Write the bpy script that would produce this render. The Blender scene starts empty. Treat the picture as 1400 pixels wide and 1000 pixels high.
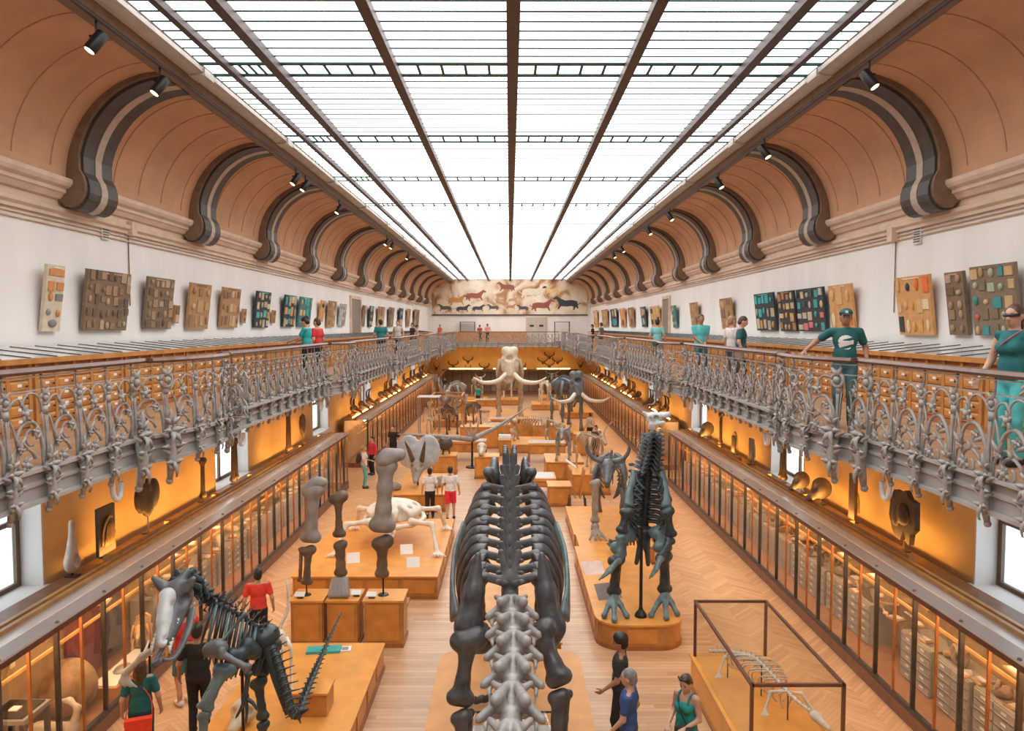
import bpy, math, random
import numpy as np
from mathutils import Vector, Matrix, Euler

random.seed(7)
SC = bpy.context.scene
COL = SC.collection
PI = math.pi

# ------------------------------------------------------------------ camera, world, exposure
EYE = Vector((0.0, 0.0, 6.4))
PITCH, YAW, FPX = math.radians(3.03), math.radians(-0.17), 1000.0
cam_d = bpy.data.cameras.new('camera')
cam_d.sensor_width = 36.0
cam_d.lens = 36.0 * FPX / 1400.0
cam_d.clip_end = 300
cam = bpy.data.objects.new('camera', cam_d)
COL.objects.link(cam)
cam.location = EYE
cam.rotation_euler = (PI / 2 - PITCH, 0, YAW)
SC.camera = cam
CAMR = Euler((PI / 2 - PITCH, 0, YAW)).to_matrix()

world = bpy.data.worlds.new('sky')
SC.world = world
world.use_nodes = True
wb = world.node_tree.nodes['Background']
wb.inputs[0].default_value = (0.80, 0.92, 1.0, 1)
wb.inputs[1].default_value = 3.0
SC.view_settings.view_transform = 'Standard'
SC.view_settings.look = 'None'
SC.view_settings.gamma = 1.0
SC.view_settings.use_curve_mapping = False
SC.view_settings.exposure = 0.08
SKY_PANE = 3.6       # radiance of the backlit ceiling glass
LAMP_WARM = 34.0     # strip lamps on the show-cases


def ray(x, y):
    return CAMR @ Vector(((x - 700) / FPX, -(y - 500) / FPX, -1.0))


def atY(x, y, Y):
    d = ray(x, y)
    return EYE + d * (Y / d.y)


def atZ(x, y, z):
    d = ray(x, y)
    return EYE + d * ((z - EYE.z) / d.z)


def atX(x, y, X):
    d = ray(x, y)
    return EYE + d * (X / d.x)


# ------------------------------------------------------------------ materials
MATS = {}


def _nodes(name):
    m = bpy.data.materials.new(name)
    m.use_nodes = True
    nt = m.node_tree
    return m, nt, nt.nodes['Principled BSDF']


def mat(name, rgb, rough=0.5, metal=0.0, var=0.12, scale=6.0, bump=0.0, stretch=(1, 1, 1), spec=0.5, rgb2=None, detail=3.0):
    if name in MATS:
        return MATS[name]
    m, nt, b = _nodes(name)
    L = nt.links
    tc = nt.nodes.new('ShaderNodeTexCoord')
    mp = nt.nodes.new('ShaderNodeMapping')
    mp.inputs['Scale'].default_value = stretch
    L.new(tc.outputs['Object'], mp.inputs[0])
    nz = nt.nodes.new('ShaderNodeTexNoise')
    nz.inputs['Scale'].default_value = scale
    nz.inputs['Detail'].default_value = detail
    L.new(mp.outputs[0], nz.inputs[0])
    mx = nt.nodes.new('ShaderNodeMix')
    mx.data_type = 'RGBA'
    c2 = rgb2 if rgb2 else tuple(min(1, c * (1 + var)) for c in rgb)
    c1 = tuple(c * (1 - var) for c in rgb)
    mx.inputs[6].default_value = (*c1, 1)
    mx.inputs[7].default_value = (*c2, 1)
    mr = nt.nodes.new('ShaderNodeMapRange')
    mr.inputs[1].default_value = 0.3
    mr.inputs[2].default_value = 0.7
    L.new(nz.outputs[0], mr.inputs[0])
    L.new(mr.outputs[0], mx.inputs[0])
    L.new(mx.outputs[2], b.inputs['Base Color'])
    b.inputs['Roughness'].default_value = rough
    b.inputs['Metallic'].default_value = metal
    b.inputs['Specular IOR Level'].default_value = spec
    if bump:
        bp = nt.nodes.new('ShaderNodeBump')
        bp.inputs['Strength'].default_value = bump
        bp.inputs['Distance'].default_value = 0.02
        L.new(nz.outputs[0], bp.inputs['Height'])
        L.new(bp.outputs[0], b.inputs['Normal'])
    MATS[name] = m
    return m


def emit(name, rgb, strength, var=0.0, scale=2.0):
    if name in MATS:
        return MATS[name]
    m = bpy.data.materials.new(name)
    m.use_nodes = True
    nt = m.node_tree
    nt.nodes.clear()
    o = nt.nodes.new('ShaderNodeOutputMaterial')
    e = nt.nodes.new('ShaderNodeEmission')
    e.inputs[0].default_value = (*rgb, 1)
    e.inputs[1].default_value = strength
    if var:
        tc = nt.nodes.new('ShaderNodeTexCoord')
        nz = nt.nodes.new('ShaderNodeTexNoise')
        nz.inputs['Scale'].default_value = scale
        nz.inputs['Detail'].default_value = 4
        nt.links.new(tc.outputs['Object'], nz.inputs[0])
        mr = nt.nodes.new('ShaderNodeMapRange')
        mr.inputs[1].default_value = 0.3
        mr.inputs[2].default_value = 0.5
        mr.inputs[3].default_value = strength * (1 - var)
        mr.inputs[4].default_value = strength
        nt.links.new(nz.outputs[0], mr.inputs[0])
        nt.links.new(mr.outputs[0], e.inputs[1])
    nt.links.new(e.outputs[0], o.inputs[0])
    MATS[name] = m
    return m


def glass(name, tint=(0.97, 0.98, 0.97), refl=0.08, rough=0.02):
    """thin clear pane: mostly straight through, a little mirror, more at grazing angles"""
    if name in MATS:
        return MATS[name]
    m = bpy.data.materials.new(name)
    m.use_nodes = True
    nt = m.node_tree
    nt.nodes.clear()
    o = nt.nodes.new('ShaderNodeOutputMaterial')
    t = nt.nodes.new('ShaderNodeBsdfTransparent')
    t.inputs[0].default_value = (*tint, 1)
    g = nt.nodes.new('ShaderNodeBsdfGlossy')
    g.inputs['Roughness'].default_value = rough
    lw = nt.nodes.new('ShaderNodeLayerWeight')
    lw.inputs[0].default_value = 0.25
    mr = nt.nodes.new('ShaderNodeMapRange')
    mr.inputs[3].default_value = refl * 0.5
    mr.inputs[4].default_value = min(1, refl * 4)
    nt.links.new(lw.outputs['Fresnel'], mr.inputs[0])
    mx = nt.nodes.new('ShaderNodeMixShader')
    nt.links.new(mr.outputs[0], mx.inputs[0])
    nt.links.new(t.outputs[0], mx.inputs[1])
    nt.links.new(g.outputs[0], mx.inputs[2])
    nt.links.new(mx.outputs[0], o.inputs[0])
    MATS[name] = m
    return m


def wood(name, rgb, rough=0.4, var=0.18, stretch=(1, 1, 1), scale=5.0):
    return mat(name, rgb, rough, 0, var, scale, 0.05, stretch, 0.5, detail=5)


# ------------------------------------------------------------------ mesh building
class MB:
    def __init__(s):
        s.v, s.f = [], []

    def add(s, vs, fs):
        o = len(s.v)
        s.v.extend([tuple(p) for p in vs])
        s.f.extend([tuple(i + o for i in q) for q in fs])
        return s

    def box(s, x0, x1, y0, y1, z0, z1):
        vs = [(x, y, z) for x in (x0, x1) for y in (y0, y1) for z in (z0, z1)]
        return s.add(vs, [(0, 1, 3, 2), (4, 6, 7, 5), (0, 4, 5, 1), (2, 3, 7, 6), (0, 2, 6, 4), (1, 5, 7, 3)])

    def obox(s, c, size, R=None):
        hx, hy, hz = (q / 2 for q in size)
        vs = [Vector((x, y, z)) for x in (-hx, hx) for y in (-hy, hy) for z in (-hz, hz)]
        c = Vector(c)
        vs = [c + (R @ p if R is not None else p) for p in vs]
        return s.add(vs, [(0, 1, 3, 2), (4, 6, 7, 5), (0, 4, 5, 1), (2, 3, 7, 6), (0, 2, 6, 4), (1, 5, 7, 3)])

    def tube(s, path, rad, n=6, flat=1.0, up=None, cap=True):
        P = [Vector(p) for p in path]
        m = len(P)
        if not hasattr(rad, '__len__'):
            rad = [rad] * m
        vs = []
        ref = Vector(up) if up is not None else None
        prev = None
        for i in range(m):
            t = (P[min(i + 1, m - 1)] - P[max(i - 1, 0)])
            if t.length < 1e-9:
                t = Vector((0, 0, 1))
            t.normalize()
            if ref is not None:
                a = ref - t * ref.dot(t)
                if a.length < 1e-4:
                    a = t.orthogonal()
            elif prev is None:
                a = t.orthogonal()
            else:
                a = prev - t * prev.dot(t)
                if a.length < 1e-6:
                    a = t.orthogonal()
            a.normalize()
            prev = a
            b = t.cross(a)
            for k in range(n):
                an = 2 * PI * k / n
                vs.append(P[i] + a * (math.cos(an) * rad[i]) + b * (math.sin(an) * rad[i] * flat))
        fs = []
        for i in range(m - 1):
            for k in range(n):
                k2 = (k + 1) % n
                fs.append((i * n + k, i * n + k2, (i + 1) * n + k2, (i + 1) * n + k))
        if cap:
            fs.append(tuple(range(n))[::-1])
            fs.append(tuple((m - 1) * n + k for k in range(n)))
        return s.add(vs, fs)

    def prism(s, poly, axis, lo, hi):
        """extrude a 2-D polygon; axis 'x': poly=(y,z); 'y': poly=(x,z); 'z': poly=(x,y)"""
        n = len(poly)
        mk = {'x': lambda p, t: (t, p[0], p[1]), 'y': lambda p, t: (p[0], t, p[1]), 'z': lambda p, t: (p[0], p[1], t)}[axis]
        vs = [mk(p, lo) for p in poly] + [mk(p, hi) for p in poly]
        fs = [(i, (i + 1) % n, n + (i + 1) % n, n + i) for i in range(n)]
        fs += [tuple(range(n))[::-1], tuple(range(n, 2 * n))]
        return s.add(vs, fs)

    def lathe(s, prof, n=16, c=(0, 0, 0)):
        vs = []
        for r, z in prof:
            for k in range(n):
                a = 2 * PI * k / n
                vs.append((c[0] + r * math.cos(a), c[1] + r * math.sin(a), c[2] + z))
        fs = []
        for i in range(len(prof) - 1):
            for k in range(n):
                k2 = (k + 1) % n
                fs.append((i * n + k, i * n + k2, (i + 1) * n + k2, (i + 1) * n + k))
        fs.append(tuple(range(n))[::-1])
        fs.append(tuple((len(prof) - 1) * n + k for k in range(n)))
        return s.add(vs, fs)

    def sph(s, c, r, n=8, R=None):
        if not hasattr(r, '__len__'):
            r = (r, r, r)
        c = Vector(c)
        vs, rows = [], max(4, n // 2 + 1)
        for i in range(1, rows):
            th = PI * i / rows
            for k in range(n):
                a = 2 * PI * k / n
                p = Vector((r[0] * math.sin(th) * math.cos(a), r[1] * math.sin(th) * math.sin(a), r[2] * math.cos(th)))
                vs.append(c + (R @ p if R is not None else p))
        top = Vector((0, 0, r[2]))
        vs.append(c + (R @ top if R is not None else top))
        vs.append(c - (R @ top if R is not None else top))
        fs = []
        for i in range(rows - 2):
            for k in range(n):
                k2 = (k + 1) % n
                fs.append((i * n + k, (i + 1) * n + k, (i + 1) * n + k2, i * n + k2))
        T, B = len(vs) - 2, len(vs) - 1
        for k in range(n):
            k2 = (k + 1) % n
            fs.append((T, k, k2))
            fs.append((B, (rows - 2) * n + k2, (rows - 2) * n + k))
        return s.add(vs, fs)

    def leaf(s, a, b, w, lift, up=(0, 0, 1), thick=0.012, n=4):
        """pointed cupped leaf from a to b"""
        a, b = Vector(a), Vector(b)
        t = (b - a)
        side = t.cross(Vector(up))
        if side.length < 1e-6:
            side = t.orthogonal()
        side.normalize()
        nn = side.cross(t).normalized()
        vs = []
        for i in range(n + 1):
            u = i / n
            ww = w * math.sin(PI * (0.12 + 0.88 * u) ** 0.8) if i < n else 0.002
            c = a + t * u + nn * (lift * math.sin(PI * u))
            vs += [c - side * ww - nn * (0.35 * ww), c + nn * thick, c + side * ww - nn * (0.35 * ww), c - nn * thick]
        fs = []
        for i in range(n):
            for k in range(4):
                k2 = (k + 1) % 4
                fs.append((i * 4 + k, i * 4 + k2, (i + 1) * 4 + k2, (i + 1) * 4 + k))
        fs.append((0, 1, 2, 3)[::-1])
        fs.append(tuple(n * 4 + k for k in range(4)))
        return s.add(vs, fs)

    def xf(s, M):
        s.v = [tuple(M @ Vector(p)) for p in s.v]
        return s

    def mesh(s, name, m=None, smooth=False):
        me = bpy.data.meshes.new(name)
        me.from_pydata(s.v, [], s.f)
        me.update()
        if smooth:
            me.polygons.foreach_set('use_smooth', [True] * len(me.polygons))
        if m is not None:
            me.materials.append(m)
        return me

    def build(s, name, m=None, parent=None, smooth=False, world=False):
        return put(name, s.mesh(name, m, smooth), parent, world=world)


def put(name, me, parent=None, loc=None, rot=None, scale=None, world=False):
    o = bpy.data.objects.new(name, me)
    COL.objects.link(o)
    if loc is not None:
        o.location = loc
    if rot is not None:
        o.rotation_euler = rot
    if scale is not None:
        o.scale = scale
    if parent is not None:
        o.parent = parent
        if world:
            o.matrix_parent_inverse = (Matrix.Translation(parent.location) @ parent.rotation_euler.to_matrix().to_4x4()).inverted()
    return o


def tag(o, label=None, cat=None, group=None, kind=None):
    if label:
        o['label'] = label
    if cat:
        o['category'] = cat
    if group:
        o['group'] = group
    if kind:
        o['kind'] = kind
    return o


def empty(name, loc=(0, 0, 0), rz=0.0, label=None, cat=None, group=None, kind=None):
    o = bpy.data.objects.new(name, None)
    o.empty_display_size = 0.1
    COL.objects.link(o)
    o.location = loc
    o.rotation_euler = (0, 0, rz)
    return tag(o, label, cat, group, kind)


def copy_tree(o, parent=None):
    c = o.copy()
    COL.objects.link(c)
    if parent is not None:
        c.parent = parent
    for ch in list(o.children):
        copy_tree(ch, c)
    return c


def bez(pts, n=12):
    """Catmull-Rom through points"""
    P = [Vector(p) for p in pts]
    out = []
    m = len(P)
    for i in range(m - 1):
        p0, p1, p2, p3 = P[max(i - 1, 0)], P[i], P[i + 1], P[min(i + 2, m - 1)]
        k = max(2, n // (m - 1))
        for j in range(k):
            t = j / k
            out.append(0.5 * ((2 * p1) + (p2 - p0) * t + (2 * p0 - 5 * p1 + 4 * p2 - p3) * t * t + (3 * p1 - p0 - 3 * p2 + p3) * t ** 3))
    out.append(P[-1])
    return out


def lerp(a, b, t):
    return a + (b - a) * t


def rlist(vals, n):
    """resample a short list of radii to n values"""
    out = []
    for i in range(n):
        u = i / (n - 1) * (len(vals) - 1)
        k = min(int(u), len(vals) - 2)
        out.append(lerp(vals[k], vals[k + 1], u - k))
    return out


# ------------------------------------------------------------------ organic shapes: blended capsules and ellipsoids, surface nets
def sdf_data(prims, h, k=0.03, clip=None):
    """prims: ('c',a,b,ra,rb) tapered capsule | ('e',c,(rx,ry,rz)[,R]) ellipsoid | ('-',...) carve. clip: list of (point, normal) kept where (p-point).n<0"""
    lo = np.full(3, 1e9)
    hi = np.full(3, -1e9)
    for p in prims:
        if p[0] == '-':
            continue
        if p[0] == 'c':
            for q, r in ((p[1], p[3]), (p[2], p[4])):
                lo = np.minimum(lo, np.array(q) - r)
                hi = np.maximum(hi, np.array(q) + r)
        else:
            r = max(p[2])
            lo = np.minimum(lo, np.array(p[1]) - r)
            hi = np.maximum(hi, np.array(p[1]) + r)
    lo -= 2.5 * h + k * 0.5
    hi += 2.5 * h + k * 0.5
    n = np.maximum(4, np.ceil((hi - lo) / h).astype(int) + 1)
    ax = [lo[i] + h * np.arange(n[i]) for i in range(3)]
    F = np.full(n, 1.0)
    for p in prims:
        neg = p[0] == '-'
        q = p[1:] if neg else p
        if q[0] == 'c':
            a, b, ra, rb = np.array(q[1], float), np.array(q[2], float), q[3], q[4]
            bl, bh = np.minimum(a, b) - max(ra, rb), np.maximum(a, b) + max(ra, rb)
        else:
            c = np.array(q[1], float)
            bl, bh = c - max(q[2]), c + max(q[2])
        mrg = k * 2 + 3 * h
        i0 = np.clip(np.floor((bl - mrg - lo) / h).astype(int), 0, n - 1)
        i1 = np.clip(np.ceil((bh + mrg - lo) / h).astype(int) + 1, 1, n)
        X = ax[0][i0[0]:i1[0], None, None]
        Y = ax[1][None, i0[1]:i1[1], None]
        Z = ax[2][None, None, i0[2]:i1[2]]
        if q[0] == 'c':
            ba = b - a
            L2 = max(1e-12, float(ba @ ba))
            t = np.clip(((X - a[0]) * ba[0] + (Y - a[1]) * ba[1] + (Z - a[2]) * ba[2]) / L2, 0, 1)
            d = np.sqrt((X - a[0] - t * ba[0]) ** 2 + (Y - a[1] - t * ba[1]) ** 2 + (Z - a[2] - t * ba[2]) ** 2) - (ra + (rb - ra) * t)
        else:
            dx, dy, dz = X - c[0], Y - c[1], Z - c[2]
            if len(q) > 3 and q[3] is not None:
                R = np.array(q[3])
                dx, dy, dz = (R[0, 0] * dx + R[1, 0] * dy + R[2, 0] * dz, R[0, 1] * dx + R[1, 1] * dy + R[2, 1] * dz, R[0, 2] * dx + R[1, 2] * dy + R[2, 2] * dz)
            r = q[2]
            k0 = np.sqrt((dx / r[0]) ** 2 + (dy / r[1]) ** 2 + (dz / r[2]) ** 2)
            k1 = np.sqrt((dx / r[0] ** 2) ** 2 + (dy / r[1] ** 2) ** 2 + (dz / r[2] ** 2) ** 2)
            d = k0 * (k0 - 1) / np.maximum(k1, 1e-9)
            d = np.where(k0 < 1e-4, -min(r), d)
        S = F[i0[0]:i1[0], i0[1]:i1[1], i0[2]:i1[2]]
        if neg:
            kk = k * 0.5
            hh = np.clip(0.5 - 0.5 * (S + d) / kk, 0, 1)
            S[...] = S * (1 - hh) + (-d) * hh + kk * hh * (1 - hh)
        else:
            hh = np.clip(0.5 + 0.5 * (S - d) / k, 0, 1)
            S[...] = S * (1 - hh) + d * hh - k * hh * (1 - hh)
    if clip:
        for pt, nr in clip:
            pt = np.array(pt, float)
            nr = np.array(nr, float)
            d = (ax[0][:, None, None] - pt[0]) * nr[0] + (ax[1][None, :, None] - pt[1]) * nr[1] + (ax[2][None, None, :] - pt[2]) * nr[2]
            F = np.maximum(F, d)
    return surface_nets(F, lo, h)


def surface_nets(F, lo, h):
    n = np.array(F.shape)
    ins = F < 0
    cs = np.zeros(n - 1, int)
    for dx in (0, 1):
        for dy in (0, 1):
            for dz in (0, 1):
                cs += ins[dx:n[0] - 1 + dx, dy:n[1] - 1 + dy, dz:n[2] - 1 + dz]
    act = (cs > 0) & (cs < 8)
    idx = np.full(n - 1, -1, int)
    I = np.argwhere(act)
    idx[act] = np.arange(len(I))
    acc = np.zeros((len(I), 3))
    cnt = np.zeros(len(I))
    corners = [(dx, dy, dz) for dx in (0, 1) for dy in (0, 1) for dz in (0, 1)]
    for c in corners:
        for axs in range(3):
            if c[axs] == 0:
                e = list(c)
                e[axs] = 1
                fa = F[I[:, 0] + c[0], I[:, 1] + c[1], I[:, 2] + c[2]]
                fb = F[I[:, 0] + e[0], I[:, 1] + e[1], I[:, 2] + e[2]]
                x = (fa < 0) != (fb < 0)
                t = np.where(x, fa / np.where(np.abs(fa - fb) < 1e-12, 1, fa - fb), 0)
                p = np.zeros((len(I), 3)) + np.array(c)
                p[:, axs] += t
                acc += np.where(x[:, None], p, 0)
                cnt += x
    V = lo + h * (I + acc / np.maximum(cnt, 1)[:, None])
    Q = []
    for axs in range(3):
        o1, o2 = [(1, 2), (2, 0), (0, 1)][axs]
        sl_a = [slice(None)] * 3
        sl_b = [slice(None)] * 3
        sl_a[axs] = slice(0, n[axs] - 1)
        sl_b[axs] = slice(1, n[axs])
        x = ins[tuple(sl_a)] != ins[tuple(sl_b)]
        E = np.argwhere(x)
        E = E[(E[:, o1] > 0) & (E[:, o2] > 0) & (E[:, o1] < n[o1] - 1) & (E[:, o2] < n[o2] - 1)]
        if not len(E):
            continue
        inside = ins[E[:, 0], E[:, 1], E[:, 2]]
        q = []
        for a, b in ((1, 1), (0, 1), (0, 0), (1, 0)):
            G = E.copy()
            G[:, o1] -= a
            G[:, o2] -= b
            q.append(idx[G[:, 0], G[:, 1], G[:, 2]])
        q = np.stack(q, 1)
        q[~inside] = q[~inside][:, ::-1]
        Q.append(q)
    Q = np.concatenate(Q) if Q else np.zeros((0, 4), int)
    return V, Q


def np_mesh(name, V, Q, m=None, smooth=True):
    me = bpy.data.meshes.new(name)
    me.from_pydata(V.tolist(), [], Q.tolist())
    if smooth:
        me.polygons.foreach_set('use_smooth', [True] * len(me.polygons))
    me.update()
    if m is not None:
        me.materials.append(m)
    return me


def blob(name, prims, h, k, m, parent=None, clip=None, world=False):
    V, Q = sdf_data(prims, h, k, clip)
    return put(name, np_mesh(name, V, Q, m), parent, world=world)
# ------------------------------------------------------------------ the hall: constants
XW = 7.9             # side walls
GZ = 4.9             # gallery floor
XL, XR = -4.9, 4.7   # balcony edges
BAY, Y0, YEND, YGAL = 4.85, 13.4, 71.6, 65.8
ZS, XS0, XS1 = 11.0, -5.42, 5.46   # ceiling glass
PIERS = [10.97 + 9.7 * k for k in range(-1, 6)]


def mirror(pts, s):
    return [(x * s, z) for x, z in pts][::(1 if s > 0 else -1)]


def sweep(mb, path, prof):
    """sweep a closed profile [(offset to the left of travel, z)] along a plan path [(x,y)]"""
    n, m = len(prof), len(path)
    vs = []
    for i in range(m):
        a = Vector(path[max(i - 1, 0)])
        b = Vector(path[min(i + 1, m - 1)])
        t = (b - a).normalized()
        nl = Vector((-t.y, t.x))
        if 0 < i < m - 1:
            t1 = (Vector(path[i]) - a).normalized()
            c = max(0.4, t1.dot(t))
            nl = nl / c
        for o, z in prof:
            p = Vector(path[i]) + nl * o
            vs.append((p.x, p.y, z))
    fs = []
    for i in range(m - 1):
        for k in range(n):
            k2 = (k + 1) % n
            fs.append((i * n + k, i * n + k2, (i + 1) * n + k2, (i + 1) * n + k))
    fs.append(tuple(range(n))[::-1])
    fs.append(tuple((m - 1) * n + k for k in range(n)))
    return mb.add(vs, fs)


# ------------------------------------------------------------------ floor: parquet boards, herringbone lanes beside the cases
def floor_material():
    m, nt, b = _nodes('oak_parquet')
    N, L = nt.nodes, nt.links

    def math_(op, a, bb=None, c=None):
        q = N.new('ShaderNodeMath')
        q.operation = op
        for i, v in enumerate((a, bb, c)):
            if v is None:
                continue
            if isinstance(v, (int, float)):
                q.inputs[i].default_value = v
            else:
                L.new(v, q.inputs[i])
        return q.outputs[0]
    tc = N.new('ShaderNodeTexCoord')
    sp = N.new('ShaderNodeSeparateXYZ')
    L.new(tc.outputs['Object'], sp.inputs[0])
    X, Y = sp.outputs[0], sp.outputs[1]
    ax = math_('ABSOLUTE', X)
    lane = math_('GREATER_THAN', ax, 4.1)
    tri = math_('PINGPONG', ax, 0.55)
    v = math_('ADD', Y, math_('MULTIPLY', math_('MULTIPLY', tri, 1.0), lane))
    row = math_('FLOOR', math_('DIVIDE', v, 0.115))
    fr = math_('FRACT', math_('DIVIDE', v, 0.115))
    seg_c = math_('FLOOR', math_('ADD', math_('DIVIDE', X, 1.6), math_('MULTIPLY', row, 0.37)))
    seg_l = math_('FLOOR', math_('DIVIDE', ax, 0.55))
    mixs = math_('ADD', math_('MULTIPLY', seg_c, math_('SUBTRACT', 1, lane)), math_('MULTIPLY', seg_l, lane))
    cv = N.new('ShaderNodeCombineXYZ')
    L.new(row, cv.inputs[0])
    L.new(mixs, cv.inputs[1])
    wn = N.new('ShaderNodeTexWhiteNoise')
    L.new(cv.outputs[0], wn.inputs[0])
    mp = N.new('ShaderNodeMapping')
    mp.inputs['Scale'].default_value = (1.2, 9, 1)
    L.new(tc.outputs['Object'], mp.inputs[0])
    nz = N.new('ShaderNodeTexNoise')
    nz.inputs['Scale'].default_value = 1.6
    nz.inputs['Detail'].default_value = 5
    L.new(mp.outputs[0], nz.inputs[0])
    fac = math_('ADD', math_('MULTIPLY', wn.outputs[0], 0.6), math_('MULTIPLY', nz.outputs[0], 0.5))
    rp = N.new('ShaderNodeValToRGB')
    rp.color_ramp.elements[0].color = (0.44, 0.235, 0.115, 1)
    rp.color_ramp.elements[1].color = (0.70, 0.445, 0.26, 1)
    L.new(fac, rp.inputs[0])
    gap = math_('LESS_THAN', fr, 0.07)
    dk = N.new('ShaderNodeMix')
    dk.data_type = 'RGBA'
    dk.inputs[7].default_value = (0.20, 0.085, 0.03, 1)
    L.new(rp.outputs[0], dk.inputs[6])
    L.new(math_('MULTIPLY', gap, 0.55), dk.inputs[0])
    L.new(dk.outputs[2], b.inputs['Base Color'])
    b.inputs['Roughness'].default_value = 0.33
    return m


tag(MB().box(-XW, XW, -4, YEND, -0.1, 0).build('floor', floor_material()), kind='structure')

M_WHITE = mat('white_wall_paint', (0.80, 0.77, 0.745), 0.7, var=0.05, scale=1.2, stretch=(1, 1, 0.25), bump=0.02)
M_YELLOW = mat('ochre_wall_paint', (0.78, 0.55, 0.28), 0.7, var=0.07, scale=1.5)
M_COVE = mat('tan_cove_plaster', (0.56, 0.315, 0.175), 0.75, var=0.10, scale=1.3, bump=0.05)
M_CORN = mat('cream_cornice', (0.66, 0.485, 0.37), 0.7, var=0.10, scale=3.0)
M_RIB = mat('dark_bronze_rib', (0.060, 0.047, 0.040), 0.5, var=0.25, scale=5)
M_RIBST = mat('rib_pale_strip', (0.46, 0.36, 0.29), 0.6, var=0.1)
M_GIRD = mat('grey_painted_girder', (0.50, 0.47, 0.44), 0.5, var=0.10, scale=3)
M_GIRDB = mat('brown_girder_edge', (0.20, 0.125, 0.08), 0.55, var=0.15)
M_MULL = mat('dark_skylight_steel', (0.060, 0.036, 0.034), 0.5, var=0.2)
M_TEAL = mat('teal_glazing_bar', (0.01, 0.10, 0.11), 0.5, var=0.2)
M_IRON = mat('grey_cast_iron', (0.36, 0.335, 0.315), 0.5, var=0.18, scale=14, bump=0.15)
M_IRONP = mat('grey_fascia_paint', (0.40, 0.38, 0.365), 0.5, var=0.08, scale=4)
M_RAIL = mat('brown_handrail', (0.13, 0.055, 0.04), 0.35, var=0.2)
M_SOFF = mat('gallery_soffit', (0.46, 0.33, 0.22), 0.7, var=0.1)
M_PANE = emit('backlit_ceiling_glass', (1.0, 0.985, 0.955), SKY_PANE, var=0.12, scale=0.8)
M_CLEAR = glass('clear_glass')
M_GALF = wood('gallery_boards', (0.42, 0.24, 0.13), 0.5)

# ------------------------------------------------------------------ side walls with windows below the gallery
nwin = 2
for s, nm in ((-1, 'wall_left'), (1, 'wall_right')):
    root = empty(nm, (s * XW, 0, 0), kind='structure')
    up = MB()
    up.box(min(s * XW, s * (XW + .5)), max(s * XW, s * (XW + .5)), -4, YEND, GZ - 0.3, 11.6)
    up.build('upper_wall', M_WHITE, root, world=True)
    lo = MB()
    xs = sorted((s * XW, s * (XW + .5)))
    ys = [-4.0]
    for yc in PIERS:
        ys += [yc - 1.25, yc + 1.25]
    ys.append(YEND)
    for i in range(0, len(ys) - 1, 2):
        lo.box(*xs, ys[i], ys[i + 1], 0, GZ - 0.3)
    for yc in PIERS:
        lo.box(*xs, yc - 1.25, yc + 1.25, 0, 2.0)
        lo.box(*xs, yc - 1.25, yc + 1.25, 4.4, GZ - 0.3)
    lo.build('lower_wall', M_YELLOW, root, world=True)
    for yc in PIERS:
        w = empty('window_%d' % nwin, (s * (XW + .3), yc, 2.0), kind='structure')
        nwin += 1
        a, bb = sorted((s * (XW - .01), s * (XW + .5)))
        rv = MB()
        rv.box(a, bb, yc - 1.25, yc - 1.21, 2.0, 4.4)
        rv.box(a, bb, yc + 1.21, yc + 1.25, 2.0, 4.4)
        rv.box(a, bb, yc - 1.21, yc + 1.21, 4.36, 4.4)
        rv.build('window_reveal', M_WHITE, w, world=True)
        c, d = sorted((s * (XW - .10), s * (XW + .5)))
        MB().box(c, d, yc - 1.3, yc + 1.3, 1.93, 2.03).build('window_sill', M_WHITE, w, world=True)
        fr = MB()
        e, f = sorted((s * (XW + .36), s * (XW + .42)))
        for yy in (-1.21, -0.05, 1.11):
            fr.box(e, f, yc + yy, yc + yy + 0.10, 2.03, 4.36)
        for zz in (2.03, 3.1, 4.28):
            fr.box(e, f, yc - 1.11, yc + 1.11, zz, zz + 0.08)
        fr.build('window_frame', mat('brown_window_frame', (0.16, 0.10, 0.07), 0.5), w, world=True)
        for yy in (-1.11, 0.05):
            for za, zb in ((2.11, 3.1), (3.18, 4.28)):
                g = s * (XW + .39)
                MB().box(g - .004, g + .004, yc + yy, yc + yy + 1.06, za, zb).build('pane', M_CLEAR, w, world=True)

# end wall, back wall, roof over everything
ew = empty('wall_end', (0, YEND, 0), kind='structure')
MB().box(-XW - .5, XW + .5, YEND, YEND + .4, GZ - 0.3, 11.6).build('upper_wall', M_WHITE, ew, world=True)
MB().box(-XW - .5, XW + .5, YEND, YEND + .4, 0, GZ - 0.3).build('lower_wall', M_YELLOW, ew, world=True)
tag(MB().box(-XW - .5, XW + .5, -4.4, -4, 0, 11.6).build('wall_back', M_WHITE), kind='structure')
tag(MB().box(-XW - .5, XW + .5, -4.4, YEND + .4, 11.62, 11.75).build('ceiling', mat('roof_lining', (0.5, 0.48, 0.45), 0.8)), kind='structure')

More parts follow.
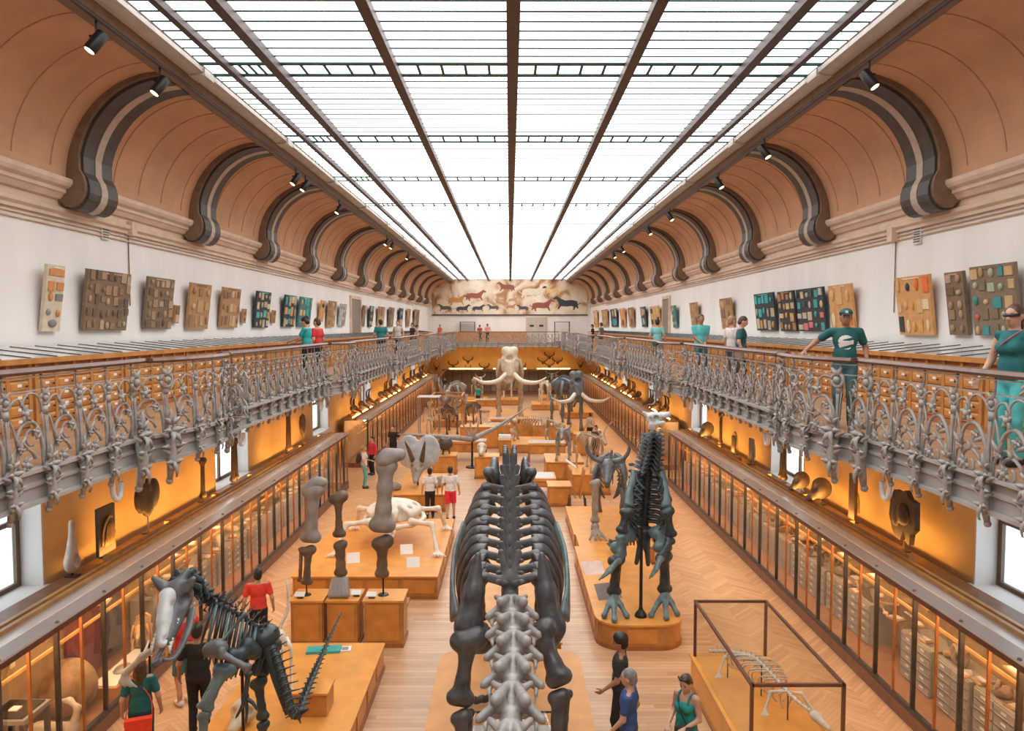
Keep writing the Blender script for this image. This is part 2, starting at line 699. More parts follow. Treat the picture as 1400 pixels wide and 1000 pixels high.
# ------------------------------------------------------------------ coves, cornices, ribs, girders
NA = 18
for s, side in ((-1, 'left'), (1, 'right')):
    arc = [(5.95 + 1.75 * math.cos(t * PI / 2 / NA), 8.95 + 1.85 * math.sin(t * PI / 2 / NA)) for t in range(NA + 1)]
    prof = arc + [(5.95, 11.2), (XW + .2, 11.2), (XW + .2, 8.95)]
    o = MB().prism(mirror(prof, s), 'y', -4, YEND).build('ceiling_cove_%s' % side, M_COVE, smooth=False)
    tag(o, kind='structure')
    jp = [(5.95 + 1.738 * math.cos(t * PI / 2 / NA), 8.95 + 1.838 * math.sin(t * PI / 2 / NA)) for t in range(1, NA)] + [(5.95 + 1.76 * math.cos(t * PI / 2 / NA), 8.95 + 1.86 * math.sin(t * PI / 2 / NA)) for t in range(NA - 1, 0, -1)]
    jme = MB().prism(mirror(jp, s), 'y', -.012, .012).mesh('joint_strip', mat('cove_joint', (.48, .262, .143), .75))
    for k in range(-1, 12):
        for j in range(1, 5):
            put('joint_strip', jme, o, (0, Y0 + BAY * (k + j / 5), 0))
    # cornice mouldings along the foot of the cove
    cp = [(XW + .05, 8.30), (7.83, 8.30), (7.83, 8.36), (7.77, 8.40), (7.77, 8.47), (7.86, 8.50), (7.86, 8.60), (7.80, 8.62), (7.74, 8.70), (7.70, 8.72),
          (7.70, 8.78), (7.62, 8.82), (7.58, 8.88), (7.58, 8.95), (7.66, 8.98), (XW + .05, 8.98)]
    tag(MB().prism(mirror(cp, s), 'y', -4, YEND).build('trim_%d' % (1 if s < 0 else 2), M_CORN), kind='structure')
    # girder beside the glass
    gp = empty('ceiling_girder_%s' % side, (s * 5.7, 0, 10.8), kind='structure')
    gi = abs(XS0) if s < 0 else XS1
    MB().prism(mirror([(gi, 10.98), (gi, 10.90), (gi + .26, 10.86), (gi + .26, 10.98)], s), 'y', -4, YEND).build('flange', M_GIRD, gp, world=True)
    MB().prism(mirror([(gi + .26, 10.84), (gi + .30, 10.72), (6.0, 10.72), (6.0, 10.86), (gi + .26, 10.98)], s), 'y', -4, YEND).build('edge_beam', M_GIRDB, gp, world=True)
    MB().prism(mirror([(gi + .31, 10.72), (gi + .31, 10.68), (gi + .36, 10.68), (gi + .36, 10.72)], s), 'y', -4, YEND).build('lamp_rail', M_MULL, gp, world=True)
    rv = MB()
    yy = 9.0
    while yy < 40:
        for xo in (.05, .21):
            zc = lerp(10.90, 10.86, xo / .26)
            rv.add([(s * (gi + xo) + a, yy + c, zc - e) for a, c, e in ((-.014, 0, 0), (0, -.014, 0), (.014, 0, 0), (0, .014, 0), (0, 0, .014))],
                   [(0, 1, 4), (1, 2, 4), (2, 3, 4), (3, 0, 4), (0, 3, 2, 1)])
        yy += 0.11
    tag(rv.build('rivets', M_GIRD, gp, world=True), kind='stuff')
    for k in range(-2, 13):
        yb = Y0 + BAY * k
        a, bb = sorted((s * (gi - .03), s * (gi + .30)))
        MB().box(a, bb, yb - .20, yb + .20, 10.84, 10.97).build('splice_plate', M_GIRD, gp, world=True)
    # ribs: two dark scrolled bands and a pale strip between
    inner = []
    for t in range(NA, 2, -1):
        th = t * PI / 2 / NA
        off = 0.10 + 0.14 * (1 - t / NA)
        inner.append((5.95 + (1.75 - off) * math.cos(th), 8.95 + (1.85 - off) * math.sin(th)))
    inner += [(7.43, 9.10), (7.36, 8.98), (7.33, 8.86), (7.33, 8.74), (7.36, 8.63), (7.42, 8.54), (7.50, 8.47), (7.60, 8.44), (7.70, 8.46), (7.74, 8.52)]
    outer = [(7.85, 8.6), (7.85, 8.95)] + [(5.95 + 1.80 * math.cos(t * PI / 2 / NA), 8.95 + 1.90 * math.sin(t * PI / 2 / NA)) for t in range(1, NA + 1)]
    strip = [(x - .008, z - .008) for x, z in inner]
    edge = [((x - 6.6) * 0.985 + 6.62 + .035, z + .035) for x, z in inner]
    prof_e = mirror(edge + [(7.85, 8.6), (7.85, 8.95)] + [(5.95 + 1.80 * math.cos(t * PI / 2 / NA), 8.95 + 1.90 * math.sin(t * PI / 2 / NA)) for t in range(1, NA + 1)], s)
    prof_d = mirror(inner + outer, s)
    prof_s = mirror(strip + outer, s)
    d1 = MB().prism(prof_d, 'y', -.46, -.09).mesh('rib_band', M_RIB)
    d2 = MB().prism(prof_d, 'y', .09, .46).mesh('rib_band', M_RIB)
    d3 = MB().prism(prof_s, 'y', -.10, .10).mesh('rib_strip', M_RIBST)
    d4 = MB().prism(prof_e, 'y', -.54, .54).mesh('rib_edge', M_GIRDB)
    for k in range(-1, 12):
        r = empty('trim_%d' % (10 + k + (20 if s > 0 else 0)), (0, Y0 + BAY * k, 0), kind='structure')
        for nm, me in (('rib_band', d1), ('rib_band', d2), ('rib_strip', d3), ('rib_edge', d4)):
            put(nm, me, r)

# ------------------------------------------------------------------ the glass ceiling
sky = empty('window_1', (0, 30, ZS), kind='structure')
COLX = [XS0, -4.95, -4.10, -2.05, 0.05, 2.10, 4.15, 5.00, XS1]
for i, x in enumerate(COLX[1:-1]):
    w = .055 if i in (0, 6) else (.10 if i == 3 else .085)
    MB().box(x - w, x + w, -4, YEND, 10.86 if w > .06 else 10.90, 11.03).build('mullion', M_MULL, sky, world=True)
bar_me = MB().box(XS0, XS1, -.026, .026, .012, .03).mesh('glazing_bar', M_TEAL)
chord_me = MB().box(XS0 - .05, XS1 + .05, -.065, .065, .002, .03).mesh('truss_chord', M_TEAL)
pane_me = MB().add([(0, 0, 0), (1, 0, 0), (1, 1, 0), (0, 1, 0)], [(0, 3, 2, 1)]).mesh('pane', M_PANE)
far = MB()
rung_me = MB().box(-.025, .025, -.26, .26, .006, .03).mesh('truss_rung', M_TEAL)
for k in range(-3, 12):
    ya = Y0 + BAY * k
    for dy in (-.29, .29):
        put('truss_chord', chord_me, sky, (0, ya + dy - 30, 0))
    for i in range(1, 6):
        for j in range(1, 5):
            xx = lerp(COLX[i], COLX[i + 1], j / 5)
            if 0 <= k <= 3:
                put('truss_rung', rung_me, sky, (xx, ya - 30, 0))
    far.add([(XS0, ya - .29, 11.02), (XS1, ya - .29, 11.02), (XS1, ya + .29, 11.02), (XS0, ya + .29, 11.02)], [(0, 3, 2, 1)])
    pit = (BAY - .58) / 12
    for r in range(12):
        yr = ya + .29 + pit * r
        if r:
            put('glazing_bar', bar_me, sky, (0, yr - 30, 0))
        for c in range(8):
            if -1 <= k <= 1 and yr > 9.6:
                put('pane', pane_me, sky, (COLX[c], yr - 30, 0.02), scale=(COLX[c + 1] - COLX[c], pit, 1))
            else:
                far.add([(COLX[c], yr, 11.02), (COLX[c + 1], yr, 11.02), (COLX[c + 1], yr + pit, 11.02), (COLX[c], yr + pit, 11.02)], [(0, 3, 2, 1)])
tag(far.build('distant_panes', M_PANE, sky, world=True), kind='stuff')

# ------------------------------------------------------------------ galleries
def edge_path(s):
    x0, xb = (XL, XL + .36) if s < 0 else (XR, XR - .36)
    pts = [(x0, 1.0)]
    for yc in PIERS[1:]:
        if yc + 1.4 > YGAL:
            break
        pts.append((x0, yc - 1.30))
        for j in range(9):
            u = -1 + 2 * j / 8
            pts.append((lerp(x0 + (xb - x0) * .25, xb, math.cos(u * PI / 2) ** 0.7 if abs(u) < 1 else 0), yc + 1.25 * u))
        pts.append((x0, yc + 1.30))
    pts.append((x0, YGAL))
    return pts


PATH_L, PATH_R = edge_path(-1), edge_path(1)
for s, nm, path in ((-1, 'left', PATH_L), (1, 'right', PATH_R)):
    g = empty('gallery_%s' % nm, (s * 6.3, 30, GZ), kind='structure')
    pl = [(p[0] + s * .04, p[1]) for p in path]
    poly = pl + [(s * XW, YGAL), (s * XW, 1.0)]
    MB().prism(poly, 'z', GZ - .12, GZ).build('gallery_floor', M_GALF, g, world=True)
    MB().prism([(p[0] + s * .08, p[1]) for p in path] + [(s * XW, YGAL), (s * XW, 1.0)], 'z', GZ - .30, GZ - .12).build('soffit', M_SOFF, g, world=True)
eg = empty('gallery_end', (0, 68.7, GZ), kind='structure')
MB().box(-XW, XW, YGAL, YEND, GZ - .12, GZ).build('gallery_floor', M_GALF, eg, world=True)
MB().box(-XW, XW, YGAL + .05, YEND, GZ - .30, GZ - .12).build('soffit', M_SOFF, eg, world=True)
bg = empty('gallery_back', (0, -2, GZ), kind='structure')
MB().box(-XW, XW, -4, 1.0, GZ - .3, GZ).build('gallery_floor', M_GALF, bg, world=True)
# fascia girder below the balcony edge (web, flanges)
for nm, path, d in (('left', PATH_L, -1), ('right', PATH_R, 1), ('end', [(XL, YGAL), (XR, YGAL)], -1)):
    f = empty('balcony_fascia_%s' % nm, (path[0][0], path[0][1], GZ - .3), kind='structure')
    q = d
    for part, pr in (('web', [(0.0, GZ - .27), (0.04, GZ - .27), (0.04, GZ + .02), (0.0, GZ + .02)]),
                     ('flange', [(-.02, GZ - .31), (.10, GZ - .31), (.10, GZ - .27), (-.02, GZ - .27)]),
                     ('flange', [(-.02, GZ + .02), (.11, GZ + .02), (.11, GZ + .06), (-.02, GZ + .06)]),
                     ('moulding', [(.04, GZ - .14), (.065, GZ - .13), (.065, GZ - .09), (.04, GZ - .08)])):
        mb = MB()
        sweep(mb, path, [(o * q, z) for o, z in pr])
        mb.build(part, M_IRONP, f, world=True)
# ------------------------------------------------------------------ wrought balustrades
def circ(c, r, a0, a1, n=10, y=0.0):
    return [(c[0] + r * math.cos(lerp(a0, a1, i / n)), y, c[1] + r * math.sin(lerp(a0, a1, i / n))) for i in range(n + 1)]


def spiral(c, r0, r1, a0, a1, n=14, y=0.05):
    return [(c[0] + lerp(r0, r1, i / n) * math.cos(lerp(a0, a1, i / n)), y, c[1] + lerp(r0, r1, i / n) * math.sin(lerp(a0, a1, i / n))) for i in range(n + 1)]


def flower(mb, x, z, r, y=0.07, n=5, a0=0.3):
    for i in range(n):
        a = a0 + 2 * PI * i / n
        mb.leaf((x, y, z), (x + r * math.cos(a), y + .03, z + r * math.sin(a)), r * .42, .012, up=(0, 1, 0), thick=.010, n=3)
    mb.sph((x, y + .02, z), r * .35, 6)


b = MB()
for dx, dy in ((-.030, 0), (-.010, .022), (.012, .02), (.032, 0)):
    b.tube(bez([(dx * .5, .06 + dy * .5, -.02), (dx * .55, .06 + dy, .25), (dx * 1.3, .05 + dy, .62)], 6), [.017, .014, .013, .012, .012, .012, .011], 5)
b.tube([(0, .05, .60), (0, .05, .68)], [.045, .038], 6)
b.tube([(0, .04, .84), (0, .03, 1.02)], [.014, .012], 5)
b.tube([(0, .06, -.02), (0, .06, .04), (0, .06, .10)], [.05, .06, .035], 7)
BAL = b.mesh('baluster', M_IRON, True)
b = MB()
b.tube(circ((0, .76), .062, 0, 2 * PI, 12, .055), .018, 5)
b.sph((0, .07, .76), (.036, .03, .036), 6)
for a in (.9, 2.2):
    b.leaf((0, .06, .80), (.09 * math.cos(a), .07, .80 + .09 * math.sin(a)), .03, .01, up=(0, 1, 0))
ROS = b.mesh('rosette', M_IRON, True)
b = MB()
b.tube(bez([(.03, .05, .06), (.07, .06, .34), (.20, .065, .53), (.36, .06, .52), (.45, .06, .40), (.44, .06, .30)], 15), [.022] * 8 + [.019] * 8, 5)
b.tube(spiral((.22, .40), .11, .03, -PI * .6, PI * 1.1, 10), .014, 5)
b.tube(bez([(.57, .05, .05), (.53, .06, .22), (.46, .06, .30), (.36, .06, .34), (.30, .06, .28)], 9), .015, 5)
b.tube(bez([(.57, .05, .62), (.50, .06, .50), (.47, .065, .38), (.44, .06, .30)], 9), .013, 5)
b.tube(bez([(.02, .05, .60), (.10, .06, .78), (.24, .06, .83), (.34, .06, .76), (.34, .06, .66)], 12), .013, 5)
b.tube(bez([(.58, .05, .64), (.50, .06, .76), (.40, .06, .78), (.36, .06, .70)], 9), .012, 5)
b.tube(spiral((.33, .13), .17, .05, PI * .95, -PI * 1.3, 16), [.018] * 9 + [.014] * 8, 5)
b.tube(bez([(.44, .06, .28), (.46, .06, .16), (.52, .06, .04), (.58, .06, .0)], 6), .014, 5)
flower(b, .345, .63, .095)
flower(b, .20, .44, .06, n=4)
flower(b, .36, .12, .095, n=6)
flower(b, .44, .29, .055, n=4)
b.leaf((.44, .07, .30), (.38, .10, .42), .035, .02, up=(0, 1, 0))
b.leaf((.44, .07, .30), (.52, .10, .42), .035, .02, up=(0, 1, 0))
b.leaf((.10, .06, .42), (.20, .09, .36), .03, .02, up=(0, 1, 0))
b.tube([(.03, .04, -.0), (.57, .04, -.0)], .014, 4)
SCR = b.mesh('scroll', M_IRON, True)
b = MB()
for j, z in enumerate((.16, .10, .03, -.05, -.13, -.20, -.27)):
    ln = (.085, .12, .15, .14, .12, .10, .075)[j]
    for q in (-1, 1):
        b.leaf((0, .085, z - .03), (q * ln, .12 + .03 * (j % 2), z + .035 - .05 * (j % 2)), .032, .03, up=(0, 1, 0), thick=.014)
b.leaf((0, .08, .12), (.02, .12, .28), .04, .03, up=(0, 1, 0), thick=.014)
b.leaf((0, .10, -.20), (-.01, .15, -.37), .035, .04, up=(0, 1, 0), thick=.014)
for q in (-1, 1):
    b.leaf((0, .09, .06), (q * .06, .16, -.06), .035, .05, up=(0, 1, 0), thick=.014)
b.tube([(0, .07, .02), (0, .11, -.14), (0, .09, -.28), (0, .07, -.40)], [.045, .048, .040, .026], 6)
b.sph((0, .065, -.41), .036, 6)
ACA = b.mesh('acanthus_leaf', M_IRON, True)


def resample(path, pitch):
    P = [Vector(p) for p in path]
    seg = [(P[i + 1] - P[i]).length for i in range(len(P) - 1)]
    tot = sum(seg)
    n = max(1, round(tot / pitch))
    out = []
    for i in range(n + 1):
        d = tot * i / n
        j = 0
        while j < len(seg) - 1 and d > seg[j]:
            d -= seg[j]
            j += 1
        t = (P[j + 1] - P[j]).normalized()
        out.append((P[j] + t * min(d, seg[j]), math.atan2(t.y, t.x)))
    return out, tot / n


def balustrade(path, flip, label):
    root = empty('balustrade', (path[0][0], path[0][1], GZ), 0, label, 'balustrade', 'iron balustrades of the gallery')
    q = 1 if flip else -1
    pth = path if not flip else path
    mb = MB()
    sweep(mb, pth, [(q * .01, GZ + 1.02), (q * .09, GZ + 1.02), (q * .115, GZ + 1.05), (q * .09, GZ + 1.085), (q * .01, GZ + 1.085), (-q * .015, GZ + 1.05)])
    mb.build('handrail', M_RAIL, root, world=True)
    mb = MB()
    sweep(mb, pth, [(q * .035, GZ + .985), (q * .065, GZ + .985), (q * .065, GZ + 1.0), (q * .035, GZ + 1.0)])
    mb.build('top_bar', M_IRON, root, world=True)
    mb = MB()
    sweep(mb, pth, [(q * .035, GZ + .845), (q * .06, GZ + .845), (q * .06, GZ + .86), (q * .035, GZ + .86)])
    mb.build('middle_bar', M_IRON, root, world=True)
    pts, pitch = resample(pth, .60)
    for i, (p, a) in enumerate(pts):
        big = any(abs(p.y - (yc + e)) < .31 for yc in PIERS for e in (-1.3, 1.3)) and abs(path[0][0] - path[-1][0]) < .1
        o = put('baluster', BAL, root, (p.x - root.location.x, p.y - root.location.y, 0), (0, 0, a if flip else a + PI))
        s = pitch / .60
        for nm, me, sc in (('rosette', ROS, 1.5 if big else 1.0), ('acanthus_leaf', ACA, 1.45 if big else 1.0)):
            c = put(nm, me, o)
            if big:
                c.scale = (sc, sc, sc)
                if nm == 'rosette':
                    c.location = (0, 0, -.36)
        if (i < len(pts) - 1 and flip) or (i > 0 and not flip):
            put('scroll', SCR, o, scale=(s, 1, 1))
    return root


balustrade(PATH_L, False, 'ornate grey iron balustrade with brown handrail below the wall of brown fossil boards')
balustrade(PATH_R, True, 'ornate grey iron balustrade with brown handrail where the man in the cap leans')
balustrade([(XL + .3, YGAL), (XR - .3, YGAL)], False, 'short ornate grey iron balustrade crossing the hall below the mural')

# goose-neck iron hooks under the balcony, window light put into their white colour
for s in (-1, 1):
    for yc in (PIERS[1] - 1.9, PIERS[1] + 2.4, PIERS[2] - 1.6):
        x = (XL + .15) if s < 0 else (XR - .15)
        mb = MB().tube(bez([(0, 0, .02), (0, 0, -.22), (0, .05, -.34), (0, .14, -.36), (0, .2, -.26), (0, .2, -.16)], 15), .035, 6)
        o = mb.build('pendant_hook', mat('window_lit_iron', (.8, .8, .8), .3), smooth=True)
        o.location = (x - s * -.22, yc, GZ - .32)
        tag(o, 'white curved hook hanging below the %s balcony edge' % ('long board-wall' if s < 0 else 'cap man'), 'hook', 'white hooks under the %s balcony' % ('west' if s < 0 else 'east'))

# ------------------------------------------------------------------ gallery desk cabinets with drawers
M_OAK = wood('orange_oak', (0.50, 0.215, 0.055), 0.4, 0.2, (1, 1, 1), 4)
M_OAKD = wood('dark_orange_oak', (0.36, 0.13, 0.035), 0.45, 0.2, (1, 1, 1), 4)
M_CARD = mat('white_card', (0.80, 0.78, 0.74), 0.6, var=0.04)
M_KNOB = mat('dark_knob', (0.05, 0.03, 0.02), 0.4)
M_TOP = mat('sky_pale_glass_top', (0.66, 0.67, 0.67), 0.12, var=0.05)  # pale base colour stands in for the skylight mirrored in the glass
M_LEAD = mat('dark_divider', (0.07, 0.07, 0.07), 0.4)
UL = 2.425
XC = 6.72
drawer_me = MB().prism([(-.205, -.075), (.205, -.075), (.205, .075), (-.205, .075)], 'x', 0, .018).add(
    [(.018, y, z) for y in (-.18, .18) for z in (-.055, .055)] + [(.026, y, z) for y in (-.165, .165) for z in (-.045, .045)],
    [(0, 1, 5, 4), (2, 6, 7, 3), (0, 4, 6, 2), (1, 3, 7, 5), (4, 5, 7, 6)]).mesh('drawer', M_OAK)
label_me = MB().box(.024, .030, -.045, .045, -.005, .035).mesh('label_card', M_CARD)
knob_me = MB().lathe([(.006, 0), (.006, .02), (.018, .028), (.014, .04), (0.004, .043)], 6).xf(Matrix.Rotation(PI / 2, 4, 'Y')).mesh('knob', M_KNOB)
body_me = MB().box(-1.14, 0, -UL / 2 + .005, UL / 2 - .005, 0, .98).box(0, .03, -UL / 2 + .005, UL / 2 - .005, 0, .09).mesh('body', M_OAKD)
pil_me = MB().box(0, .028, -.035, .035, .09, .98).mesh('pilaster', M_OAK)
farb = MB()
for c in range(5):
    for r in range(5):
        yy, zz = -UL / 2 + .07 + (c + .5) * (UL - .14) / 5, .185 + r * .165
        farb.box(0, .02, yy - .2, yy + .2, zz - .07, zz + .07)
far_me = farb.mesh('drawer_fronts', M_OAK)
for s in (-1, 1):
    y = 3.0
    k = 0
    while y + UL < 63:
        yc = y + UL / 2
        near = yc < 21
        u = empty('drawer_cabinet', (s * XC, yc, GZ), 0 if s < 0 else PI,
                  'orange oak cabinet of small labelled drawers under the slanted glass top on the %s gallery' % ('west' if s < 0 else 'east'), 'cabinet',
                  'drawer cabinets along the %s gallery' % ('west' if s < 0 else 'east'))
        u['label'] = ('orange oak drawer cabinet below the row of brown leaning boards' if s < 0 else 'orange oak drawer cabinet behind the man in the cap and woman in teal')
        put('body', body_me, u)
        if near:
            for c in range(6):
                put('pilaster', pil_me, u, (0, -UL / 2 + .07 + c * (UL - .14) / 5, 0))
            for c in range(5):
                for r in range(5):
                    d = put('drawer', drawer_me, u, (0, -UL / 2 + .07 + (c + .5) * (UL - .14) / 5, .185 + r * .165))
                    put('label_card', label_me, d)
                    put('knob', knob_me, d, (.02, .12, 0))
        else:
            tag(put('drawer_fronts', far_me, u), kind='stuff')
        y += UL
        k += 1
    # continuous slanted glass top
    t = empty('slanted_desk_case', (s * 7.2, 3, GZ + .98), 0, 'long slanted glass desk top with dark dividers under the %s boards' % ('brown' if s < 0 else 'black and orange'), 'worktop', 'slanted desk tops of the galleries')
    MB().prism(mirror([(XC - .08, GZ + .985), (XC, GZ + .985), (XC, GZ + 1.06), (XC - .08, GZ + 1.06)], s), 'y', 3, 63).build('front_board', M_OAK, t, world=True)
    MB().prism(mirror([(XC, GZ + .98), (XW - .06, GZ + .98), (XW - .06, GZ + 1.17), (XC, GZ + 1.045)], s), 'y', 3, 63).build('bed', M_OAKD, t, world=True)
    pane = MB().prism(mirror([(XC + .01, GZ + 1.048), (XW - .08, GZ + 1.172), (XW - .08, GZ + 1.182), (XC + .01, GZ + 1.058)], s), 'y', .012, .594).mesh('glass_pane', M_TOP)
    div = MB().prism(mirror([(XC, GZ + 1.046), (XW - .07, GZ + 1.17), (XW - .07, GZ + 1.195), (XC, GZ + 1.071)], s), 'y', -.012, .012).mesh('divider', M_LEAD)
    for i in range(100):
        if i < 99:
            put('glass_pane', pane, t, (-s * 7.2, i * .606, -GZ - .98))
        put('divider', div, t, (-s * 7.2, i * .606, -GZ - .98))

# ------------------------------------------------------------------ boards of casts and prints leaning from the walls
PAL = {
    'brown': ((.20, .125, .075), [(.26, .17, .10), (.36, .22, .12), (.14, .09, .06), (.42, .30, .19)]),
    'tan': ((.40, .21, .09), [(.50, .30, .14), (.30, .16, .08), (.55, .38, .22), (.22, .13, .08)]),
    'cream': ((.62, .52, .38), [(.70, .62, .50), (.22, .20, .20), (.60, .25, .08), (.30, .30, .28), (.75, .68, .5)]),
    'black': ((.025, .03, .035), [(.03, .33, .34), (.55, .28, .09), (.60, .47, .30), (.45, .36, .24), (.05, .40, .40)]),
    'gold': ((.03, .027, .025), [(.56, .30, .10), (.50, .36, .20), (.62, .48, .30), (.35, .18, .07)]),
    'multi': ((.03, .032, .035), [(.60, .40, .22), (.60, .16, .16), (.04, .30, .30), (.5, .42, .3), (.05, .06, .07)]),
    'orange': ((.60, .30, .11), [(.75, .16, .03), (.64, .38, .17), (.04, .04, .04), (.66, .33, .10), (.75, .55, .34)]),
    'wide': ((.22, .15, .095), [(.42, .26, .13), (.55, .36, .18), (.05, .25, .24), (.60, .10, .08), (.35, .42, .28), (.20, .14, .09)]),
    'grey': ((.45, .43, .40), [(.25, .25, .26), (.55, .50, .45), (.4, .25, .14)]),
    'teal': ((.05, .16, .16), [(.04, .36, .36), (.45, .40, .25), (.6, .4, .2)]),
}


def colmat(rgb, rough=.6):
    return mat('paint_%02d_%02d_%02d' % tuple(int(c * 99) for c in rgb), rgb, rough, var=.12, scale=9)


def board(x0, x1, yt, yb, pal, label, n=9, lean=.14):
    s = -1 if x0 < 700 else 1
    Xb = s * (XW - .06)
    sh = min(.45 * (x1 - x0), lean * 1000 * abs(x0 - 697) / 7000)
    if s < 0:
        x1 -= sh
    else:
        x0 += sh
    ya, yb_ = atX(x0, yb, Xb), atX(x1, yb, Xb)
    ylo, yhi = sorted((ya.y, yb_.y))
    ym = (ylo + yhi) / 2
    zb = EYE.z + (447 - yb) / 1000 * ym
    zt = EYE.z + (447 - yt) / 1000 * (ym * (XW - lean) / XW)
    H, Wd = max(.25, zt - zb), max(.2, yhi - ylo) * (1 if Xb > 0 else 1)
    al = math.asin(min(.6, lean / H)) if H > .5 else .12
    r = empty('specimen_board', (Xb, ym, zb), 0, label, 'board', 'leaning boards on the %s gallery wall' % ('west' if s < 0 else 'east'))
    r.rotation_euler = (0, -s * al, 0)
    base, cols = PAL[pal]
    n = int(n * 1.6) if n > 3 else n
    rng = random.Random(int(x0 * 7 + yt))
    MB().box(-.03, .03, -Wd / 2, Wd / 2, 0, H).build('backing', colmat(base), r)
    u0 = rng.random()
    rows = max(2, int(round(math.sqrt(n * H / Wd))))
    for i in range(rows):
        cn = max(1, round(n / rows + rng.uniform(-.6, .6)))
        for j in range(cn):
            w, h = Wd / cn * rng.uniform(.5, .86), H / rows * rng.uniform(.45, .86)
            yy = -Wd / 2 + Wd * (j + .5) / cn + rng.uniform(-.03, .03) * Wd
            zz = H * (i + .5) / rows + rng.uniform(-.03, .03) * H
            w = min(w, 2 * (Wd / 2 - abs(yy)) * .94)
            h = min(h, 2 * min(zz, H - zz) * .94)
            xx = -s * .03
            mb = MB()
            if rng.random() < .62:
                mb.box(min(xx, xx - s * .018), max(xx, xx - s * .018), yy - w / 2, yy + w / 2, zz - h / 2, zz + h / 2)
                mb.build('label_card', colmat(rng.choice(cols)), r)
            else:
                mb.sph((xx - s * .01, yy, zz), (.03, w * .32, h * .45), 8)
                mb.build('cast', colmat(rng.choice(cols)), r, True)
    MB().box(*sorted((-s * .03, -s * .045)), -Wd * .25, Wd * .25, H * .95, H * .975).build('title_strip', colmat(cols[-1]), r)
    return r


BL = [(55, 92, 361, 453, 'cream', 'narrow cream picture board with a dark photo, beside the large brown board', 6),
      (111, 182, 370, 452, 'brown', 'largest brown board crowded with small fossil casts', 22),
      (195, 241, 379, 450, 'brown', 'upright brown fossil board with two pale arches at its foot', 14),
      (236, 248, 417, 442, 'tan', 'small plain brown plate beside the upright fossil board', 1),
      (254, 291, 387, 450, 'tan', 'brown board with a pale triangle print between two brown boards', 7),
      (299, 331, 393, 448, 'tan', 'brown board of long casts next to a small plate', 9),
      (330, 338, 422, 442, 'tan', 'small plain brown plate before the first black board', 1),
      (346, 372, 398, 448, 'black', 'black board with teal and orange prints between two small plates', 10),
      (371, 378, 424, 442, 'tan', 'small plain brown plate between the two black boards', 1),
      (385, 407, 403, 447, 'black', 'black board with large teal prints beside a green board', 8),
      (406, 428, 406, 447, 'teal', 'green and gold board behind the couple in teal and red', 7),
      (435, 445, 410, 440, 'orange', 'thin orange board behind the couple in teal and red', 3),
      (446, 461, 411, 447, 'tan', 'tan board between the thin orange board and the pale grey board', 5),
      (462, 475, 415, 446, 'grey', 'pale grey board next to the west gallery door', 5)]
for i, (a, bb) in enumerate(((493, 501), (503, 512), (515, 527), (530, 540), (544, 552), (555, 562), (565, 574))):
    BL.append((a, bb, 417 + i, 447, ('brown', 'black', 'tan')[i % 3], ('small %s board far along the wall beyond the west gallery door' % ('brown', 'black', 'tan')[i % 3]), 4))
BR = [(1030, 1063, 400, 452, 'black', 'black board with teal prints beside two black and gold boards', 10),
      (1062, 1091, 397, 453, 'gold', 'narrow black board with gold prints between two black boards', 9),
      (1087, 1132, 393, 453, 'multi', 'wide black board with red and teal pictures left of an orange board', 14),
      (1131, 1171, 388, 453, 'orange', 'plain orange tan board right behind the man in the cap', 4),
      (1222, 1279, 376, 458, 'orange', 'light orange board with a bright red-orange block standing alone', 8),
      (1289, 1326, 370, 458, 'brown', 'narrow grey-brown board beside the widest brown board', 8),
      (1323, 1397, 360, 459, 'wide', 'widest brown board with green, red and black pictures', 16),
      (983, 1004, 407, 450, 'tan', 'tan board behind the pair in white and dark green', 5),
      (942, 957, 413, 446, 'tan', 'tan board behind the man in the turquoise shirt', 4),
      (917, 927, 417, 448, 'teal', 'teal board next to the east gallery door', 4)]
for i, (a, bb) in enumerate(((888, 904), (875, 885), (858, 868), (847, 856), (834, 845), (822, 832), (811, 818))):
    BR.append((a, bb, 418 + i, 447, ('orange', 'black', 'tan')[i % 3], 'small %s board far along the wall beyond the east gallery door' % ('orange', 'black', 'tan')[i % 3], 4))
for t in BL + BR:
    board(*t)
board(-60, 3, 350, 470, 'orange', 'reddish board at the near end of the west wall', 4)

# ------------------------------------------------------------------ small fittings on the upper walls
M_DOOR = mat('brown_grey_door', (.22, .17, .13), .5)
for s, xa, xb, n in ((-1, 478, 492, 1), (1, 907, 917, 2)):
    p, q = atX(xa, 450, s * XW), atX(xb, 450, s * XW)
    ya, yb = sorted((p.y, q.y))
    yb = min(yb, ya + 2.6)
    d = empty('door_%d' % n, (s * XW, (ya + yb) / 2, GZ), kind='structure')
    x0, x1 = sorted((s * (XW - .10), s * XW))
    MB().box(x0, x1, ya, ya + .12, GZ, GZ + 2.9).box(x0, x1, yb - .12, yb, GZ, GZ + 2.9).box(x0, x1, ya, yb, GZ + 2.9, GZ + 3.05).build('door_frame', M_CORN, d, world=True)
    x0, x1 = sorted((s * (XW - .05), s * XW))
    for a, bb in ((ya + .12, (ya + yb) / 2 - .01), ((ya + yb) / 2 + .01, yb - .12)):
        MB().box(x0, x1, a, bb, GZ, GZ + 2.9).build('door_leaf', M_DOOR, d, world=True)
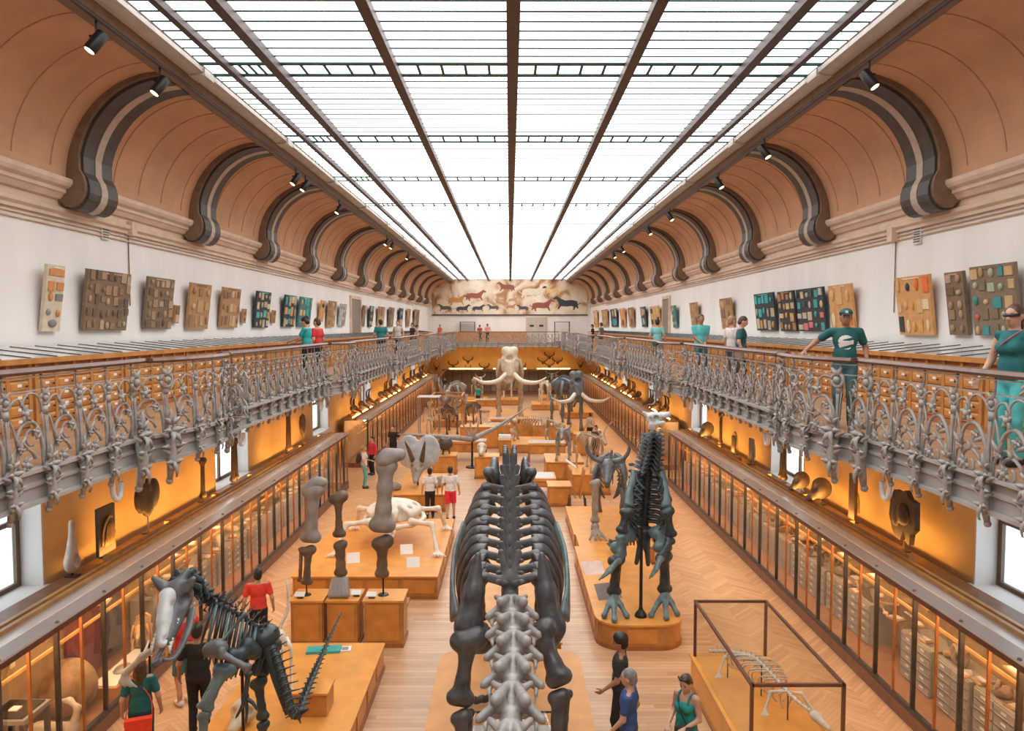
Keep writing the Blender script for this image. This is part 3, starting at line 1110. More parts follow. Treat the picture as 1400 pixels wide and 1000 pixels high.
for s, vx, vy, jx, jy in ((-1, 143, 316, 179, 312), (1, 1255, 322, 1221, 320)):
    c = atX(vx, vy, s * (XW - .02))
    v = empty('wall_vent', c, 0, 'small louvred vent high on the %s wall below the cornice' % ('west' if s < 0 else 'east'), 'vent')
    v['label'] = 'small grey louvred vent under the cornice on the wall of %s boards' % ('brown' if s < 0 else 'orange')
    MB().box(-.02, .02, -.13, .13, -.17, .17).build('frame', mat('vent_cream', (.6, .56, .5), .5), v)
    for i in range(6):
        MB().box(-.03, .03, -.10, .10, -.13 + i * .047, -.108 + i * .047).build('slat', M_LEAD, v)
    c = atX(jx, jy, s * (XW - .08))
    j = empty('junction_box', c, 0, 'cream junction box with a thin cable down the wall of %s boards' % ('brown' if s < 0 else 'orange'), 'box')
    MB().box(-.08, .08, -.10, .10, -.16, .12).build('box', M_CORN, j)
    MB().tube([(s * .06, 0, -.16), (s * .06, 0, -1.6)], .012, 5).build('cable', M_GIRDB, j)
    p = empty('conduit', (s * (XW - .03), 3, 8.18), 0, 'thin pipe run under the cornice above the %s boards' % ('brown' if s < 0 else 'orange'), 'pipe')
    for zz in (8.16, 8.24):
        MB().tube([(s * (XW - .03), 3, zz), (s * (XW - .03), 60, zz)], .02, 5).build('pipe', M_CORN, p, world=True)

# black spotlights hung from the lamp rails
M_BLK = mat('black_metal', (.015, .015, .017), .4)
M_LAMPF = emit('spot_lens', (1, .72, .35), 6)
SPOTS = [(177, 57), (258, 117), (433, 245), (442, 254), (487, 286), (547, 331), (556, 336), (572, 351), (1163, 108), (1022, 207), (963, 250), (895, 296), (872, 316), (838, 341), (825, 349)]
body = MB().lathe([(.05, .17), (.085, .15), (.09, -.14), (.075, -.17)], 10).mesh('can', M_BLK, True)
lens = MB().lathe([(.07, -.165), (.07, -.175)], 10).mesh('lens', M_LAMPF)
arm = MB().tube([(0, 0, 0), (0, 0, .22)], .018, 5).box(-.1, .1, -.012, .012, -.02, .01).mesh('bracket', M_BLK)
for i, (x, y) in enumerate(SPOTS):
    s = -1 if x < 700 else 1
    c = atZ(x, y, 10.40)
    c.x = s * 5.80
    o = empty('spotlight', c, 0, 'black can spotlight on the rail beside the %s edge of the glass ceiling' % ('west' if s < 0 else 'east'), 'spotlight', 'spotlights on the %s rail' % ('west' if s < 0 else 'east'))
    o['label'] = 'black can spotlight on the ceiling rail above the %s boards' % ('brown' if s < 0 else 'orange')
    put('bracket', arm, o, (0, 0, .08))
    b1 = put('can', body, o, rot=(math.radians(-18), math.radians(-28 * s), 0))
    put('lens', lens, b1)

# ------------------------------------------------------------------ end wall: mural, doors, low show-cases
zt, zb = atY(700, 386, YEND).z, atY(700, 430, YEND).z


def mural_mat():
    m, nt, b = _nodes('cave_style_mural')
    N, L = nt.nodes, nt.links
    tc = N.new('ShaderNodeTexCoord')
    n1 = N.new('ShaderNodeTexNoise')
    n1.inputs['Scale'].default_value = .55
    n1.inputs['Detail'].default_value = 6
    n1.inputs['Distortion'].default_value = 1.2
    L.new(tc.outputs['Object'], n1.inputs[0])
    r = N.new('ShaderNodeValToRGB')
    e = r.color_ramp.elements
    e[0].position, e[0].color = .30, (.22, .10, .055, 1)
    e[1].position, e[1].color = .66, (.78, .68, .56, 1)
    for p, c in ((.40, (.45, .25, .13, 1)), (.47, (.66, .50, .36, 1)), (.56, (.74, .63, .50, 1))):
        q = e.new(p)
        q.color = c
    L.new(n1.outputs[0], r.inputs[0])
    L.new(r.outputs[0], b.inputs['Base Color'])
    b.inputs['Roughness'].default_value = .8
    return m


mu = empty('mural', (0, YEND - .06, zb), 0, 'wide painted mural of running animals on mottled cream and brown ground', 'mural')
MB().box(-7.55, 7.55, -.04, .04, 0, zt - zb + .3).build('canvas', mural_mat(), mu)
MB().box(-7.6, 7.6, -.06, .05, -.12, 0).build('lower_frame', mat('dark_frame', (.07, .05, .05), .5), mu)


def beast(x, z, s, col, flip=1, legs=1.0):
    P = [(-1.0, .45), (-.9, .75), (-.4, .86), (.2, .80), (.55, .95), (.85, 1.15), (1.0, 1.22), (1.32, 1.0), (1.28, .90), (1.0, .92), (.82, .62), (.74, .40), (.92, .0), (.80, -.02), (.58, .28),
         (.1, .25), (-.45, .30), (-.6, .18), (-.52, -.05), (-.66, -.06), (-.80, .22), (-.95, .05), (-1.05, .08), (-.97, .35), (-1.25, .55), (-1.2, .62)]
    poly = [(x + flip * s * a, z + s * c * (1 if c > .28 else legs)) for a, c in P]
    if flip < 0:
        poly = poly[::-1]
    MB().prism(poly, 'y', -.052, -.041).build('painted_animal', colmat(col), mu)


for x, z, s, col, f in ((-3.4, 1.35, .85, (.30, .09, .05), 1), (-5.2, .95, .8, (.52, .24, .07), 1), (-.3, 2.25, .75, (.24, .08, .05), -1), (3.1, .35, .95, (.27, .08, .05), 1), (5.6, .5, 1.05, (.04, .04, .05), -1),
                        (-4.6, .25, .6, (.05, .05, .06), 1), (-3.1, .3, .55, (.06, .06, .07), 1), (-1.6, .4, .5, (.08, .08, .08), -1), (.1, .5, .45, (.45, .2, .1), 1), (1.3, .35, .5, (.07, .07, .08), -1),
                        (2.3, 1.55, 1.15, (.66, .56, .43), 1), (-6.3, .3, .6, (.12, .08, .06), -1), (.3, 1.2, .4, (.5, .25, .14), 1), (4.1, 1.9, .7, (.62, .42, .18), -1)):
    beast(x, z, s, col, f)
d = empty('door_3', (2.6, YEND, GZ), kind='structure')
pa, pb = atY(719, 432, YEND), atY(748, 432, YEND)
MB().box(pa.x, pb.x, YEND - .10, YEND - .02, GZ, pa.z).build('door_frame', M_CORN, d, world=True)
for a, bb in ((pa.x + .12, (pa.x + pb.x) / 2 - .02), ((pa.x + pb.x) / 2 + .02, pb.x - .12)):
    o = MB().box(a, bb, YEND - .16, YEND - .09, GZ, pa.z - .14).build('door_leaf', mat('pale_door', (.5, .44, .38), .5), d, world=True)
    MB().box((a + bb) / 2 - .2, (a + bb) / 2 + .2, YEND - .175, YEND - .16, GZ + 1.5, GZ + 1.7).build('door_sign', M_KNOB, o, world=True)
# long orange cabinet and two glass show-cases on the end gallery
o = MB().box(-7, 1.6, 70.6, 71.5, GZ, GZ + 1.0).build('gallery_cabinet', M_OAK)
tag(o, 'long plain orange cabinet along the end gallery below the mural', 'cabinet')
for x, lab in ((-4.1, 'glass show-case in a thin brown frame left of the end wall door'), (5.0, 'glass show-case in a thin brown frame right of the end wall door')):
    o = empty('show_case', (x, 70.2 if x > 0 else 71.05, GZ + (0 if x > 0 else 1.0)), 0, lab, 'show-case')
    h = 2.0 if x > 0 else 1.0
    for a in (-.7, .7):
        for c in (-.25, .25):
            MB().box(a - .03, a + .03, c - .03, c + .03, 0, h).build('post', M_RAIL, o)
    MB().box(-.75, .75, -.3, .3, h - .05, h).build('top_frame', M_RAIL, o)
    MB().box(-.73, .73, -.28, .28, 0, .08).build('base', M_RAIL, o)
    MB().box(-.70, .70, -.27, -.262, .08, h - .05).build('pane', M_CLEAR, o)
# ------------------------------------------------------------------ long glazed show-cases on the main floor
M_STEEL = mat('dark_case_steel', (.075, .062, .055), .4, metal=.3, var=.2)
M_STEELG = mat('grey_case_ledge', (.30, .28, .27), .35, metal=.2)
M_OAKL = wood('light_oak_beam', (.60, .34, .13), .4)
M_CASEW = wood('brown_case_base', (.22, .10, .05), .45)
M_CASEB = mat('case_back_board', (.36, .25, .16), .7, var=.15)
M_REFL = mat('white_reflector', (.80, .81, .81), .25, var=.03)
M_GREYC = mat('grey_steel_drawers', (.27, .265, .25), .45, var=.06)
M_GREYD = mat('grey_drawer_front', (.33, .325, .305), .4, var=.05)
M_LAMP = emit('warm_strip_lamp', (1.0, .50, .11), LAMP_WARM)
M_LAMPI = emit('case_fill_lamp', (1.0, .60, .28), 80.0)
M_GLASS = glass('case_glass', (.97, .97, .96), .035)
XF, XB, HC = 6.45, 7.55, 2.17


def long_case(s, ya, yb, label, lamps=True):
    r = empty('glass_show_case', (s * 7.0, ya, 0), 0, label, 'show-case', 'long glass show-cases by the walls')

    def part(nm, m, pts, a=ya, b=yb):
        return MB().prism(mirror(pts, s), 'y', a, b).build(nm, m, r, world=True)
    part('base', M_CASEW, [(XF - .05, 0), (XB, 0), (XB, .22), (XF - .05, .22)])
    part('back_board', M_CASEB, [(XB - .04, .22), (XB, .22), (XB, HC), (XB - .04, HC)])
    part('bottom_rail', M_STEEL, [(XF - .04, .22), (XF + .03, .22), (XF + .03, .29), (XF - .04, .29)])
    part('top_rail', M_RAIL, [(XF - .05, HC - .09), (XF + .03, HC - .09), (XF + .03, HC), (XF - .05, HC)])
    part('ledge', mat('pale_grey_ledge', (.60, .59, .58), .3, var=.05), [(XF - .06, HC), (XF + .20, HC), (XF + .20, HC + .05), (XF - .06, HC + .03)])
    part('reflector', M_REFL, [(XF + .21, HC), (XF + .46, HC), (XF + .46, HC + .03), (XF + .21, HC + .05)])
    part('top_board', M_CASEW, [(XF + .47, HC - .02), (XB, HC - .02), (XB, HC + .01), (XF + .47, HC + .01)])
    for xo in (.46, .60):
        part('top_beam', M_OAKL, [(XF + xo, HC + .01), (XF + xo + .07, HC + .01), (XF + xo + .07, HC + .09), (XF + xo, HC + .09)])
    part('shelf', M_GLASS, [(XF + .45, 1.55), (XB - .05, 1.55), (XB - .05, 1.57), (XF + .45, 1.57)])
    part('shelf_rail', M_OAKL, [(XF + .43, 1.53), (XF + .455, 1.53), (XF + .455, 1.58), (XF + .43, 1.58)])
    for i in range(2):
        yv = ya if i == 0 else yb
        MB().prism(mirror([(XF, .29), (XB, .29), (XB, HC - .09), (XF, HC - .09)], s), 'y', yv - .006, yv + .006).build('end_pane', M_GLASS, r, world=True)
    n = round((yb - ya) / .60)
    pit = (yb - ya) / n
    thick = MB().prism(mirror([(XF - .035, .29), (XF + .035, .29), (XF + .035, HC - .09), (XF - .035, HC - .09)], s), 'y', -.022, .022).mesh('post', M_STEEL)
    thin = MB().prism(mirror([(XF - .02, .29), (XF + .02, .29), (XF + .02, HC - .09), (XF - .02, HC - .09)], s), 'y', -.016, .016).mesh('post', M_OAKD)
    pane = MB().prism(mirror([(XF - .004, .29), (XF + .004, .29), (XF + .004, HC - .09), (XF - .004, HC - .09)], s), 'y', .02, pit - .02).mesh('pane', M_GLASS)
    bolt = MB().sph((0, 0, 0), .035, 6).mesh('stud', M_STEELG)
    for i in range(n + 1):
        put('post', thick if i % 2 == 0 else thin, r, (-s * 7.0, i * pit, 0))
        if i < n:
            put('pane', pane, r, (-s * 7.0, i * pit, 0))
        if i % 2 == 0:
            put('stud', bolt, r, (s * (XF - .02) - s * 7.0, i * pit, HC + .03))
    # warm strip lamps behind the top beams; the inner tube is added to brighten the case
    if lamps:
        y = max(ya + .4, 12.9)
        while y < yb - 1.5:
            gap = any(abs(y + 1.2 - yc) < 1.3 for yc in PIERS)
            if not gap:
                put_lamp(s, y, min(y + 2.3, yb - .2))
            y += 2.45
    MB().tube([(s * (XF + .22), ya + .3, HC - .07), (s * (XF + .22), yb - .3, HC - .07)], .02, 6).build('case_fill_lamp', M_LAMPI, r, world=True)
    return r


def put_lamp(s, y0, y1):
    o = empty('strip_lamp', (s * 7.21, y0, HC + .01), 0, 'glowing warm strip lamp lying on the %s show-case against the ochre wall' % ('west' if s < 0 else 'east'), 'lamp', 'strip lamps on the %s show-cases' % ('west' if s < 0 else 'east'))
    o['label'] = 'glowing warm strip lamp on the show-case under the %s balustrade' % ('brown board side' if s < 0 else 'cap man side')
    MB().box(-.05, .05, 0, y1 - y0, 0, .03).build('tray', M_STEELG, o)
    if y0 < 30:
        MB().box(-s * .055 - .004, -s * .055 + .004, 0, y1 - y0, 0, .135).build('hood', M_OAKL, o)
        for yy in (-.012, y1 - y0):
            MB().box(-.06, .06, yy, yy + .012, 0, .135).build('end_cap', M_OAKL, o)
    MB().tube([(0, .03, .06), (0, y1 - y0 - .03, .06)], .024, 6).build('tube', M_LAMP, o)


long_case(-1, 3.0, 28.8, 'long glass show-case beside the dark theropod skeleton')
long_case(1, 3.0, 29.4, 'long glass show-case of grey drawers beside the glass box with small skeleton')
long_case(-1, 33.0, 64.5, 'far glass show-case beyond the gap on the leg bone pedestal side')
long_case(1, 32.4, 64.5, 'far glass show-case beyond the gap behind the upright dinosaur head')
# end case across the hall
r = empty('end_show_case', (0, 69.6, 0), 0, 'wide dark glass show-case along the end wall under the mounted horns', 'show-case')
MB().box(-6.3, 6.3, 69.0, 70.2, 0, .25).build('base', M_CASEW, r, world=True)
MB().box(-6.3, 6.3, 70.15, 70.2, .25, 2.2).build('back_board', M_CASEB, r, world=True)
MB().box(-6.4, 6.4, 68.95, 70.25, 2.2, 2.34).build('cornice', M_CASEW, r, world=True)
for xa, lab in ((-5.8, 'left'), (-1.6, 'middle'), (2.6, 'right')):
    o = empty('end_strip_lamp', (xa, 70.1, 2.34), 0, 'warm strip lamp lying on the end show-case under the mounted horns', 'lamp', 'strip lamps on the end show-case')
    MB().box(0, 3.2, -.05, .05, 0, .03).build('tray', M_STEELG, o)
    MB().tube([(.03, 0, .06), (3.17, 0, .06)], .03, 6).build('tube', M_LAMP, o)
for i in range(15):
    MB().box(-6.3 + i * .9 - .03, -6.3 + i * .9 + .03, 69.0, 69.06, .25, 2.2).build('post', M_STEEL, r, world=True)
    if i < 14:
        MB().box(-6.27 + i * .9, -5.43 + i * .9, 69.02, 69.03, .25, 2.2).build('pane', M_GLASS, r, world=True)

# ------------------------------------------------------------------ grey drawer cabinets standing inside the cases
gbody = MB().box(0, .50, -.46, .46, 0, .80).mesh('body', M_GREYC)
gdr = MB().box(-.02, 0, -.215, .215, -.068, .068).box(-.03, -.02, -.20, .20, -.06, -.05).mesh('drawer', M_GREYD)
glb = MB().box(-.026, -.02, -.05, .05, -.012, .022).mesh('label_card', M_CARD)
gfar = MB()
for c in (-.225, .225):
    for k in range(5):
        gfar.box(-.02, 0, c - .215, c + .215, .085 + k * .157 - .068, .085 + k * .157 + .068)
gfar_me = gfar.mesh('drawer_fronts', M_GREYD)


def grey_cab(s, y, near):
    o = empty('steel_drawer_cabinet', (s * 6.98, y, .22), 0 if s > 0 else PI, 'grey steel drawer cabinet inside the show-case beside %s' % ('the glass box with small skeleton' if s > 0 else 'the leg bone pedestals'),
              'cabinet', 'grey drawer cabinets in the %s show-case' % ('east' if s > 0 else 'west'))
    put('body', gbody, o)
    if near:
        for c in (-.225, .225):
            for k in range(5):
                d = put('drawer', gdr, o, (0, c, .085 + k * .157))
                put('label_card', glb, d)
    else:
        tag(put('drawer_fronts', gfar_me, o), kind='stuff')


y = 8.2
while y < 28.6:
    if not 12.6 < y < 13.4:
        grey_cab(1, y, y < 17.5)
    y += 1.02
y = 14.6
while y < 28:
    grey_cab(-1, y, y < 20)
    y += 1.02

# ------------------------------------------------------------------ small specimens in the cases
M_BONEW = mat('cream_bone', (.62, .53, .40), .55, var=.15, scale=10, bump=.1)
M_BONEY = mat('yellow_bone', (.58, .37, .16), .55, var=.2, scale=10, bump=.1)
M_BONEB = mat('brown_fossil', (.15, .09, .055), .5, var=.3, scale=8, bump=.15)
M_STONE = mat('grey_brown_stone', (.28, .22, .17), .7, var=.25, scale=7, bump=.2)
M_TRAY = wood('tray_wood', (.42, .24, .12), .5)


def mk(name, prims, h, k, m):
    V, Q = sdf_data(prims, h, k)
    return np_mesh(name, V, Q, m)


ROCK = mk('stone', [('e', (0, 0, .08), (.13, .10, .09)), ('e', (.07, .04, .12), (.07, .07, .07)), ('e', (-.08, -.02, .06), (.07, .06, .06))], .025, .05, M_STONE)
SKUL = mk('skull', [('e', (0, .05, .13), (.09, .11, .085)), ('c', (0, -.03, .10), (0, -.20, .06), .06, .035), ('c', (.05, 0, .06), (.03, -.18, .02), .02, .015), ('c', (-.05, 0, .06), (-.03, -.18, .02), .02, .015),
                    ('-', 'e', (.07, -.02, .13), (.035, .035, .035)), ('-', 'e', (-.07, -.02, .13), (.035, .035, .035))], .018, .025, M_BONEW)
LIMB = mk('bone', [('c', (-.2, 0, .04), (.2, 0, .04), .025, .022), ('e', (-.21, 0, .045), (.05, .05, .04)), ('e', (.21, .015, .04), (.05, .04, .04)), ('e', (.2, -.03, .04), (.03, .03, .03))], .015, .03, M_BONEY)
b = MB()
b.tube(spiral((0, .14), .13, .02, -PI / 2, PI * 3.2, 26, 0), [lerp(.05, .012, i / 26) for i in range(27)], 7)
AMMO = b.mesh('ammonite', M_STONE, True)
SLAB = MB().box(-.16, .16, -.02, .02, 0, .30).add(*(lambda m_: (m_.v, m_.f))(MB().sph((0, -.02, .16), (.09, .03, .11), 8))).xf(Matrix.Rotation(-.3, 4, 'X')).mesh('slab', M_STONE)
TRAY = MB().box(-.15, .15, -.10, .10, 0, .03).mesh('tray', M_TRAY)
TCARD = MB().box(-.10, .10, -.065, .065, .03, .045).mesh('card', M_CARD)
SMALLS = [('fossil_stone', ROCK, 'rounded grey-brown fossil stone'), ('small_skull', SKUL, 'small cream animal skull'), ('limb_bone', LIMB, 'small yellow limb bone lying flat'),
          ('ammonite', AMMO, 'coiled stone ammonite standing upright'), ('fossil_slab', SLAB, 'tilted stone slab with an oval fossil')]
rng = random.Random(11)


def smalls(s, ya, yb, n, z, xr, where):
    for i in range(n):
        y = lerp(ya, yb, (i + .5) / n) + rng.uniform(-.08, .08)
        x = s * rng.uniform(*xr)
        if rng.random() < .35:
            o = empty('specimen_tray', (x, y, z), rng.uniform(-.4, .4) + (PI / 2), 'wooden tray with a white card %s' % where, 'tray', 'trays %s' % where)
            put('tray', TRAY, o)
            put('card', TCARD, o, rot=(0, 0, rng.uniform(-.2, .2)))
        else:
            nm, me, lab = rng.choice(SMALLS)
            sc = rng.uniform(.75, 1.25)
            o = put(nm, me, None, (x, y, z), (0, 0, rng.uniform(0, 6.28) if nm != 'fossil_slab' else s * PI / 2), (sc, sc, sc))
            tag(o, '%s %s' % (lab, where), nm.split('_')[-1], '%s pieces %s' % (nm.replace('_', ' '), where))


smalls(1, 8, 19, 46, 1.02, (7.03, 7.40), 'on the grey cabinets beside the glass box')
smalls(1, 8, 22, 40, 1.575, (7.0, 7.42), 'on the glass shelf beside the glass box')
smalls(1, 19, 29, 24, 1.02, (7.03, 7.40), 'on the grey cabinets behind the upright dinosaur')
smalls(-1, 14.3, 28, 34, 1.02, (7.03, 7.40), 'on the grey cabinets beside the leg bones')
smalls(-1, 12, 28, 38, 1.575, (7.0, 7.42), 'on the glass shelf beside the leg bones')
for s in (-1, 1):
    smalls(s, 34, 64, 50, .23, (6.75, 7.35), 'on the floor of the far %s case' % ('west' if s < 0 else 'east'))
    smalls(s, 34, 64, 44, 1.575, (7.0, 7.42), 'on the shelf of the far %s case' % ('west' if s < 0 else 'east'))

# ------------------------------------------------------------------ near west case: larger display pieces
o = blob('brown_boulder', [('e', (0, 0, .42), (.38, .38, .44)), ('e', (.05, .12, .34), (.3, .22, .34)), ('e', (-.05, -.15, .3), (.3, .2, .3))], .05, .12, mat('tawny_hide_stone', (.33, .20, .10), .75, var=.25, scale=5, bump=.3))
o.location = (-7.06, 11.45, .23)
tag(o, 'big tawny rounded boulder inside the show-case behind the woman with red bag', 'boulder')
o = blob('swan_shaped_bone', [('c', (-.25, 0, .10), (.22, 0, .12), .11, .09), ('c', (.22, 0, .12), (.30, .02, .42), .06, .045), ('c', (.30, .02, .42), (.16, .05, .52), .045, .04), ('c', (.16, .05, .52), (-.08, .08, .50), .05, .015),
                             ('e', (-.25, 0, .1), (.2, .14, .11))], .022, .05, M_BONEW)
o.location = (-6.82, 10.75, .23)
tag(o, 'pale curved neck-shaped bone before the tawny boulder in the show-case', 'bone')
o = empty('label_table', (-6.95, 10.05, .23), 0, 'small dark table with a white label inside the show-case', 'table')
MB().box(-.3, .3, -.30, .30, .72, .78).build('top', M_STEELG, o)
MB().box(-.25, .25, -.25, .25, .78, .80).build('inset', M_BLK, o)
MB().box(-.06, .06, -.08, .04, .80, .82).build('label_card', M_CARD, o)
for a in (-.26, .26):
    for c in (-.26, .26):
        MB().box(a - .03, a + .03, c - .03, c + .03, 0, .72).build('leg', M_STEEL, o)
o = empty('maroon_screen', (-7.47, 12.95, .23), 0, 'maroon and grey backing screen inside the show-case behind the boulder', 'screen')
MB().box(-.02, .02, -.9, .1, 0, 1.25).build('panel', mat('maroon_cloth', (.16, .05, .07), .8), o)
MB().box(-.02, .02, .12, .95, 0, 1.25).build('panel', mat('slate_cloth', (.10, .105, .12), .8), o)
o = empty('fossil_tray_box', (-6.74, 12.55, .23), 0, 'long low orange box with a white bed and dark fossil in the show-case', 'box')
MB().box(-.24, .24, -.75, .75, 0, .20).build('box', M_OAK, o)
MB().box(-.20, .20, -.70, .70, .20, .22).build('bed', M_CARD, o)
MB().sph((0, -.1, .23), (.13, .22, .05), 10).build('fossil', M_STEELG, o, True)
for i, yy in enumerate((10.45, 10.75, 13.95)):
    o = empty('hanging_label', (-7.48, yy, 1.15 + .1 * i), 0, 'small cream label card on the back of the near west case', 'label', 'cards pinned in the near west case')
    MB().box(-.01, .01, -.09, .09, 0, .22).build('card', M_TRAY, o)
    MB().box(.01, .02, -.05, .05, .04, .14).build('print', M_CARD, o)

# ------------------------------------------------------------------ big pieces standing on top of the cases against the ochre wall
ZT = HC + .10
M_DARKF = mat('dark_brown_fossil', (.085, .06, .045), .5, var=.3, scale=6, bump=.2)


def stand(o, x, y, h):
    """thin black foot under a standing piece"""
    MB().box(-.10, .10, -.08, .08, 0, .02).build('foot', M_BLK, o)
    MB().tube([(0, 0, .02), (0, 0, h)], .012, 5).build('rod', M_BLK, o)


def wallpiece(name, label, cat, s, x, yb, build, X=7.40):
    p = atX(x, yb, s * X)
    o = empty(name, (s * X, p.y, ZT - .09), 0, label, cat)
    build(o)
    return o


def b_hollow(o):
    stand(o, 0, 0, .12)
    blob('bone', [('c', (0, 0, .25), (0, 0, .55), .13, .07), ('c', (0, 0, .55), (0, .02, .92), .06, .05), ('e', (0, 0, .22), (.10, .17, .16)), ('-', 'e', (.1, 0, .28), (.08, .09, .12))], .025, .04, mat('pale_pink_bone', (.62, .52, .46), .5, var=.2), o)


def b_slab(o, w=.55, h=.95, m=None):
    stand(o, 0, 0, .1)
    MB().box(-.03, .03, -w / 2, w / 2, .08, h).build('slab', m or M_DARKF, o)
    q = MB()
    q.tube(bez([(.04, -.18, .25), (.05, -.16, .55), (.05, .02, .74), (.05, .14, .72)], 9), .022, 5)
    for k in range(6):
        q.tube(bez([(.04, -.10 + k * .05, .22), (.06, -.08 + k * .06, .42), (.04, .0 + k * .03, .62)], 5), .014, 5)
    q.build('relief_bones', M_BONEY, o, True)


def b_frill(o, s=1.0, m=None):
    stand(o, 0, 0, .35)
    blob('shield', [('e', (0, -.24 * s, .78), (.07, .26 * s, .32)), ('e', (0, .24 * s, .78), (.07, .26 * s, .32)), ('e', (0, 0, .62), (.09, .22 * s, .28)), ('c', (0, 0, .95), (0, 0, 1.12), .07, .03),
                    ('-', 'e', (0, -.46 * s, .42), (.2, .12, .16)), ('-', 'e', (0, .46 * s, .42), (.2, .12, .16))], .035, .06, m or M_DARKF, o)


def b_shield(o):
    stand(o, 0, 0, .2)
    q = MB()
    poly = [(-.44, .52), (-.42, 1.02), (-.22, 1.05), (-.10, 1.18), (.10, 1.10), (.28, 1.12), (.42, .95), (.46, .60), (.34, .34), (.20, .22), (.05, .20), (-.06, .42), (-.20, .20), (-.26, .20), (-.30, .40)]
    q.prism(poly, 'x', -.05, .05)
    q.build('plate', M_DARKF, o)
    blob('boss', [('e', (-.05, -.05, .72), (.07, .22, .22)), ('e', (-.05, .2, .62), (.06, .14, .2))], .035, .05, M_DARKF, o)


def b_limb(o, h=1.0, m=None, n=1):
    stand(o, 0, 0, .12)
    for i in range(n):
        yo = (i - (n - 1) / 2) * .26
        blob('bone', [('c', (0, yo, .14), (0, yo * .6, h), .055, .05), ('e', (0, yo, .16), (.08, .10, .08)), ('e', (0, yo * .6 + .02, h), (.09, .13, .09)), ('e', (0, yo * .6 - .06, h + .03), (.06, .07, .06))], .03, .05, m or M_DARKF, o)


def b_skull(o, s=1.0):
    stand(o, 0, 0, .12)
    blob('skull', [('e', (0, 0, .34 * s), (.20 * s, .22 * s, .22 * s)), ('c', (-.1 * s, 0, .26 * s), (-.28 * s, -.05, .14 * s), .12 * s, .07 * s), ('-', 'e', (-.18 * s, .1, .36 * s), (.09, .07, .09)),
                   ('-', 'e', (-.18 * s, -.1, .36 * s), (.09, .07, .09)), ('-', 'e', (-.28 * s, 0, .24 * s), (.06, .05, .06))], .03, .05, mat('mottled_skull', (.30, .24, .19), .5, var=.3, scale=6), o)


WP = [(-1, 100, 806, 'hollow_bone', 'pale hollow bone with a narrow neck on the case beside the window', 'bone', b_hollow),
      (-1, 146, 782, 'fossil_plate', 'dark rectangular slab with raised bones leaning by the ochre wall', 'slab', b_slab),
      (-1, 203, 738, 'frilled_shield', 'dark fan-shaped frill fossil on the case below the balustrade', 'fossil', b_frill),
      (-1, 278, 692, 'narrow_bone', 'narrow dark upright bone between the frill fossil and the window', 'bone', lambda o: b_limb(o, 1.0)),
      (-1, 321, 668, 'limb_pair', 'pair of dark limb bones standing before the second window', 'bone', lambda o: b_limb(o, 1.15, None, 2)),
      (-1, 395, 628, 'forked_bones', 'dark forked pair of leaning bones against the ochre wall', 'bone', lambda o: b_limb(o, 1.35, M_BONEB, 2)),
      (-1, 414, 614, 'shoulder_blade', 'dark broad shoulder blade beside the forked bones', 'bone', lambda o: b_frill(o, .6, M_BONEB)),
      (1, 1235, 762, 'shield_plate', 'large dark notched bone plate against the ochre wall', 'fossil', b_shield),
      (1, 1165, 730, 'tall_slab', 'narrow tall brown slab beside the notched bone plate', 'slab', lambda o: b_slab(o, .28, 1.05, M_BONEB)),
      (1, 1122, 706, 'mottled_skull', 'mottled grey skull between the tall slab and the window', 'skull', lambda o: b_skull(o, 1.15)),
      (1, 1095, 688, 'dark_skull', 'dark brown skull beside the second east window', 'skull', lambda o: b_skull(o, 1.0)),
      (1, 1070, 668, 'window_bones', 'two dark bones standing before the second east window', 'bone', lambda o: b_limb(o, 1.05, None, 2)),
      (1, 1027, 642, 'upright_slab', 'upright brown slab leaning beyond the second east window', 'slab', lambda o: b_slab(o, .35, .8, M_BONEB)),
      (1, 1003, 634, 'small_slab', 'short dark slab beside the long upright bone', 'slab', lambda o: b_slab(o, .35, .6, M_DARKF)),
      (1, 985, 622, 'long_bone', 'long dark upright bone on the east case beyond the slabs', 'bone', lambda o: b_limb(o, 1.15, M_BONEB)),
      (1, 967, 610, 'round_skull', 'dark skull on the east case beside the long upright bone', 'skull', lambda o: b_skull(o, 1.2))]
for s, x, yb, nm, lab, cat, fn in WP:
    wallpiece(nm, lab, cat, s, x, yb, fn)
# rows of horned skulls on the far cases
HSK = mk('skull', [('e', (0, 0, .30), (.17, .2, .18)), ('c', (-.1, 0, .24), (-.38, 0, .10), .11, .06), ('-', 'e', (-.14, .13, .3), (.06, .06, .06)), ('-', 'e', (-.14, -.13, .3), (.06, .06, .06))], .035, .05, M_BONEB)
hb = MB()
for q in (-1, 1):
    hb.tube(bez([(0, q * .10, .42), (.05, q * .30, .62), (.02, q * .34, .88), (-.12, q * .28, 1.0)], 12), rlist([.06, .05, .035, .01], 13), 6)
HORN = hb.mesh('horns', M_DARKF, True)
ped = MB().box(-.14, .14, -.14, .14, 0, .14).mesh('block', M_OAKD)
for s in (-1, 1):
    for i in range(16):
        y = 34.5 + i * 1.85
        if any(abs(y - yc) < .5 for yc in PIERS):
            continue
        o = empty('horned_skull', (s * 7.40, y, HC + .01), 0 if s > 0 else PI, 'brown horned animal skull on top of the far %s show-case' % ('west' if s < 0 else 'east'), 'skull', 'skulls on the far %s show-case' % ('west' if s < 0 else 'east'))
        put('block', ped, o)
        put('skull', HSK, o, (0, 0, .06))
        if i % 3 != 1:
            put('horns', HORN, o)
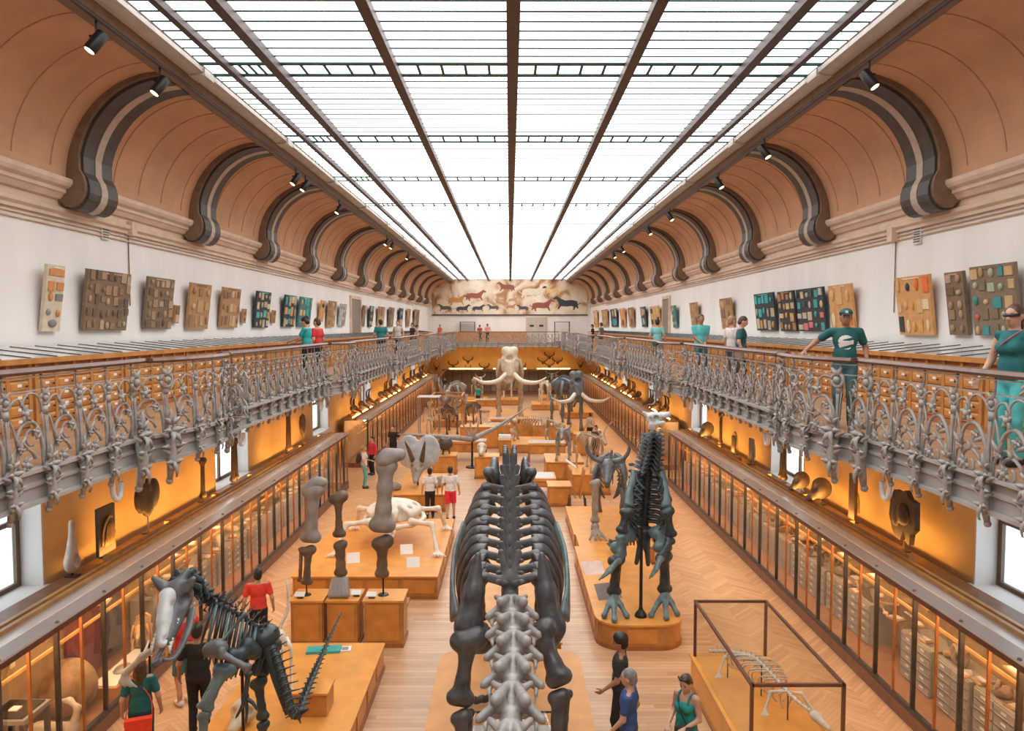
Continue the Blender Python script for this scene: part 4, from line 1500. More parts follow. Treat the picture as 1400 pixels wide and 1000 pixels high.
# skulls and horns mounted on the ochre end wall
for x, y, k in ((597, 503, 0), (620, 500, 1), (640, 494, 1), (640, 505, 0), (662, 503, 1), (751, 488, 1), (742, 495, 1), (762, 495, 1), (751, 500, 1), (793, 500, 0), (712, 503, 1)):
    p = atY(x, y, YEND - .12)
    o = empty('wall_trophy', (p.x, YEND - .05, p.z - .3), PI / 2, 'dark horned skull mounted on the ochre end wall under the balcony', 'skull', 'mounted skulls on the end wall')
    q = put('skull', HSK, o, scale=(.8, .8, .8))
    q.location = (-.3, 0, 0)
    h = put('horns', HORN, o, scale=(1, 1.4 if k else .8, .8))
    h.location = (-.3, 0, 0)
# ------------------------------------------------------------------ bone kit
M_DBONE = mat('black_cast_bone', (.075, .074, .078), .30, var=.40, scale=7, bump=.12)
M_GBONE = mat('grey_neck_bone', (.30, .28, .265), .45, var=.25, scale=6, bump=.15)
M_MBONE = mat('slate_bone', (.13, .14, .145), .4, var=.3, scale=6, bump=.12)
M_TBONE = mat('teal_black_bone', (.036, .050, .054), .34, var=.4, scale=6, bump=.12)
M_TLITE = mat('teal_highlight_bone', (.12, .185, .195), .36, var=.35, scale=5, bump=.1)  # paler copy of the dark bone, painted in for its teal highlights
M_SKULLW = mat('white_blue_bone', (.58, .60, .60), .4, var=.2, scale=6)
M_WBONE = mat('white_bone', (.74, .66, .55), .5, var=.12, scale=8, bump=.08)
M_TANB = mat('tan_bone', (.46, .33, .21), .5, var=.2, scale=6, bump=.1)
M_GREYB = mat('grey_stone_bone', (.30, .265, .235), .55, var=.2, scale=5, bump=.2)
M_BRNB = mat('brown_leg_bone', (.14, .095, .065), .5, var=.3, scale=4, bump=.2)
M_ROD = mat('black_rod', (.03, .027, .025), .35, metal=.5)


def hourglass(a, b, r0, rm, r1):
    a, b = Vector(a), Vector(b)
    m = (a + b) / 2
    return [('c', a[:], m[:], r0, rm), ('c', m[:], b[:], rm, r1)]


def longbone(name, a, b, r0, rm, r1, m, parent, h=None, flat=None, k=None):
    """limb bone with a two-knob lower end and a rounded head"""
    a, b = Vector(a), Vector(b)
    t = (b - a).normalized()
    sd = t.cross(Vector((0, 1, 0)))
    if sd.length < .2:
        sd = t.cross(Vector((1, 0, 0)))
    sd.normalize()
    pr = [('c', (a + t * r0 * .9)[:], lerp(a, b, .38)[:], r0 * .75, rm), ('c', lerp(a, b, .38)[:], lerp(a, b, .68)[:], rm, rm), ('c', lerp(a, b, .68)[:], (b - t * r1 * .8)[:], rm, r1 * .8)]
    pr += [('e', (a + t * r0 * .6 + sd * r0 * .45)[:], (r0 * .72,) * 3), ('e', (a + t * r0 * .9 - sd * r0 * .5)[:], (r0 * .62,) * 3)]
    pr += [('e', (b - t * r1 * .6 + sd * r1 * .55)[:], (r1 * .62,) * 3), ('e', (b - t * r1 * .6 - sd * r1 * .55)[:], (r1 * .62,) * 3)]
    return blob(name, pr, h or max(.016, rm * .33), k or rm * .6, m, parent, world=True)


def frame(t, up=(0, 0, 1)):
    """rotation matrix whose +y axis is t and +z is near up"""
    t = Vector(t).normalized()
    up = Vector(up)
    x = t.cross(up)
    if x.length < 1e-4:
        x = t.orthogonal()
    x.normalize()
    z = x.cross(t)
    return Matrix((x, t, z)).transposed()


def place(name, me, root, p, R, sc):
    o = put(name, me, root)
    o.matrix_parent_inverse = (Matrix.Translation(root.location) @ root.rotation_euler.to_matrix().to_4x4()).inverted()
    M = Matrix.Translation(Vector(p)) @ R.to_4x4() @ Matrix.Diagonal((*sc, 1))
    o.matrix_basis = M
    return o


def chain(root, pts, n, me, s0, s1, name='vertebra', up=(0, 0, 1)):
    P = bez(pts, 40)
    seg = [0]
    for i in range(1, len(P)):
        seg.append(seg[-1] + (P[i] - P[i - 1]).length)
    for j in range(n):
        d = seg[-1] * (j + .5) / n
        i = next(q for q in range(1, len(P)) if seg[q] >= d - 1e-6)
        u = (d - seg[i - 1]) / max(1e-6, seg[i] - seg[i - 1])
        p = P[i - 1].lerp(P[i], u)
        s = lerp(s0, s1, j / max(1, n - 1))
        L = seg[-1] / n
        place(name, me, root, p, frame(P[i] - P[i - 1], up), (s, L, s))


CERV = mk('vertebra', [('c', (0, -.44, 0), (0, .44, -.01), .12, .14), ('c', (.05, -.40, .15), (.17, .38, .27), .055, .075), ('c', (-.05, -.40, .15), (-.17, .38, .27), .055, .075),
                       ('c', (.05, -.25, .10), (.24, -.48, .14), .06, .045), ('c', (-.05, -.25, .10), (-.24, -.48, .14), .06, .045), ('c', (.12, .15, .16), (.36, .32, .04), .08, .055),
                       ('c', (-.12, .15, .16), (-.36, .32, .04), .08, .055), ('c', (.05, 0, 0), (.32, -.12, -.10), .08, .06), ('c', (-.05, 0, 0), (-.32, -.12, -.10), .08, .06),
                       ('c', (.32, -.16, -.12), (.27, .45, -.16), .04, .02), ('c', (-.32, -.16, -.12), (-.27, .45, -.16), .04, .02),
                       ('-', 'e', (.17, .02, .12), (.06, .2, .07)), ('-', 'e', (-.17, .02, .12), (.06, .2, .07)), ('-', 'e', (0, .12, .30), (.055, .35, .12))], .034, .05, M_GBONE)
DORS = mk('vertebra', [('c', (0, -.4, 0), (0, .4, 0), .15, .15), ('c', (0, 0, .1), (0, 0, .34), .12, .09), ('c', (.04, 0, .32), (.15, .12, .78), .07, .06), ('c', (-.04, 0, .32), (-.15, .12, .78), .07, .06),
                       ('c', (.05, 0, .28), (.46, .05, .38), .09, .075), ('c', (-.05, 0, .28), (-.46, .05, .38), .09, .075), ('e', (.48, .0, .39), (.10, .20, .06)), ('e', (-.48, .0, .39), (.10, .20, .06)),
                       ('c', (.08, -.2, .3), (.2, -.42, .36), .06, .05), ('c', (-.08, -.2, .3), (-.2, -.42, .36), .06, .05), ('-', 'e', (0, .05, .72), (.07, .5, .16))], .036, .06, mat('black_bone_highlit', (.135, .133, .135), .34, var=.4, scale=5, bump=.12))  # lighter than the ribs: highlights on the black bone put into the colour
CAUD = mk('vertebra', [('c', (0, -.42, 0), (0, .42, 0), .2, .2), ('c', (0, .05, .1), (0, .22, .62), .11, .07), ('c', (.1, 0, .06), (.42, .08, .06), .08, .05), ('c', (-.1, 0, .06), (-.42, .08, .06), .08, .05),
                       ('c', (0, .1, -.1), (0, .25, -.42), .07, .05)], .05, .06, M_DBONE)


def plinth(name, label, x0, x1, y0, y1, h, rf=0.0, rb=0.0, m=None, cat='plinth', group=None, panels=True):
    """wooden plinth, optional rounded front / back corners; top board, skirting and framed panels"""
    m = m or M_OAK
    o = empty(name, ((x0 + x1) / 2, (y0 + y1) / 2, 0), 0, label, cat, group)
    hx, hy = (x1 - x0) / 2, (y1 - y0) / 2

    def outline(g):
        pts = []
        for cx, cy, r, a0 in ((hx, -hy, rf, -PI / 2), (hx, hy, rb, 0), (-hx, hy, rb, PI / 2), (-hx, -hy, rf, PI)):
            sx, sy = (1 if cx > 0 else -1), (1 if cy > 0 else -1)
            if r < .01:
                pts.append((cx + sx * g, cy + sy * g))
            else:
                for i in range(7):
                    a = a0 + PI / 2 * i / 6
                    pts.append((cx - sx * r + (r + g) * math.cos(a), cy - sy * r + (r + g) * math.sin(a)))
        return pts
    MB().prism(outline(0), 'z', .08, h - .04).build('body', m, o)
    MB().prism(outline(.03), 'z', h - .04, h).build('top_board', M_OAKT, o)
    MB().prism(outline(.025), 'z', 0, .08).build('skirting', M_OAKD, o)
    if panels:
        for sx in (-1, 1):
            ya, yb = -hy + rf, hy - rb
            n = max(1, round((yb - ya) / .8))
            for i in range(n):
                a, b = lerp(ya, yb, i / n) + .07, lerp(ya, yb, (i + 1) / n) - .07
                x = sx * hx
                MB().box(min(x, x + sx * .015), max(x, x + sx * .015), a, b, .14, h - .10).build('side_panel', M_OAKP, o)
        n = max(1, round((2 * hx - 2 * rf) / .9))
        for i in range(n):
            a, b = lerp(-hx + rf, hx - rf, i / n) + .06, lerp(-hx + rf, hx - rf, (i + 1) / n) - .06
            MB().box(a, b, -hy - .015, -hy, .14, h - .10).build('front_panel', M_OAKP, o)
    return o


M_OAKT = wood('honey_oak_top', (.72, .315, .065), .42, .12, (1, 1, 1), 2.5)
M_OAKP = wood('oak_panel', (.62, .25, .05), .4, .15, (1, 1, 1), 4)


def sign(x, y, z, rz, label, w=.26, d=.18, tilt=.5, m=None):
    o = empty('info_card', (x, y, z), rz, label, 'sign', 'white information cards on the plinths')
    c = MB().obox((0, 0, .09), (w, .012, d), Matrix.Rotation(-tilt, 3, 'X')).build('card', m or M_CARD, o)
    MB().box(-w * .3, w * .3, .0, .07, 0, .02).build('foot', M_KNOB, o)
    return o


# ------------------------------------------------------------------ the great sauropod facing the camera balcony
plinth('skeleton_plinth', 'long orange oak plinth with rounded end under the front of the giant sauropod', -1.22, 1.22, 4.6, 13.1, .5, 0, .45)
plinth('rear_plinth', 'orange oak plinth under the hips of the giant sauropod', -.95, .95, 13.4, 18.6, .5)
sau = empty('sauropod_skeleton', (0, 10, .5), 0, 'giant black sauropod skeleton with grey neck bones stretched along the aisle', 'skeleton')


def sz(Y):
    return float(np.interp(Y, [3.6, 5.4, 7.0, 9.6, 10.4, 12.0, 13.6, 14.4], [3.55, 3.34, 3.05, 2.62, 2.62, 2.85, 3.22, 3.30]))


neck = [(0.02 + .02 * math.sin(Y), Y, sz(Y)) for Y in (3.6, 4.5, 5.4, 6.2, 7.0, 7.9, 8.8, 9.75)]
chain(sau, neck[::-1], 7, CERV, .84, .60)
chain(sau, [(0, Y, sz(Y)) for Y in (9.8, 10.4, 11.2, 12.0, 12.8, 13.5)], 9, DORS, .82, .92)
chain(sau, [(0, 14.4, 3.35), (0, 15.4, 3.0), (0, 16.6, 2.3), (0, 18.0, 1.6), (0, 19.4, 1.2)], 13, CAUD, .62, .3)
blob('sacrum', [('c', (0, 13.4, 3.25), (0, 14.5, 3.35), .16, .16)] + [('c', (sx * .04, 13.5 + i * .24, 3.35), (sx * .09, 13.6 + i * .24, 4.02), .07, .06) for i in range(4) for sx in (-1, 1)], .04, .06, M_DBONE, sau, world=True)
for sx in (-1, 1):
    blob('hip_blade', [('e', (sx * .30, 13.9, 3.62), (.10, .50, .30)), ('c', (sx * .34, 13.55, 3.6), (sx * .40, 13.25, 3.75), .13, .10), ('c', (sx * .30, 13.9, 3.45), (sx * .42, 13.95, 3.0), .14, .13),
                       ('c', (0, 13.9, 3.4), (sx * .3, 13.9, 3.5), .08, .08)], .04, .08, M_MBONE if sx < 0 else M_DBONE, sau, world=True)  # left blade takes the paler bone in place of its highlight
    longbone('thigh_bone', (sx * .50, 13.95, 3.05), (sx * .56, 13.75, 1.70), .21, .11, .19, M_DBONE, sau)
    longbone('shin_bone', (sx * .56, 13.75, 1.68), (sx * .56, 13.9, .72), .15, .08, .12, M_DBONE, sau)
    blob('hind_foot', [('e', (sx * .56, 13.82, .60), (.16, .20, .10))] + [('c', (sx * .56 + (i - 1.5) * .07, 13.72, .58), (sx * .56 + (i - 1.5) * .11, 13.5, .55), .05, .035) for i in range(4)], .03, .04, M_DBONE, sau, world=True)
# ribs
NR = 11
for i in range(NR):
    u = i / (NR - 1)
    Y = lerp(10.0, 13.3, u)
    z0 = sz(Y) + .33
    w = float(np.interp(u, [0, .35, .7, 1], [.58, .84, .90, .70]))
    dn = float(np.interp(u, [0, .3, .7, 1], [.95, 1.45, 1.5, .95]))
    for sx in (-1, 1):
        pth = bez([(sx * .36, Y, z0), (sx * w * .70, Y + .06, z0 - .06), (sx * w * .93, Y + .16, z0 - dn * .30), (sx * w * .97, Y + .22, z0 - dn * .62), (sx * w * .80, Y + .18, z0 - dn)], 16)
        MB().tube(pth, rlist([.115, .125, .12, .10, .07], len(pth)), 8, .38, (0, 1, .25)).build('rib', M_DBONE, sau, True, world=True)
# shoulder girdles and fore limbs
for sx in (-1, 1):
    q = (lambda x, y, Y: atY(697 + (697 - x) * -1 if sx < 0 else x, y, Y))
    tip, low = Vector((sx * .44, 9.95, 3.26)), Vector((sx * .56, 9.75, 2.32))
    blob('shoulder_blade', [('c', tip[:], lerp(tip, low, .55)[:], .045, .15), ('c', lerp(tip, low, .5)[:], low[:], .13, .20), ('e', (sx * .42, 9.72, 2.16), (.26, .14, .20)), ('e', (sx * .60, 9.7, 2.36), (.14, .12, .2)),
                            ('-', 'e', (sx * .40, 9.56, 2.22), (.05, .06, .05))], .034, .07, M_DBONE, sau, world=True)
    pth = bez([(sx * .74, 11.6, 3.22), (sx * .84, 11.0, 2.92), (sx * .84, 10.5, 2.58), (sx * .78, 10.2, 2.26)], 12)
    MB().tube(pth, rlist([.09, .11, .12, .17], len(pth)), 8, .35, (0, .3, 1)).build('scapula_rear', M_MBONE if sx < 0 else M_TLITE, sau, True, world=True)
longbone('upper_arm', atY(643, 857, 9.6), atY(628, 966, 9.35), .225, .095, .165, M_DBONE, sau)
longbone('upper_arm', atY(735, 850, 9.6), atY(768, 938, 9.2), .20, .11, .16, M_DBONE, sau)
la, ra_ = atY(630, 970, 9.32), atY(764, 942, 9.2)
longbone('fore_arm', la, (la.x + .03, 9.15, .80), .13, .075, .10, M_DBONE, sau)
longbone('fore_arm', (la.x + .09, 9.40, la.z - .04), (la.x + .10, 9.25, .80), .08, .05, .07, M_DBONE, sau)
longbone('fore_arm', ra_, (ra_.x - .06, 8.9, .80), .13, .08, .10, M_DBONE, sau)
longbone('fore_arm', (ra_.x + .1, 9.25, ra_.z - .04), (ra_.x + .03, 9.05, .80), .08, .05, .07, M_DBONE, sau)
for x, y in ((la.x + .06, 9.1), (ra_.x - .02, 8.9)):
    blob('fore_foot', [('e', (x, y, .68), (.14, .13, .14))] + [('c', (x + (i - 2) * .05, y - .05, .66), (x + (i - 2) * .075, y - .18, .55), .045, .035) for i in range(5)], .03, .04, M_DBONE, sau, world=True)
for sx in (-1, 1):
    MB().tube([(sx * .05, 10.9, .5), (sx * .02, 10.9, 2.6)], .03, 6).build('prop', M_ROD, sau, world=True)
MB().tube([(0, 6.6, .5), (0, 6.6, 2.95)], .028, 6).build('prop', M_ROD, sau, world=True)
# low glass case with papers between the fore feet, small foot-bone chain beside it
o = empty('floor_vitrine', (.08, 9.9, .5), 0, 'low glass case with white text sheets between the sauropod fore feet', 'show-case')
MB().box(-.62, .62, -1.5, .55, 0, .05).build('base', M_CARD, o)
for a, bb in ((-.52, -.08), (.1, .5)):
    MB().box(a, bb, -.75, .42, .05, .062).build('text_sheet', M_CARD, o)
for a in (-.62, .62):
    MB().box(a - .012, a + .012, -1.5, .55, .24, .265).build('edge_bar', M_ROD, o)
for c in (-1.5, -.45, .55):
    MB().box(-.62, .62, c - .010, c + .010, .24, .262).build('edge_bar', M_ROD, o)
MB().box(-.62, .62, -1.5, .55, .255, .262).build('lid', M_GLASS, o)
o = empty('foot_bone_chain', (-.55, 11.1, .5), 0, 'short row of black foot bones lying on the sauropod plinth', 'bones')
for i in range(5):
    blob('bone', [('c', (i * .12 - .1, .02 * (-1) ** i, .08), (i * .12, .0, .10 + .02 * i), .05, .06)], .025, .02, M_DBONE, o)

# ------------------------------------------------------------------ upright plant-eater on its rounded plinth
plinth('rounded_plinth', 'orange oak plinth with rounded front under the upright teal-black dinosaur', 1.76, 3.48, 14.15, 19.3, .52, .5, 0)
igu = empty('upright_dinosaur_skeleton', (2.6, 15, .52), 0, 'upright teal-black dinosaur skeleton standing on two legs with raised head', 'skeleton')
A = lambda x, y, Y: atY(x, y, Y)
hd = A(893, 572, 14.95)
blob('skull', [('e', hd[:], (.15, .17, .13)), ('c', (hd.x, hd.y - .1, hd.z + .03), (hd.x + .26, hd.y - .22, hd.z + .10), .10, .06), ('c', (hd.x - .05, hd.y - .12, hd.z - .12), (hd.x + .16, hd.y - .24, hd.z - .06), .05, .04),
               ('c', (hd.x - .1, hd.y, hd.z + .06), (hd.x - .2, hd.y - .02, hd.z + .12), .05, .03), ('e', (hd.x - .02, hd.y - .05, hd.z - .16), (.10, .12, .10)),
               ('-', 'e', (hd.x + .03, hd.y - .17, hd.z + .03), (.05, .06, .05)), ('-', 'e', (hd.x + .16, hd.y - .22, hd.z + .02), (.05, .05, .025)), ('-', 'e', (hd.x - .09, hd.y - .15, hd.z - .02), (.05, .06, .06))], .022, .035, M_SKULLW, igu, world=True)
CERV2 = CERV.copy()
CERV2.materials[0] = M_TBONE
DORS2 = DORS.copy()
DORS2.materials[0] = M_TBONE
CAUD2 = CAUD.copy()
CAUD2.materials[0] = M_TBONE
chain(igu, [A(892, 592, 15.05), A(891, 615, 15.3), A(886, 640, 15.5)], 8, CERV2, .62, .78, up=(0, -1, 0))
chain(igu, [A(886, 640, 15.5), A(884, 670, 15.75), A(882, 705, 15.95), A(880, 732, 16.0)], 10, DORS2, .66, .62, up=(0, 1, .2))
tl = [A(880, 735, 16.0), Vector((2.75, 16.8, 1.5)), Vector((2.65, 17.8, .95)), Vector((2.6, 18.9, .72))]
chain(igu, tl, 16, CAUD2, .5, .2)
for i in range(11):
    u = i / 10
    c = lerp(A(885, 645, 15.55), A(881, 712, 15.9), u)
    w = float(np.interp(u, [0, .4, 1], [.24, .46, .34]))
    dn = float(np.interp(u, [0, .5, 1], [.45, .62, .40]))
    for sx in (-1, 1):
        pth = bez([(c.x + sx * .06, c.y, c.z), (c.x + sx * w * .8, c.y - .05, c.z - .02), (c.x + sx * w, c.y - dn * .5, c.z - .14), (c.x + sx * w * .55, c.y - dn, c.z - .28)], 12)
        MB().tube(pth, rlist([.06, .055, .048, .036], len(pth)), 6, .5).build('rib', M_TBONE, igu, True, world=True)
for sx, pts in ((-1, ((870, 645), (860, 692))), (1, ((901, 640), (911, 694)))):
    a, bb = A(*pts[0], 15.5), A(*pts[1], 15.05)
    MB().tube(bez([a, lerp(a, bb, .5) + Vector((sx * .05, 0, 0)), bb], 8), rlist([.11, .07, .12], 9), 8, .35, (sx, 0, .3)).build('shoulder_blade', M_TLITE, igu, True, world=True)
for pts in (((859, 694, 15.0), (849, 730, 14.9), (846, 766, 14.7)), ((911, 694, 15.0), (918, 735, 15.0), (903, 764, 14.7))):
    p = [A(*q) for q in pts]
    longbone('upper_arm', p[0], p[1], .14, .075, .115, M_TBONE, igu)
    longbone('fore_arm', p[1], p[2], .105, .065, .09, M_TLITE if pts[0][0] < 880 else M_TBONE, igu)
    dx = -1 if pts[0][0] < 880 else -.6
    blob('hand', [('e', p[2][:], (.08, .08, .08))] + [('c', p[2][:], (p[2] + Vector((dx * (.10 + .05 * i), -.10 - .05 * (i % 3), -.05 - .06 * i)))[:], .045, .04) for i in range(4)] +
         [('c', (p[2] + Vector((dx * (.10 + .05 * i), -.10 - .05 * (i % 3), -.05 - .06 * i)))[:], (p[2] + Vector((dx * (.27 + .05 * i), -.15 - .05 * (i % 3), -.15 - .07 * i)))[:], .038, .02) for i in range(4)], .018, .02, M_TLITE, igu, world=True)
blob('pelvis', [('e', A(880, 728, 15.9)[:], (.30, .16, .15)), ('c', A(866, 728, 15.8)[:], A(852, 745, 15.3)[:], .09, .05), ('c', A(894, 726, 15.8)[:], A(900, 748, 15.3)[:], .09, .05),
                ('c', A(878, 735, 15.8)[:], A(870, 770, 15.6)[:], .08, .05), ('c', A(884, 735, 15.8)[:], A(886, 772, 15.6)[:], .08, .05)], .03, .06, M_TBONE, igu, world=True)
for pts, toes in ((((860, 724, 15.6), (843, 758, 15.0), (839, 814, 14.95)), ((826, 842), (840, 848), (857, 842))), (((899, 720, 15.6), (907, 754, 15.0), (909, 811, 14.95)), ((890, 841), (911, 845), (926, 839)))):
    p = [A(*q) for q in pts]
    longbone('thigh_bone', p[0], p[1], .20, .11, .18, M_TLITE, igu)
    longbone('shin_bone', p[1], p[2], .165, .09, .14, M_TBONE, igu)
    longbone('shin_bone', p[1] + Vector((.10, .06, -.05)), p[2] + Vector((.09, .05, .05)), .05, .03, .05, M_TBONE, igu)
    an = p[2]
    pr = [('e', an[:], (.10, .10, .08))]
    for t in toes:
        g = atZ(t[0], t[1], .58)
        g.y = min(g.y, 14.75)
        mid = lerp(an, g, .55) + Vector((0, 0, .02))
        pr += [('c', an[:], mid[:], .07, .06), ('c', mid[:], (g.x, g.y, .57), .055, .05), ('e', (g.x, g.y, .58), (.06, .06, .055))]
    blob('foot', pr, .022, .03, M_TLITE, igu, world=True)
g = atZ(876, 843, .52)
MB().lathe([(.13, 0), (.12, .05), (.05, .14), (.035, .2), (.03, 2.0)], 10, (g.x, g.y, .52)).build('support_pole', M_ROD, igu, world=True)
sign(2.15, 15.6, .52, .3, 'large tilted photo board at the upright dinosaur left foot', .55, .5, .8, M_STEELG)
sign(2.0, 17.2, .52, .2, 'pale pink tilted sheet behind the upright dinosaur hand', .5, .45, .9, mat('pink_sheet', (.75, .58, .55), .6))

# ------------------------------------------------------------------ dark predator skeleton on the honey plinth
plinth('honey_plinth', 'wide honey oak plinth carrying the dark predator skeleton', -4.45, -2.36, 6.8, 13.35, .5)
th = empty('predator_skeleton', (-3.3, 9.6, .5), 0, 'dark horned predator skeleton with open toothed jaws and long thin tail', 'skeleton')
hd = A(238, 815, 8.9)
J = Vector((-.07, -.08, -.62))
d = (A(222, 880, 8.45) - hd)
blob('skull', [('e', (hd + Vector((.02, .05, 0)))[:], (.19, .16, .19)), ('c', (hd + Vector((.03, .04, -.08)))[:], (hd + d * .95 + Vector((.03, .06, 0)))[:], .16, .075), ('c', (hd + Vector((-.15, 0, .13)))[:], (hd + Vector((-.22, -.05, .24)))[:], .07, .035),
               ('c', (hd + Vector((.16, 0, .11)))[:], (hd + Vector((.25, -.02, .22)))[:], .07, .035), ('c', (hd + Vector((.05, .05, .15)))[:], (hd + Vector((.10, .15, .26)))[:], .06, .04), ('-', 'e', (hd + Vector((.17, -.09, -.02)))[:], (.06, .10, .08)),
               ('-', 'e', (hd + d * .42 + Vector((.17, -.04, 0)))[:], (.06, .10, .13)), ('-', 'e', (hd + Vector((-.17, -.08, -.02)))[:], (.06, .09, .08))], .02, .04, M_MBONE, th, world=True)
blob('face_plate', [('c', (hd + Vector((-.03, -.10, .03)))[:], (hd + d * .5 + Vector((-.02, -.07, 0)))[:], .105, .085), ('c', (hd + d * .5 + Vector((-.02, -.07, 0)))[:], (hd + d * .98 + Vector((0, -.02, 0)))[:], .085, .06),
                    ('-', 'e', (hd + Vector((.10, -.19, -.03)))[:], (.05, .07, .07)), ('-', 'e', (hd + Vector((-.14, -.17, -.03)))[:], (.05, .07, .07)), ('-', 'e', (hd + d * .85 + Vector((.05, -.09, 0)))[:], (.025, .04, .04))], .018, .03, M_SKULLW, th, world=True)
jw = [hd + Vector((.21, .02, -.18)), hd + d * .55 + Vector((.23, .0, -.14)), hd + d * 1.02 + Vector((.15, -.02, -.15)), hd + d * 1.16 + Vector((.04, -.04, -.08))]
MB().tube(bez(jw, 12), rlist([.07, .075, .055, .04], 13), 7, .5).build('jaw', M_MBONE, th, True, world=True)
jw2 = [p + Vector((-.22, -.05, -.05)) for p in jw[:3]] + [jw[3]]
MB().tube(bez(jw2, 12), rlist([.06, .065, .05, .04], 13), 7, .5).build('jaw', M_MBONE, th, True, world=True)
for i in range(9):
    u = .30 + .08 * i
    for q in (0, 1):
        p = hd + d * u + Vector((.12 - .21 * q - .03 * u, -.03, -.05))
        MB().tube([p, p + Vector((.0, -.01, -.06)), p + Vector((.01, .0, -.11))], [.02, .016, .004], 5).build('tooth', M_WBONE, th, True, world=True)
CERV3, DORS3, CAUD3 = CERV2, DORS2, CAUD2
chain(th, [A(250, 798, 9.0), A(258, 800, 9.25), A(275, 815, 9.45), A(292, 826, 9.5)], 8, CERV3, .55, .42, up=(0, -.2, 1))
chain(th, [A(292, 826, 9.5), A(312, 834, 9.6), A(338, 848, 9.65), A(358, 866, 9.65)], 9, DORS3, .25, .27)
chain(th, [A(360, 868, 9.65), A(376, 895, 9.55), A(390, 940, 9.4), A(400, 975, 9.35), A(409, 978, 9.45)], 13, CAUD3, .34, .26, up=(.9, 0, .5))
tp = [A(409, 976, 9.5), A(420, 945, 10.2), A(437, 905, 11.2), A(455, 863, 12.4), A(467, 838, 13.2)]
chain(th, tp, 22, CAUD3, .26, .05)
pts = bez([A(366, 875, 9.6), A(380, 925, 9.5), A(397, 975, 9.4)], 10)
MB().tube(pts, rlist([.10, .095, .075], len(pts)), 8, .7).build('tail_base', M_TBONE, th, True, world=True)
for i in range(11):
    u = i / 10
    c = lerp(A(290, 828, 9.5), A(350, 860, 9.65), u)
    dn = float(np.interp(u, [0, .4, 1], [.55, .85, .55]))
    wd = float(np.interp(u, [0, .4, 1], [.26, .36, .26]))
    ax = (A(350, 860, 9.65) - A(290, 828, 9.5)).normalized()
    sd = Vector((-ax.y, ax.x, 0)).normalized()
    for q in (-1, 1):
        pth = bez([c + sd * q * .04 + Vector((0, 0, .04)), c + sd * q * wd * .85 + Vector((-.02, 0, -.08)), c + sd * q * wd + Vector((-.08, 0, -dn * .5)), c + sd * q * wd * .55 + Vector((-.16, 0, -dn))], 12)
        MB().tube(pth, rlist([.03, .03, .026, .016], len(pth)), 5, .7).build('rib', M_TBONE if (i + q) % 3 else M_TLITE, th, True, world=True)
# shoulder, arm, legs
a, bb = A(336, 838, 9.30), A(298, 884, 9.10)
MB().tube(bez([a, lerp(a, bb, .5), bb], 8), rlist([.075, .04, .085], 9), 8, .4, (0, -1, .2)).build('shoulder_blade', M_TLITE, th, True, world=True)
blob('shoulder_plate', [('e', (bb + Vector((0, 0, -.02)))[:], (.13, .10, .12)), ('e', (bb + Vector((-.10, 0, -.05)))[:], (.10, .08, .10))], .022, .04, M_MBONE, th, world=True)
longbone('upper_arm', bb + Vector((.02, -.08, -.03)), A(342, 916, 9.0), .075, .038, .06, M_MBONE, th)
longbone('fore_arm', A(340, 918, 9.0), A(335, 955, 9.0), .05, .03, .045, M_TBONE, th)
for i, (x, y) in enumerate(((322, 983), (336, 990), (352, 972))):
    p0, p1 = A(335, 955, 9.0), A(x, y, 9.0)
    MB().tube(bez([p0, lerp(p0, p1, .5) + Vector((.02, 0, .02)), p1], 6), [.03, .028, .026, .024, .02, .018, .006][:7], 6).build('claw', M_TBONE, th, True, world=True)
hip, knee, ank = A(352, 880, 9.5), A(312, 906, 9.15), A(279, 972, 8.95)
longbone('thigh_bone', hip, knee, .15, .08, .13, M_TBONE, th)
longbone('shin_bone', knee, ank, .13, .06, .09, M_TLITE, th)
longbone('shin_bone', knee + Vector((-.09, 0, -.05)), ank + Vector((-.06, 0, .02)), .06, .032, .05, M_TLITE, th)
gnd = Vector((ank.x - .02, 8.85, .60))
longbone('ankle_bone', ank, gnd, .08, .05, .08, M_TLITE, th)
hip2, knee2, ank2 = A(372, 872, 9.9), A(352, 925, 9.7), A(360, 985, 9.6)
longbone('thigh_bone', hip2, knee2, .15, .08, .12, M_TBONE, th)
longbone('shin_bone', knee2, ank2, .11, .055, .08, M_TBONE, th)
gnd2 = Vector((ank2.x, 9.5, .60))
longbone('ankle_bone', ank2, gnd2, .08, .05, .08, M_TBONE, th)
for g in (gnd, gnd2):
    blob('foot', [('e', (g.x, g.y, .59), (.10, .10, .08))] + [('c', (g.x, g.y, .57), (g.x + (i - 1) * .13 - .08, g.y - .22, .54), .05, .03) for i in range(3)], .024, .03, M_TBONE, th, world=True)
blob('pelvis', [('e', A(362, 870, 9.68)[:], (.20, .22, .16)), ('c', A(362, 875, 9.68)[:], A(350, 920, 9.5)[:], .07, .05)], .03, .05, M_TBONE, th, world=True)
MB().tube([(A(330, 870, 9.6).x, 9.6, .5), A(330, 862, 9.6)], .022, 6).build('prop', M_ROD, th, world=True)
